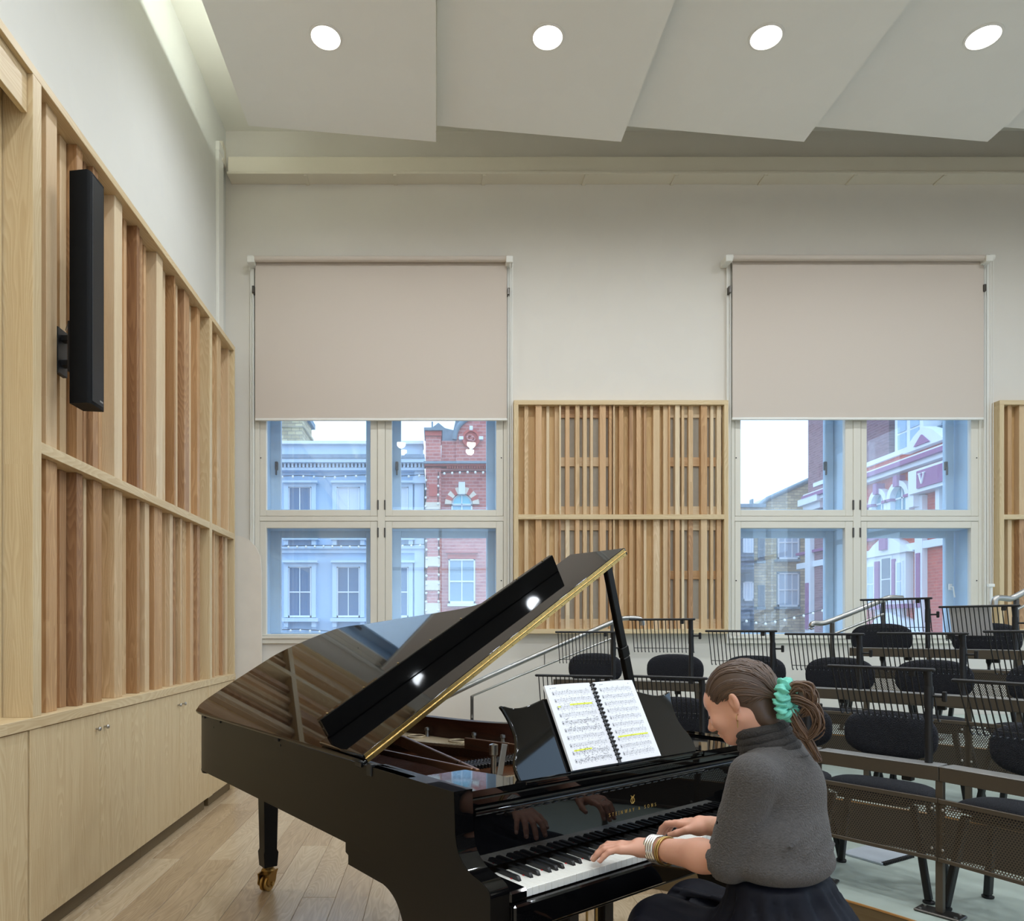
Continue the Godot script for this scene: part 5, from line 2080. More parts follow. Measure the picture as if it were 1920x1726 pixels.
func hand(mb: MB, wrist: Vector3, knuckle: Vector3, thumb: Vector3, curl: float, spread: float) -> Array:
	var f := (knuckle - wrist).normalized()
	var s := (thumb - f * thumb.dot(f)).normalized()
	var up := s.cross(f)
	if up.y < 0.0:
		up = -up
	var k0 := wrist + f * 0.088
	var lo := wrist.min(k0) - Vector3.ONE * 0.135
	var hi := wrist.max(k0) + Vector3.ONE * 0.135
	var g := Field.new(lo, hi, 0.003)
	g.cap(wrist - f * 0.075, wrist, 0.0285, 0.0255, 0.012)
	g.cap(wrist, wrist + f * 0.035, 0.0255, 0.027, 0.014)
	for i in 4:
		var o := s * (0.029 - 0.0195 * i)
		g.cap(wrist + f * 0.02 + o * 0.6, k0 + o - up * 0.002 - f * (0.006 if i == 3 else 0.0), 0.0155, 0.0118, 0.012)
	g.ell(wrist + f * 0.035 + s * 0.022 - up * 0.008, Vector3(0.021, 0.021, 0.027), 0.014)
	var tips := []
	var len_ := [[0.041, 0.024, 0.019], [0.045, 0.027, 0.019], [0.041, 0.025, 0.019], [0.032, 0.019, 0.017]]
	for i in 4:
		var o := s * (0.029 - 0.0195 * i)
		var d := (f + s * spread * (1.5 - i) / 1.5).normalized()
		var p := k0 + o - f * (0.006 if i == 3 else 0.0)
		var drop := [0.10 + 0.05 * i * curl, 0.75 * curl + 0.12 * (i % 2), 1.15 * curl]
		var r := 0.0098 if i < 3 else 0.0086
		for j in 3:
			var q: Vector3 = p + (d * cos(drop[j]) - up * sin(drop[j])) * len_[i][j]
			g.cap(p, q, r - 0.0007 * j, r - 0.0007 * (j + 1), 0.0035 if j else 0.008)
			p = q
		tips.append([p, (d * cos(drop[2]) - up * sin(drop[2])), up, r])
	var t0 := wrist + f * 0.026 + s * 0.028 - up * 0.006
	var t1 := t0 + (f * 0.74 + s * 0.66 - up * 0.12).normalized() * 0.036
	var t2 := t1 + (f * 0.86 + s * 0.38 - up * 0.34).normalized() * 0.03
	var t3 := t2 + (f * 0.93 + s * 0.12 - up * 0.34).normalized() * 0.022
	g.cap(t0, t1, 0.0155, 0.0115, 0.012)
	g.cap(t1, t2, 0.0112, 0.0102, 0.004)
	g.cap(t2, t3, 0.0102, 0.0082, 0.004)
	tips.append([t3, (t3 - t2).normalized(), up, 0.009])
	g.add_to(mb)
	return tips


func build_person() -> void:
	var pa := piano_at()
	var at := Transform3D(pa.basis, pa * uv(0.55, -0.42, 0.0))
	var p := thing("person", "person seated at the piano in grey sweater and navy skirt, hair tied back, playing", "person", at)
	var skin := mat(rgb8(214, 160, 136), 0.5)
	skin.subsurf_scatter_enabled = true
	skin.subsurf_scatter_strength = 0.12
	# ---- the body: head, neck, trunk, arms, legs
	var body := MB.new()
	var g := Field.new(pv(0.18, -0.66, -0.01), pv(0.98, 0.16, 1.16).max(pv(0.18, -0.66, -0.01)), 0.01)
	g = Field.new(Vector3(-0.38, -0.01, -0.60), Vector3(0.42, 1.16, 0.26), 0.01)
	var hd := Basis(Vector3.UP, 0.16) * Basis(Vector3.RIGHT, -0.46)
	var hc := pv(0.543, -0.296, 1.204)
	var hs := hd * Basis.from_scale(Vector3.ONE * 0.87)
	var sl := pv(0.425, -0.395, 1.055)
	var sr := pv(0.692, -0.342, 1.06)
	var el := pv(0.425, -0.335, 0.842)
	var er := pv(0.79, -0.31, 0.845)
	var wl := pv(0.480, -0.078, 0.796)
	var kl := pv(0.440, -0.008, 0.790)
	var wr := pv(0.765, -0.072, 0.808)
	var kr := pv(0.757, 0.03, 0.800)
	var nb := pv(0.563, -0.366, 1.085)
	g.ell(pv(0.555, -0.375, 0.95), Vector3(0.10, 0.15, 0.07), 0.03)
	g.ell(pv(0.54, -0.40, 0.76), Vector3(0.115, 0.14, 0.08), 0.03)
	g.ell(pv(0.54, -0.41, 0.60), Vector3(0.15, 0.10, 0.11), 0.03)
	g.cap(sl, sr, 0.038, 0.038, 0.02)
	g.cap(nb, hc + hs * Vector3(0, -0.06, 0.03), 0.055, 0.048, 0.03)
	g.cap(sl, el, 0.038, 0.036, 0.015)
	g.cap(sr, er, 0.038, 0.036, 0.015)
	g.cap(el, el.lerp(wl, 0.35), 0.038, 0.040, 0.02)
	g.cap(el.lerp(wl, 0.35), wl, 0.040, 0.0275, 0.02)
	g.cap(er, er.lerp(wr, 0.35), 0.038, 0.039, 0.02)
	g.cap(er.lerp(wr, 0.35), wr, 0.039, 0.0275, 0.02)
	for s in [[0.46, 0.47, 0.10], [0.63, 0.66, 0.06]]:
		g.cap(pv(s[0], -0.42, 0.575), pv(s[1], -0.10, 0.56), 0.085, 0.062, 0.04)
		g.cap(pv(s[1], -0.10, 0.56), pv(s[1], s[2] * 0.5 - 0.06, 0.30), 0.058, 0.05, 0.02)
		g.cap(pv(s[1], s[2] * 0.5 - 0.06, 0.30), pv(s[1], s[2] * 0.4, 0.09), 0.05, 0.036, 0.02)
		g.cap(pv(s[1], s[2] * 0.4, 0.06), pv(s[1], s[2] * 0.4 + 0.14, 0.04), 0.035, 0.03, 0.02)
	g.add_to(body)
	# head
	var h := Field.new(hc - Vector3(0.12, 0.16, 0.14), hc + Vector3(0.12, 0.125, 0.14), 0.0027)
	h.rs = 0.87
	h.ell(hc + hs * Vector3(0, 0.032, 0.012), Vector3(0.074, 0.086, 0.094), 0.01, hd)
	h.ell(hc + hs * Vector3(0, -0.034, -0.032), Vector3(0.055, 0.064, 0.060), 0.035, hd)
	h.ell(hc + hs * Vector3(0, -0.083, -0.069), Vector3(0.022, 0.016, 0.019), 0.028, hd)
	for s in [-1.0, 1.0]:
		h.cap(hc + hs * Vector3(s * 0.056, -0.040, 0.0), hc + hs * Vector3(s * 0.028, -0.078, -0.052), 0.015, 0.013, 0.03)
		h.ell(hc + hs * Vector3(s * 0.040, -0.026, -0.066), Vector3(0.024, 0.022, 0.020), 0.025, hd)
	h.ell(hc + hs * Vector3(0, 0.030, -0.062), Vector3(0.052, 0.034, 0.030), 0.03, hd)
	for s in [-1.0, 1.0]:
		h.ell(hc + hs * Vector3(s * 0.031, 0.004, -0.094), Vector3(0.018, 0.011, 0.011), 0.012, hd, true)
		h.ell(hc + hs * Vector3(s * 0.031, 0.002, -0.078), Vector3(0.0135, 0.0125, 0.0125), 0.004, hd)
	h.cap(hc + hs * Vector3(0, 0.010, -0.090), hc + hs * Vector3(0, -0.030, -0.110), 0.0085, 0.0115, 0.012)
	h.ell(hc + hs * Vector3(0, -0.034, -0.112), Vector3(0.0115, 0.0095, 0.0105), 0.008, hd)
	for s in [-1.0, 1.0]:
		h.ell(hc + hs * Vector3(s * 0.0105, -0.038, -0.101), Vector3(0.008, 0.007, 0.010), 0.006, hd)
		h.ell(hc + hs * Vector3(s * 0.0065, -0.0445, -0.104), Vector3(0.0035, 0.003, 0.004), 0.002, hd, true)
	h.ell(hc + hs * Vector3(0, -0.0555, -0.090), Vector3(0.022, 0.0065, 0.011), 0.006, hd)
	h.ell(hc + hs * Vector3(0, -0.0655, -0.088), Vector3(0.019, 0.007, 0.011), 0.006, hd)
	h.ell(hc + hs * Vector3(0, -0.0605, -0.1005), Vector3(0.022, 0.0014, 0.006), 0.002, hd, true)
	for s in [-1.0, 1.0]:
		var eb := hd * Basis(Vector3.UP, s * 0.5)
		h.ell(hc + hs * Vector3(s * 0.080, 0.006, 0.014), Vector3(0.0085, 0.027, 0.0175), 0.006, eb)
		h.ell(hc + hs * Vector3(s * 0.089, 0.009, 0.008), Vector3(0.006, 0.016, 0.0085), 0.004, eb, true)
		h.ell(hc + hs * Vector3(s * 0.073, -0.018, 0.008), Vector3(0.006, 0.007, 0.006), 0.004, eb)
	h.cap(hc + hs * Vector3(0, -0.05, 0.028), nb, 0.054, 0.058, 0.03)
	h.add_to(body)
	# hands
	var tl := hand(body, wl, kl, Vector3(1, 0, 0), 0.75, 0.22)
	var tr := hand(body, wr, kr, Vector3(-1, 0, 0), 1.0, 0.10)
	put("body", body, skin, p)
	var nail := MB.new()
	for t in tl + tr:
		var tip: Vector3 = t[0]
		var d: Vector3 = t[1]
		var up: Vector3 = (t[2] - d * d.dot(t[2])).normalized()
		nail.ball(tip + up * t[3] * 0.62 + d * 0.001, Vector3(0.0052, 0.0028, 0.0066), 8, Basis(d.cross(up).normalized(), up, d.cross(up).normalized().cross(up)))
	put("finger_nails", nail, mat(rgb8(236, 190, 176), 0.3), p).set_meta("kind", "stuff")
	# ---- face: brows, lashes, lips
	var brown := mat(rgb8(58, 40, 30), 0.7)
	for s in [-1.0, 1.0]:
		var m := MB.new()
		m.tube(spline([hc + hs * Vector3(s * 0.014, 0.022, -0.0945), hc + hs * Vector3(s * 0.030, 0.028, -0.0915), hc + hs * Vector3(s * 0.050, 0.021, -0.079)], 4), [0.0014, 0.0026, 0.003, 0.0032, 0.003, 0.0026, 0.002, 0.0015, 0.0008], 6)
		put("eyebrow", m, brown, p)
		m = MB.new()
		m.tube(spline([hc + hs * Vector3(s * 0.017, -0.003, -0.0885), hc + hs * Vector3(s * 0.031, -0.0065, -0.0925), hc + hs * Vector3(s * 0.046, -0.003, -0.084)], 4), 0.0013, 6)
		for i in 7:
			var t := i / 6.0
			var b := hc + hs * Vector3(s * lerpf(0.02, 0.047, t), -0.006, -0.0905 + 0.007 * t * t)
			m.tube(PackedVector3Array([b, b + hs * Vector3(s * 0.002, -0.003, -0.006)]), [0.0006, 0.0002], 4)
		put("eyelashes", m, brown, p)
	var lips := MB.new()
	lips.ball(hc + hs * Vector3(0, -0.056, -0.0925), Vector3(0.0165, 0.0046, 0.008), 12, hd)
	lips.ball(hc + hs * Vector3(0, -0.0655, -0.0900), Vector3(0.0145, 0.005, 0.008), 12, hd)
	put("lips", lips, mat(rgb8(205, 128, 116), 0.4), p)
	# ---- hair: a close cap combed back to the tie, with strands over it
	var hair := mat(rgb8(74, 56, 45), 0.42)
	hair.rim_enabled = true
	hair.rim = 0.3
	var hair2 := mat(rgb8(90, 68, 53), 0.4)
	var hair3 := mat(rgb8(104, 78, 58), 0.45)
	var c0 := hc + hs * Vector3(0, 0.034, 0.016)
	var rad := Vector3(0.081, 0.088, 0.101) * 0.87
	var cap_f := Field.new(hc - Vector3(0.14, 0.12, 0.15), hc + Vector3(0.14, 0.15, 0.17), 0.004)
	cap_f.rs = 0.87
	cap_f.ell(c0, rad / 0.87, 0.01, hd)
	cap_f.ell(hc + hs * Vector3(0, -0.058, 0.054), Vector3(0.060, 0.050, 0.038), 0.03, hd)
	cap_f.ell(hc + hs * Vector3(0, -0.034, -0.102), Vector3(0.098, 0.094, 0.064), 0.008, hd, true)
	for s in [-1.0, 1.0]:
		cap_f.ell(hc + hs * Vector3(s * 0.082, -0.030, -0.018), Vector3(0.030, 0.058, 0.040), 0.008, hd, true)
	var cap_m := MB.new()
	cap_f.add_to(cap_m)
	put("hair", cap_m, hair, p)
	var tie := pv(0.543, -0.402, 1.222)
	var tie_l := hd.transposed() * (tie - c0)
	var locks := [MB.new(), MB.new()]
	var hr := RandomNumberGenerator.new()
	hr.seed = 77
	for i in 330:
		var t := hr.randf() * 2.0 - 1.0
		# hairline: from one side of the nape, in front of the ear, over the brow, to the other side
		var a := absf(t)
		var sg := signf(t)
		var q: Vector3
		if a < 0.45:
			var k := a / 0.45
			q = Vector3(sg * lerpf(0.0, 0.070, k), lerpf(0.066, 0.028, k * k), lerpf(-0.082, -0.050, k))
		elif a < 0.72:
			var k := (a - 0.45) / 0.27
			q = Vector3(sg * lerpf(0.070, 0.080, k), lerpf(0.030, 0.012, k), lerpf(-0.050, 0.012, k))
		else:
			var k := (a - 0.72) / 0.28
			q = Vector3(sg * lerpf(0.078, 0.012, k), lerpf(0.0, -0.075, k), lerpf(0.03, 0.082, k))
		q += Vector3(0, hr.randf_range(-0.002, 0.004), 0) - Vector3(0, 0.034, 0.016)
		q *= 0.87
		var qn := (q / rad).normalized()
		var tn := (tie_l / rad).normalized()
		var mid := Vector3(qn.x * 0.7, 1.15, 0.15) if a < 0.36 else (Vector3(sg * 1.15, lerpf(0.75, 0.12, (a - 0.36) / 0.36), 0.25) if a < 0.72 else Vector3(sg * 0.6, -0.35, 0.8))
		mid += Vector3(hr.randf_range(-1, 1), hr.randf_range(-1, 1), hr.randf_range(-1, 1)) * 0.16
		var lift := hr.randf_range(-0.0008, 0.0022)
		var path := PackedVector3Array()
		var radii := PackedFloat32Array()
		for k in 11:
			var w := k / 10.0
			var e := qn.lerp(mid, w).lerp(mid.lerp(tn, w), w).normalized() * rad
			if w > 0.85:
				e = e.lerp(tie_l, (w - 0.85) / 0.15)
			e += (e / rad / rad).normalized() * lift
			path.append(c0 + hd * e)
			radii.append(0.0025 * (0.35 + 0.65 * sin(clampf(w * 1.4, 0.0, 1.0) * PI * 0.5)))
		locks[hr.randi() % 2].tube(path, radii, 5)
	put("hair_strands", locks[0], hair, p).set_meta("kind", "stuff")
	put("hair_strands", locks[1], hair2, p).set_meta("kind", "stuff")
	# ponytail: looped through the tie and hanging down her back
	var tail := [MB.new(), MB.new()]
	for i in 150:
		var j := Vector3(hr.randf_range(-1, 1), hr.randf_range(-1, 1), hr.randf_range(-1, 1))
		var k := i % 3
		var pts: Array
		if k == 0:
			pts = [tie, pv(0.545, -0.425, 1.255), pv(0.555, -0.458, 1.250), pv(0.556, -0.462, 1.215), pv(0.552, -0.445, 1.19)]
		elif k == 1:
			pts = [tie, pv(0.545, -0.43, 1.225), pv(0.556, -0.468, 1.205), pv(0.560, -0.476, 1.165), pv(0.552, -0.452, 1.135), pv(0.545, -0.43, 1.15)]
		else:
			pts = [tie, pv(0.54, -0.418, 1.20), pv(0.546, -0.44, 1.16), pv(0.556, -0.458, 1.125), pv(0.572, -0.472, 1.085)]
		var path := []
		for q in pts.size():
			var amp: float = [0.010, 0.010, 0.011, 0.011, 0.007, 0.005][q] * (0.8 if k == 2 else 1.0)
			path.append(pts[q] + j * amp + Vector3(hr.randf_range(-1, 1), hr.randf_range(-1, 1), hr.randf_range(-1, 1)) * 0.003)
		var sp := spline(path, 4)
		var rr := PackedFloat32Array()
		for q in sp.size():
			rr.append(0.0034 * (1.0 - 0.8 * float(q) / sp.size()))
		tail[1 if hr.randf() < 0.45 else 0].tube(sp, rr, 5)
	put("ponytail", tail[0], hair2, p).set_meta("kind", "stuff")
	put("ponytail", tail[1], hair3, p).set_meta("kind", "stuff")
	# ---- pale green scrunchie
	var sc := MB.new()
	torus(sc, tie + Vector3(-0.004, 0.015, 0.008), Vector3(0.15, 0.1, 1.0).normalized(), 0.023, 0.0135, 60, 18, 0.6, 0.95)
	torus(sc, tie + Vector3(-0.008, -0.014, 0.012), Vector3(-0.2, 0.25, 1.0).normalized(), 0.021, 0.0125, 60, 18, 0.65, 0.95)
	var teal := mat(rgb8(120, 212, 192), 0.55)
	teal.backlight_enabled = true
	teal.backlight = Color(0.3, 0.45, 0.42)
	put("scrunchie", sc, teal, p)
	# ---- earring
	var er_m := MB.new()
	var lobe := hc + hs * Vector3(-0.078, -0.028, 0.008)
	torus(er_m, lobe + Vector3(0, -0.010, 0), Vector3(0.2, 0.0, 1.0), 0.008, 0.0009, 20, 6)
	er_m.tube(PackedVector3Array([lobe + Vector3(0, -0.018, 0), lobe + Vector3(0, -0.034, 0)]), 0.0012, 6)
	put("earring", er_m, M.brass, p)
	# ---- sweater
	var wool := mat(rgb8(90, 87, 86), 0.95)
	wool.rim_enabled = true
	wool.rim = 0.3
	var wn := FastNoiseLite.new()
	wn.frequency = 0.18
	wn.fractal_octaves = 3
	var wt := NoiseTexture2D.new()
	wt.width = 256
	wt.height = 256
	wt.seamless = true
	wt.as_normal_map = true
	wt.bump_strength = 5.0
	wt.noise = wn
	wool.normal_enabled = true
	wool.normal_texture = wt
	wool.normal_scale = 0.7
	wool.albedo_texture = noise_tex(0.09, Color(0.80, 0.80, 0.80), Color(1, 1, 1), 4)
	wool.uv1_triplanar = true
	wool.uv1_scale = Vector3.ONE * 4.0
	var w := Field.new(Vector3(-0.38, 0.66, -0.30), Vector3(0.42, 1.16, 0.28), 0.0085)
	w.ell(pv(0.568, -0.378, 0.955), Vector3(0.124, 0.155, 0.098), 0.02)
	w.ell(pv(0.540, -0.396, 0.88), Vector3(0.140, 0.11, 0.100), 0.03)
	w.ell(pv(0.536, -0.400, 0.838), Vector3(0.146, 0.045, 0.107), 0.03)
	w.ell(pv(0.562, -0.396, 1.015), Vector3(0.118, 0.085, 0.070), 0.03)
	w.cap(sl + Vector3(0.02, -0.008, 0), sr + Vector3(-0.02, -0.008, 0), 0.055, 0.055, 0.03)
	w.cap(nb + Vector3(0, -0.04, 0.005), nb + Vector3(0, -0.006, -0.002), 0.068, 0.060, 0.035)
	for s in 2:
		var a := sl if s == 0 else sr
		var b := el if s == 0 else er
		var c := wl if s == 0 else wr
		var e := b.lerp(c, 0.26 if s == 0 else 0.28)
		w.cap(a + Vector3(0, -0.004, 0), a.lerp(b, 0.5), 0.055, 0.051, 0.004)
		w.cap(a.lerp(b, 0.5), b, 0.052, 0.053, 0.006)
		w.cap(b, e + (e - b).normalized() * 0.04, 0.053, 0.050, 0.006)
		for k in 3:      # creases inside the elbow
			var q := a.lerp(b, 0.60 + 0.15 * k) + Vector3(0, 0, -0.050)
			w.cap(q + Vector3(-0.05, 0.012, 0.014), q + Vector3(0.05, -0.014, 0.014), 0.003, 0.003, 0.012, true)
		w.cap(e, e + (c - b).normalized() * 0.2, 0.066, 0.066, 0.004, true)
	for k in 3:
		var q := pv(0.43 + 0.05 * k, -0.475 - 0.012 * k, 0.905 - 0.02 * k)
		w.cap(q, q + Vector3(0.11, 0.04, 0.0), 0.003, 0.002, 0.02)
	w.ell(pv(0.536, -0.40, 0.745), Vector3(0.165, 0.055, 0.135), 0.01, Basis(), true)
	var wm := MB.new()
	w.add_to(wm)
	put("sweater", wm, wool, p)
	# ---- roll collar
	var dark := wool.duplicate()
	dark.albedo_color = rgb8(62, 59, 58)
	var col := MB.new()
	var ax := (hc + hs * Vector3(0, -0.07, 0.03) - nb).normalized()
	for k in 4:
		torus(col, nb + ax * (0.010 + 0.0175 * k) + Vector3(0, 0, -0.004 - 0.002 * k), ax, [0.060, 0.057, 0.055, 0.054][k], 0.0130, 40, 10, 0.08, 1.0)
	put("roll_collar", col, dark, p)
	col = MB.new()
	torus(col, nb + Vector3(0, -0.012, 0.002), Vector3(0, 1, -0.25).normalized(), 0.074, 0.006, 40, 8)
	put("neckline_seam", col, wool, p)
	# ---- skirt
	var navy := mat(rgb8(8, 10, 22), 0.6)
	navy.metallic_specular = 0.3
	navy.rim_enabled = true
	navy.rim = 0.08
	var k2 := Field.new(Vector3(-0.40, 0.10, -0.60), Vector3(0.40, 0.84, 0.34), 0.010)
	k2.ell(pv(0.535, -0.415, 0.67), Vector3(0.180, 0.11, 0.145), 0.04)
	k2.ell(pv(0.536, -0.400, 0.775), Vector3(0.134, 0.06, 0.097), 0.03)
	k2.ell(pv(0.54, -0.445, 0.555), Vector3(0.232, 0.11, 0.180), 0.05)
	k2.cap(pv(0.455, -0.40, 0.60), pv(0.475, -0.12, 0.585), 0.100, 0.082, 0.04)
	k2.cap(pv(0.635, -0.40, 0.60), pv(0.665, -0.10, 0.585), 0.100, 0.082, 0.04)
	k2.cap(pv(0.475, -0.11, 0.575), pv(0.475, -0.06, 0.24), 0.085, 0.11, 0.05)
	k2.cap(pv(0.66, -0.09, 0.575), pv(0.66, -0.05, 0.24), 0.085, 0.11, 0.05)
	k2.cap(pv(0.565, -0.12, 0.55), pv(0.565, -0.06, 0.24), 0.08, 0.10, 0.06)
	for i in 22:      # gathers that run out from the waistband
		var a := TAU * i / 22.0 + hr.randf_range(-0.08, 0.08)
		var d := Vector3(cos(a), 0, sin(a))
		var b0 := pv(0.536, -0.40, 0.79) + d * Vector3(0.132, 0, 0.094)
		var b1 := pv(0.536, -0.425, 0.66) + d * Vector3(0.186, 0, 0.152)
		var b2 := pv(0.54, -0.45, 0.52) + d * Vector3(0.232, 0, 0.186) * hr.randf_range(0.98, 1.05)
		k2.cap(b0, b1, 0.008, 0.014, 0.020)
		k2.cap(b1, b2, 0.014, 0.018, 0.022)
	for i in 7:
		var u := 0.36 + i * 0.055
		k2.cap(pv(u, -0.31, 0.705 - 0.02 * absf(i - 3)), pv(u + 0.02, -0.10, 0.675 - 0.016 * absf(i - 3)), 0.006, 0.012, 0.025)
	k2.cut(Plane(Vector3.DOWN, -0.22))
	var km := MB.new()
	k2.add_to(km)
	put("skirt", km, navy, p)
	# ---- bracelets on her left wrist, ring on her right hand
	var fd := (wl - el).normalized()
	var silver := mat(rgb8(226, 224, 218), 0.22, 0.9)
	var m := MB.new()
	for k in 4:
		torus(m, wl - fd * (0.030 - 0.009 * k), fd, 0.0325, 0.0055, 32, 8)
	put("silver_bracelet", m, silver, p)
	m = MB.new()
	for k in 2:
		torus(m, wl - fd * (0.048 + 0.008 * k) + Vector3(0, -0.002, 0), (fd + Vector3(0, 0.12, 0)).normalized(), 0.036, 0.003, 32, 8)
	put("gold_bracelet", m, M.brass, p)
	m = MB.new()
	var rp: Vector3 = wr + (kr - wr).normalized() * 0.105 + Vector3(0.010, -0.004, 0)
	torus(m, rp, (kr - wr).normalized(), 0.0105, 0.002, 20, 6)
	put("finger_ring", m, silver, p)
	# ---- shoes, under the piano
	for s in [[0.47, 0.04], [0.66, 0.024]]:
		m = MB.new()
		m.tube(spline([pv(s[0], s[1] - 0.045, 0.035), pv(s[0], s[1] + 0.02, 0.045), pv(s[0], s[1] + 0.10, 0.034), pv(s[0], s[1] + 0.19, 0.026)], 4), [0.022, 0.034, 0.04, 0.042, 0.043, 0.043, 0.042, 0.041, 0.039, 0.036, 0.032, 0.026, 0.012], 12, 0.75)
		put("shoe", m, M.black_plastic, p)


# ---------------------------------------------------------------- the street outside

const ZA := 24.0
const XD := 17.9


func fb(parent: Node, called: String, mt: Material, x0: float, y0: float, x1: float, y1: float, z0: float, z1: float) -> MeshInstance3D:
	var m := MB.new()
	bxp(m, x0, y0, x1, y1, z0, z1)
	return put(called, m, mt, parent)


func sash_window(parent: Node, x0: float, y0: float, x1: float, y1: float, z: float, cols: int, rows: int, frame: Material, pane: Material, bar := 1.4) -> void:
	var m := MB.new()
	bxp(m, x0, y0, x0 + bar * 1.6, y1, z - 0.06, z)
	bxp(m, x1 - bar * 1.6, y0, x1, y1, z - 0.06, z)
	bxp(m, x0, y0, x1, y0 + bar * 1.4, z - 0.06, z)
	bxp(m, x0, y1 - bar * 2.6, x1, y1, z - 0.06, z)
	for i in range(1, cols):
		var x := lerpf(x0, x1, float(i) / cols)
		bxp(m, x - bar * 0.6, y0, x + bar * 0.6, y1, z - 0.05, z)
	for i in range(1, rows):
		var y := lerpf(y0, y1, float(i) / rows)
		bxp(m, x0, y - bar * 0.8, x1, y + bar * 0.8, z - 0.055, z)
	var w := put("window", m, frame, parent)
	for i in cols:
		for j in rows:
			m = MB.new()
			bxp(m, lerpf(x0, x1, float(i) / cols) + bar * 0.5, lerpf(y0, y1, float(j) / rows) + bar * 0.5, lerpf(x0, x1, (i + 1.0) / cols) - bar * 0.5, lerpf(y0, y1, (j + 1.0) / rows) - bar * 0.5, z - 0.02, z)
			put("pane", m, pane, w)


func dbox(parent: Node, called: String, mt: Material, px0: float, px1: float, h0: float, h1: float, out0: float, out1: float) -> MeshInstance3D:
	# on the facade that runs away from us: from pixel column px0 to px1, heights in metres, how far it stands out
	var m := MB.new()
	var za := F * XD / (px0 - CX)
	var zb := F * XD / (px1 - CX)
	m.bx(Vector3(XD - out1, h0, -za), Vector3(XD - out0, h1, -zb))
	return put(called, m, mt, parent)


func bulbs(label: String, path: Array, z: float, n: int) -> void:
	var t := thing("string_of_bulbs", label, "string lights", Transform3D(), "festoon strings outside")
	var pts := PackedVector3Array()
	for q in path:
		pts.append(pt(q[0], q[1], z))
	var m := MB.new()
	m.tube(pts, 0.012, 4)
	put("cable", m, M.black_plastic, t)
	m = MB.new()
	var total := 0.0
	for i in pts.size() - 1:
		total += pts[i].distance_to(pts[i + 1])
	for k in n:
		var d := total * (k + 0.5) / n
		for i in pts.size() - 1:
			var l := pts[i].distance_to(pts[i + 1])
			if d <= l:
				m.ball(pts[i].lerp(pts[i + 1], d / l) + Vector3(0, -0.04, 0.03), Vector3(0.045, 0.05, 0.045), 6)
				break
			d -= l
	put("bulbs", m, M.ivory, t).set_meta("kind", "stuff")


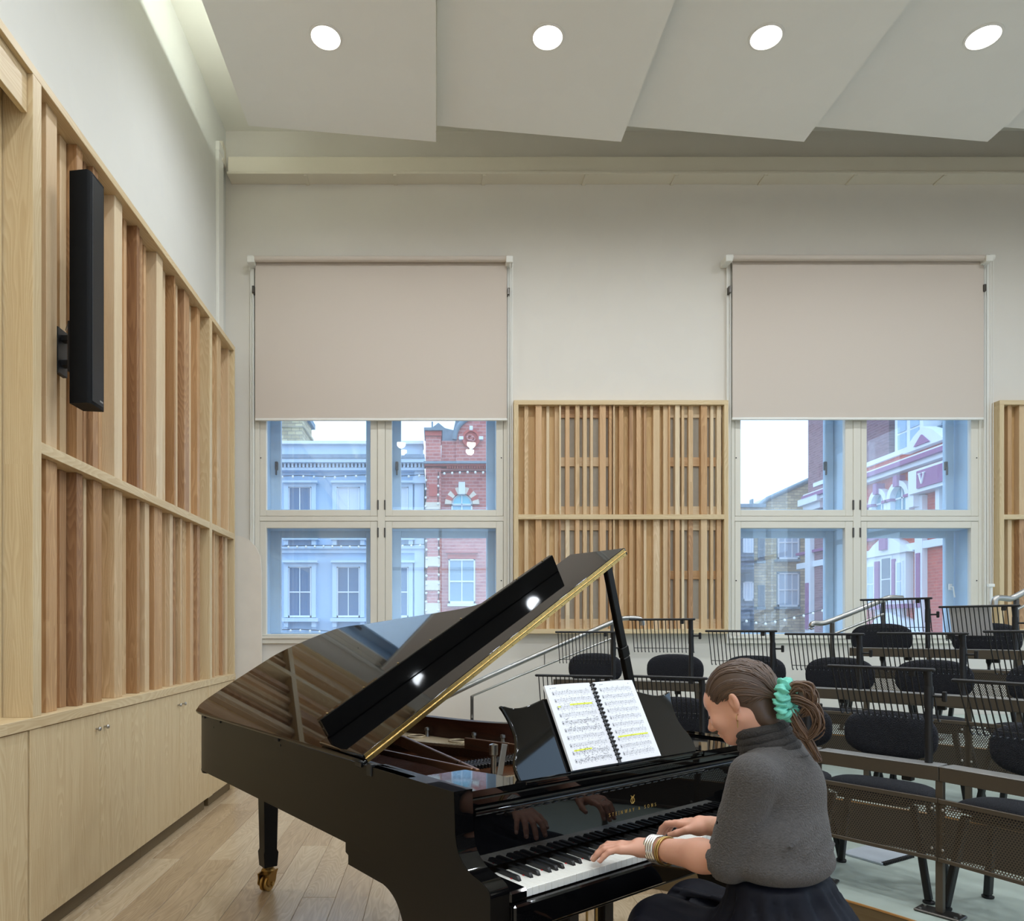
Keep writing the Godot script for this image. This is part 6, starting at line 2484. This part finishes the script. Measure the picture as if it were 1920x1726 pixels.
func build_street() -> void:
	var stucco := mottled(rgb8(176, 202, 228), 0.03, 0.8, 0.25)
	var stucco_dark := mottled(rgb8(140, 158, 180), 0.12, 0.85, 0.6)
	var trim := mat(rgb8(196, 216, 236), 0.7)
	var white := mat(rgb8(226, 232, 240), 0.6)
	var pane := mat(rgb8(84, 112, 146), 0.12)
	var pane_dark := mat(rgb8(66, 82, 106), 0.12)
	var blind_pane := mat(rgb8(206, 216, 230), 0.5)
	var red := brick(brick_tex(rgb8(206, 130, 120), rgb8(184, 104, 98), rgb8(208, 172, 166), 3))
	var red2 := brick(brick_tex(rgb8(206, 92, 70), rgb8(184, 70, 54), rgb8(190, 120, 106), 4))
	var yellow := brick(brick_tex(rgb8(216, 200, 160), rgb8(176, 160, 128), rgb8(150, 140, 124), 5), 2.4)
	var purple := mat(rgb8(150, 92, 140), 0.6)
	var slate := mottled(rgb8(128, 146, 160), 0.12, 0.7, 0.8)
	var stone := mat(rgb8(226, 214, 196), 0.8)
	var terracotta := mat(rgb8(192, 96, 84), 0.8)
	# street
	var gr := MB.new()
	gr.bx(Vector3(-40, -5.3, -70), Vector3(60, -5.0, -6.9))
	var g := put("ground", gr, mottled(rgb8(120, 122, 126), 0.05, 0.9, 0.3), self)
	g.set_meta("kind", "structure")
	tag(g, "grey street below the windows", "street")

	# ---- pale blue stucco building
	var a := thing("stucco_building", "pale blue stucco building with sash windows, outside the left window", "building")
	fb(a, "wall", stucco, 240, 864, 795, 1470, ZA, ZA + 6.0)
	fb(a, "parapet", trim, 240, 831, 793, 852, ZA + 0.05, ZA + 0.6)
	fb(a, "coping", white, 240, 826, 794, 831.5, ZA - 0.12, ZA + 0.7)
	fb(a, "gutter", stucco_dark, 240, 851, 796, 858, ZA - 0.55, ZA + 0.4)
	fb(a, "cornice", trim, 240, 857, 797, 866, ZA - 0.5, ZA + 0.4)
	for i in 46:
		fb(a, "dentil", trim, 476 + i * 7.0, 866.5, 480 + i * 7.0, 875.5, ZA - 0.34, ZA)
	fb(a, "dentil_band", stucco_dark, 240, 866, 795, 876, ZA - 0.06, ZA)
	fb(a, "frieze", trim, 240, 876, 796, 881, ZA - 0.3, ZA)
	fb(a, "string_course", trim, 240, 1023, 796, 1028, ZA - 0.22, ZA)
	fb(a, "string_course", trim, 240, 1028, 796, 1036, ZA - 0.12, ZA)
	fb(a, "pilaster", trim, 777, 881, 795, 1400, ZA - 0.15, ZA)
	fb(a, "capital", trim, 774, 893, 797, 905, ZA - 0.3, ZA)
	for k in 5:
		var c := 380.0 + k * 91.0
		for row in 2:
			var yt := 903.0 if row == 0 else 1053.0
			var yb := 1003.0 if row == 0 else 1157.0
			fb(a, "architrave", trim, c - 30, yt, c + 30, yt + 9, ZA - 0.14, ZA)
			fb(a, "hood", trim, c - 33, yt - 3, c + 33, yt + 1, ZA - 0.32, ZA)
			fb(a, "jamb_moulding", trim, c - 30, yt + 9, c - 22, yb, ZA - 0.14, ZA)
			fb(a, "jamb_moulding", trim, c + 22, yt + 9, c + 30, yb, ZA - 0.14, ZA)
			sash_window(a, c - 21.5, yt + 9, c + 21.5, yb, ZA - 0.02, 2, 2, white, blind_pane if row == 0 and k > 2 else pane)
			fb(a, "sill", trim, c - 34, yb + 1, c + 34, yb + 8, ZA - 0.4, ZA)
			for s in [-1.0, 1.0]:
				fb(a, "sill_bracket", trim, c + s * 26 - 4, yb + 8, c + s * 26 + 4, yb + 18, ZA - 0.3, ZA)
				fb(a, "sill_bracket", trim, c + s * 26 - 3, yb + 18, c + s * 26 + 3, yb + 22, ZA - 0.2, ZA)
	bulbs("string of small white bulbs under the cornice of the pale blue building", [[500, 893], [560, 891], [620, 893], [680, 890], [740, 893], [796, 889]], ZA - 0.4, 15)
	bulbs("string of small white bulbs along the ledge of the pale blue building", [[500, 1024], [600, 1022], [700, 1023], [796, 1020]], ZA - 0.5, 18)
	bulbs("string of small white bulbs below the lower sills of the pale blue building", [[500, 1181], [560, 1179], [620, 1183], [700, 1180], [790, 1182]], ZA - 0.5, 16)
	var ch := thing("chimney", "yellow brick chimney above the parapet of the pale blue building", "chimney")
	fb(ch, "stack", yellow, 500, 770, 567, 890, ZA + 3.0, ZA + 5.0)
	fb(ch, "cap", slate, 496, 762, 571, 772, ZA + 2.8, ZA + 5.2)
	fb(ch, "shoulder", yellow, 500, 795, 570, 800, ZA + 2.9, ZA + 5.0)

	# ---- red brick gabled building
	var zb := ZA - 0.2
	var b := thing("gabled_building", "red brick gabled building with an arched window and a round plaque, outside the left window", "building")
	fb(b, "wall", red, 800, 876, 1130, 1470, zb, zb + 6.0)
	var poly := PackedVector2Array()
	for q in [[855, 876], [855, 822], [858, 808], [866, 796], [880, 786], [905, 770], [935, 757], [965, 770], [990, 786], [1004, 800], [1012, 822], [1012, 876]]:
		var w := pt(q[0], q[1], zb)
		poly.append(Vector2(w.x, w.y))
	var m := MB.new()
	m.prism(poly, 0.6, Transform3D(Basis(), Vector3(0, 0, -zb - 0.6)), 30.0)
	put("gable", m, red, b)
	fb(b, "attic_wall", red, 828, 826, 858, 876, zb + 0.05, zb + 3.0)
	m = MB.new()
	var cop := []
	for q in [[852, 824], [856, 806], [865, 793], [880, 782], [905, 766], [935, 753], [965, 766], [990, 782], [1006, 796], [1015, 820]]:
		cop.append(pt(q[0], q[1], zb - 0.05))
	m.tube(spline(cop, 4), 0.09, 6)
	put("gable_coping", m, slate, b)
	m = MB.new()
	var rp := PackedVector2Array()
	for q in [[812, 828], [812, 800], [822, 792], [834, 802], [850, 806], [856, 780], [900, 760], [900, 828]]:
		var w := pt(q[0], q[1], zb + 1.2)
		rp.append(Vector2(w.x, w.y))
	m.prism(rp, 0.5, Transform3D(Basis(), Vector3(0, 0, -zb - 1.7)), 10.0)
	put("roof", m, slate, b)
	fb(b, "finial", slate, 809, 790, 812, 806, zb + 0.3, zb + 0.5)
	fb(b, "pier", red, 798, 815, 827, 866, zb - 0.18, zb + 0.8)
	fb(b, "pier_cap", slate, 795, 801, 830, 806, zb - 0.35, zb + 1.0)
	fb(b, "pier_cap", terracotta, 797, 806, 828, 816, zb - 0.26, zb + 0.9)
	fb(b, "pilaster", red, 798, 876, 827, 1400, zb - 0.22, zb)
	fb(b, "cornice", slate, 794, 864, 1130, 868, zb - 0.5, zb + 0.3)
	fb(b, "cornice", terracotta, 796, 868, 1130, 872, zb - 0.4, zb)
	for i in 32:
		fb(b, "dentil", terracotta, 838 + i * 4.6, 872, 841 + i * 4.6, 878, zb - 0.3, zb)
	fb(b, "dentil_band", red, 800, 878, 1130, 881, zb - 0.2, zb)
	for q in [[941, 954], [1043, 1061], [1088, 1106], [1130, 1150]]:
		fb(b, "quoin", stone, 797.5, q[0], 825.5, q[1], zb - 0.27, zb)
	fb(b, "panel_moulding", terracotta, 804, 908, 820, 930, zb - 0.26, zb)
	# round plaque
	m = MB.new()
	var cc := pt(883, 822.5, zb - 0.02)
	var k := zb / F
	m.lathe(PackedVector2Array([Vector2(17 * k, 0.0), Vector2(17 * k, 0.10), Vector2(12.5 * k, 0.12), Vector2(12.5 * k, 0.05), Vector2(0.0, 0.05)]), Transform3D(Basis(Vector3.RIGHT, PI / 2), cc), 30)
	var pl := put("plaque", m, terracotta, b)
	for i in 4:
		m = MB.new()
		var ang := i * PI / 2
		m.box(Transform3D(Basis(Vector3.BACK, ang), cc + Basis(Vector3.BACK, ang) * Vector3(0, 18.5 * k, 0.06)), Vector3(6 * k, 8 * k, 0.16))
		put("keystone", m, white, pl)
	m = MB.new()
	torus(m, cc + Vector3(-0.04, 0.02, 0.1), Vector3(0, 0, 1), 0.09, 0.03, 20, 6)
	torus(m, cc + Vector3(0.05, -0.03, 0.1), Vector3(0, 0, 1), 0.07, 0.025, 20, 6)
	put("emblem", m, red, pl)
	# arched windows with alternating voussoirs
	for cx in [866.0, 948.0, 1030.0]:
		for i in 11:
			var a0 := PI * i / 11.0
			var a1 := PI * (i + 1) / 11.0
			var vp := PackedVector2Array()
			for q in [[20.0, a0], [32.0, a0], [32.0, (a0 + a1) / 2], [32.0, a1], [20.0, a1]]:
				vp.append(Vector2(cos(q[1]), sin(q[1])) * q[0] * k)
			m = MB.new()
			var wp := pt(cx, 946, zb)
			m.prism(vp, 0.16, Transform3D(Basis(), Vector3(wp.x, wp.y, -zb)), 5.0)
			put("voussoir", m, stone if i % 2 == 0 else terracotta, b)
		fb(b, "keystone", white, cx - 6, 903, cx + 6, 926, zb - 0.26, zb)
		m = MB.new()
		var ap := PackedVector2Array()
		var wp := pt(cx, 946, zb)
		for i in 17:
			ap.append(Vector2(cos(PI * i / 16.0), sin(PI * i / 16.0)) * 19.5 * k)
		m.prism(ap, 0.06, Transform3D(Basis(), Vector3(wp.x, wp.y, -zb)), 30.0)
		var wn := put("arched_window", m, white, b)
		m = MB.new()
		ap.clear()
		for i in 17:
			ap.append(Vector2(cos(PI * i / 16.0), sin(PI * i / 16.0)) * 16.5 * k)
		m.prism(ap, 0.02, Transform3D(Basis(), Vector3(wp.x, wp.y, -zb + 0.06)), 30.0)
		put("pane", m, mat(rgb8(130, 196, 214), 0.2), wn)
		m = MB.new()
		bxp(m, cx - 0.8, 928, cx + 0.8, 1000, zb - 0.11, zb)
		bxp(m, cx - 17, 944, cx + 17, 946, zb - 0.11, zb)
		put("glazing_bar", m, white, wn)
		sash_window(b, cx - 19.5, 946, cx + 19.5, 1006, zb - 0.01, 2, 1, white, mat(rgb8(130, 180, 206), 0.2))
	for cx in [866.0, 948.0, 1030.0]:
		fb(b, "lintel", terracotta, cx - 30, 1033, cx + 30, 1036, zb - 0.16, zb)
		fb(b, "lintel_bricks", red2, cx - 27, 1036, cx + 27, 1047, zb - 0.04, zb)
		sash_window(b, cx - 25, 1048, cx + 25, 1131, zb - 0.03, 2, 2, white, mat(rgb8(138, 166, 186), 0.15), 1.7)
		fb(b, "sill", white, cx - 27, 1131, cx + 27, 1136, zb - 0.25, zb)
	fb(b, "string_course", terracotta, 826, 1144, 1130, 1149, zb - 0.2, zb)
	bulbs("string of small white bulbs down the left edge of the red brick pier", [[799, 890], [798, 960], [800, 1040], [799, 1150]], zb - 0.25, 16)
	bulbs("string of small white bulbs down the right edge of the red brick pier", [[822, 884], [821, 960], [823, 1040], [822, 1150]], zb - 0.25, 16)
	bulbs("string of small white bulbs across the cornice of the red brick building", [[826, 886], [880, 883], [940, 885], [1000, 883]], zb - 0.6, 12)

	# ---- yellow brick building with balconies
	var zc := 36.0
	var c := thing("brick_building", "yellow brick building with balconies and white casement windows, outside the right window", "building")
	var cp := PackedVector2Array()
	for q in [[1300, 1330], [1300, 948], [1424, 948], [1439, 936], [1521, 899], [1620, 860], [1620, 1330]]:
		var w := pt(q[0], q[1], zc)
		cp.append(Vector2(w.x, w.y))
	m = MB.new()
	m.prism(cp, 6.0, Transform3D(Basis(), Vector3(0, 0, -zc - 6.0)), 10.0)
	put("wall", m, yellow, c)
	m = MB.new()
	m.tube(PackedVector3Array([pt(1424, 947, zc - 0.1), pt(1439, 935, zc - 0.1), pt(1525, 896, zc - 0.1)]), 0.12, 4)
	put("coping", m, slate, c)
	fb(c, "chimney_pipe", slate, 1410, 935, 1413, 950, zc, zc + 0.3)
	fb(c, "roof_edge", slate, 1300, 944, 1437, 950, zc - 0.2, zc)
	fb(c, "balcony_bay", mat(rgb8(70, 82, 104), 0.7), 1340, 990, 1414, 1330, zc - 0.3, zc)
	for y in [1036.0, 1128.0, 1220.0]:
		fb(c, "balcony", mat(rgb8(66, 76, 98), 0.7), 1350, y, 1414, y + 36, zc - 1.3, zc - 0.3)
		for i in 4:
			fb(c, "balcony_slat", mat(rgb8(92, 104, 128), 0.7), 1350, y + 3 + i * 8.0, 1414, y + 7 + i * 8.0, zc - 1.36, zc - 1.3)
	for y in [1009.0, 1096.0]:
		sash_window(c, 1394, y - 6, 1413, y + 30, zc - 0.32, 3, 1, white, blind_pane)
		sash_window(c, 1421.6, y, 1434, y + 41, zc - 0.02, 1, 2, mat(rgb8(96, 108, 128), 0.6), pane_dark, 1.2)
		fb(c, "sill", slate, 1419, y + 41, 1436, y + 46, zc - 0.3, zc)
	for y in [985.0, 1074.0]:
		fb(c, "window_surround", slate, 1457, y - 3, 1500.5, y + 66, zc - 0.06, zc)
		sash_window(c, 1459, y, 1498.6, y + 63, zc - 0.08, 3, 2, white, mat(rgb8(176, 192, 214), 0.2))
		fb(c, "sill", slate, 1457, y + 63, 1501, y + 67, zc - 0.3, zc)

	# ---- ornate red and white building, its front running away from us
	var d := thing("ornate_building", "ornate red brick building with white and purple trim, outside the right window", "building")
	m = MB.new()
	m.bx(Vector3(XD, -5.0, -33.6), Vector3(XD + 8.0, 7.6, -21.0))
	put("wall", m, red2, d)
	dbox(d, "cornice", white, 1522, 1960, 7.38, 7.55, -0.1, 0.35)
	dbox(d, "cornice", purple, 1522, 1960, 7.55, 7.72, -0.1, 0.5)
	dbox(d, "cornice", white, 1522, 1960, 7.72, 7.80, -0.1, 0.42)
	dbox(d, "parapet", red2, 1530, 1960, 7.8, 8.1, -0.3, 0.02)
	dbox(d, "parapet_coping", white, 1530, 1960, 8.1, 8.28, -0.35, 0.14)
	# mansard with a dormer
	m = MB.new()
	var mp := PackedVector2Array([Vector2(0.3, 7.9), Vector2(1.5, 11.0), Vector2(4.0, 11.0), Vector2(4.0, 7.9)])
	m.prism(mp, 12.0, Transform3D(Basis(), Vector3(XD, 0, -33.4)), 5.0)
	put("mansard_roof", m, slate, d)
	for rr in 9:
		m = MB.new()
		m.bx(Vector3(XD + 0.28 + rr * 0.125, 8.2 + rr * 0.32, -29.0), Vector3(XD + 0.36 + rr * 0.125, 8.24 + rr * 0.32, -21.6))
		put("slate_course", m, stucco_dark, d)
	m = MB.new()
	m.bx(Vector3(XD + 0.05, 8.2, -27.55), Vector3(XD + 1.6, 9.75, -25.95))
	put("dormer", m, white, d)
	for i in 2:
		for j in 2:
			m = MB.new()
			m.bx(Vector3(XD + 0.02, 8.36 + j * 0.64, -27.35 + i * 0.72), Vector3(XD + 0.06, 8.92 + j * 0.64, -26.87 + i * 0.72))
			put("dormer_pane", m, mat(rgb8(150, 178, 206), 0.2), d)
	m = MB.new()
	m.bx(Vector3(XD - 0.1, 9.75, -27.75), Vector3(XD + 1.8, 9.95, -25.75))
	put("dormer_roof", m, slate, d)
	m = MB.new()
	m.bx(Vector3(XD + 0.1, 7.8, -30.3), Vector3(XD + 1.8, 12.5, -28.0))
	put("chimney_stack", m, brick(brick_tex(rgb8(132, 92, 100), rgb8(112, 74, 84), rgb8(146, 118, 124), 9)), d)
	m = MB.new()
	m.bx(Vector3(XD - 0.1, -5.0, -33.7), Vector3(XD + 2.0, 12.5, -32.4))
	put("tower", m, brick(brick_tex(rgb8(150, 110, 116), rgb8(128, 88, 96), rgb8(160, 132, 136), 10)), d)
	m = MB.new()
	m.bx(Vector3(XD - 0.5, 7.3, -33.9), Vector3(XD + 2.0, 7.6, -32.2))
	m.bx(Vector3(XD - 0.3, 7.0, -33.8), Vector3(XD + 2.0, 7.3, -32.3))
	put("tower_cornice", m, white, d)
	# pediment over the cornice
	for px in [1745.0]:
		var z: float = F * XD / (px - CX)
		m = MB.new()
		m.prism(PackedVector2Array([Vector2(-1.1, 8.0), Vector2(1.1, 8.0), Vector2(0.5, 8.5), Vector2(0, 8.75), Vector2(-0.5, 8.5)]), 0.5, Transform3D(Basis(Vector3(0, 0, 1), Vector3(0, 1, 0), Vector3(-1, 0, 0)), Vector3(XD + 0.2, 0, -z)), 5.0)
		put("pediment", m, white, d)
		m = MB.new()
		m.prism(PackedVector2Array([Vector2(-0.4, 8.1), Vector2(0.4, 8.1), Vector2(0, 8.45)]), 0.06, Transform3D(Basis(Vector3(0, 0, 1), Vector3(0, 1, 0), Vector3(-1, 0, 0)), Vector3(XD - 0.3, 0, -z)), 5.0)
		put("pediment_field", m, purple, d)
	# arched upper windows
	for q in [[1612.0, 0.55], [1655.5, 0.58], [1694.0, 0.64], [1790.0, 0.64]]:
		var z: float = F * XD / (q[0] - CX)
		var r: float = q[1]
		var face := Basis(Vector3(0, 0, 1), Vector3(0, 1, 0), Vector3(-1, 0, 0))
		m = MB.new()
		var ring := PackedVector2Array()
		for i in 13:
			ring.append(Vector2(cos(PI * i / 12.0), sin(PI * i / 12.0)) * r)
		for i in 13:
			ring.append(Vector2(cos(PI * (12 - i) / 12.0), sin(PI * (12 - i) / 12.0)) * (r - 0.2))
		m.prism(ring, 0.25, Transform3D(face, Vector3(XD, 6.45, -z)), 40.0)
		var s := put("arch", m, white, d)
		m = MB.new()
		var fill := PackedVector2Array()
		for i in 13:
			fill.append(Vector2(cos(PI * i / 12.0), sin(PI * i / 12.0)) * (r - 0.2))
		fill.append(Vector2(-(r - 0.2), -1.3))
		fill.append(Vector2(r - 0.2, -1.3))
		m.prism(fill, 0.02, Transform3D(face, Vector3(XD, 6.45, -z)), 40.0)
		put("pane", m, mat(rgb8(128, 168, 186), 0.15), s)
		m = MB.new()
		m.bx(Vector3(XD - 0.06, 5.15, -z - 0.03), Vector3(XD, 7.0, -z + 0.03))
		m.bx(Vector3(XD - 0.06, 6.42, -z - r + 0.2), Vector3(XD, 6.48, -z + r - 0.2))
		put("glazing_bar", m, white, s)
		m = MB.new()
		for sg in [-1.0, 1.0]:
			m.bx(Vector3(XD - 0.22, 5.1, -z + sg * (r - 0.1) - 0.1), Vector3(XD, 6.45, -z + sg * (r - 0.1) + 0.1))
		put("arch_pier", m, white, d)
		m = MB.new()
		for sg in [-1.0, 1.0]:
			m.bx(Vector3(XD - 0.28, 6.38, -z + sg * (r - 0.1) - 0.15), Vector3(XD, 6.48, -z + sg * (r - 0.1) + 0.15))
		put("arch_band", m, purple, d)
		m = MB.new()
		m.bx(Vector3(XD - 0.34, 6.45 + r - 0.22, -z - 0.12), Vector3(XD, 6.45 + r + 0.2, -z + 0.12))
		put("arch_keystone", m, purple, d)
	# block with a letter
	dbox(d, "name_block", white, 1728, 1812, 6.35, 7.2, -0.1, 0.5)
	dbox(d, "name_board", purple, 1747, 1800, 6.48, 7.1, 0.4, 0.56)
	var tm := TextMesh.new()
	tm.text = "V"
	var f := SystemFont.new()
	f.font_names = PackedStringArray(["Droid Serif"])
	tm.font = f
	tm.font_size = 64
	tm.pixel_size = 0.0085
	tm.depth = 0.05
	put("letter", tm, white, d, Transform3D(Basis(Vector3(0, 0, 1), Vector3(0, 1, 0), Vector3(-1, 0, 0)), Vector3(XD - 0.58, 6.79, -F * XD / (1758.0 - CX))))
	dbox(d, "bracket", white, 1724, 1734, 5.9, 6.4, -0.1, 0.42)
	dbox(d, "pilaster", white, 1725, 1739, -5.0, 6.3, -0.1, 0.2)
	dbox(d, "pilaster_panel", purple, 1728.5, 1735.5, 2.2, 4.2, 0.15, 0.24)
	dbox(d, "string_course", white, 1500, 1960, 4.35, 4.62, -0.1, 0.18)
	dbox(d, "string_course", purple, 1500, 1960, 5.02, 5.14, -0.1, 0.22)
	dbox(d, "pilaster", white, 1521, 1531, -5.0, 6.9, -0.1, 0.3)
	dbox(d, "pilaster_panel", purple, 1523.5, 1528.5, 1.4, 3.6, 0.25, 0.36)
	# three-light window
	dbox(d, "bay", white, 1636, 1713, 2.35, 4.3, -0.1, 0.3)
	dbox(d, "bay_sill", purple, 1632, 1717, 2.2, 2.36, -0.1, 0.45)
	dbox(d, "bay_panel", white, 1650, 1700, 1.8, 2.2, -0.1, 0.2)
	for q in [[1641, 1654], [1668, 1687], [1697, 1708]]:
		var big: bool = q[0] == 1668
		var w := dbox(d, "bay_window", white, q[0] - 1.5, q[1] + 1.5, 2.45, 4.25 if big else 4.0, 0.28, 0.34)
		m = MB.new()
		for j in 2:
			var h0 := 2.55 + j * (0.84 if big else 0.72)
			m = MB.new()
			m.bx(Vector3(XD - 0.36, h0, -F * XD / (q[0] - CX) + 0.06), Vector3(XD - 0.33, h0 + (0.78 if big else 0.66), -F * XD / (q[1] - CX) - 0.06))
			put("pane", m, pane_dark if big else mat(rgb8(170, 190, 214), 0.2), w)
	for q in [[1655, 1666], [1688, 1696]]:
		dbox(d, "bay_pilaster", purple, q[0] + 1.5, q[1] - 1.5, 2.5, 4.1, 0.28, 0.38)
	var zz := F * XD / (1677.5 - CX)
	m = MB.new()
	m.prism(PackedVector2Array([Vector2(-1.35, 4.3), Vector2(1.35, 4.3), Vector2(0.75, 4.75), Vector2(0.3, 4.95), Vector2(-0.3, 4.95), Vector2(-0.75, 4.75)]), 0.4, Transform3D(Basis(Vector3(0, 0, 1), Vector3(0, 1, 0), Vector3(-1, 0, 0)), Vector3(XD, 0, -zz)), 5.0)
	put("bay_pediment", m, white, d)
	m = MB.new()
	m.bx(Vector3(XD - 0.5, 4.5, -zz - 0.2), Vector3(XD, 5.25, -zz + 0.2))
	put("bay_keystone", m, purple, d)
	m = MB.new()
	m.prism(PackedVector2Array([Vector2(-1.3, 1.2), Vector2(1.3, 1.2), Vector2(0.9, 1.75), Vector2(0, 2.05), Vector2(-0.9, 1.75)]), 0.45, Transform3D(Basis(Vector3(0, 0, 1), Vector3(0, 1, 0), Vector3(-1, 0, 0)), Vector3(XD, 0, -zz + 0.3)), 5.0)
	put("door_pediment", m, white, d)
	dbox(d, "door_board", mat(rgb8(190, 50, 110), 0.6), 1664, 1690, 0.7, 1.25, 0.0, 0.3)
	# overhead wire in front of the yellow bricks
	bulbs("string of small white bulbs hung low across the yellow brick building", [[1390, 1160], [1430, 1168], [1470, 1160], [1515, 1150], [1550, 1140]], 22.0, 9)
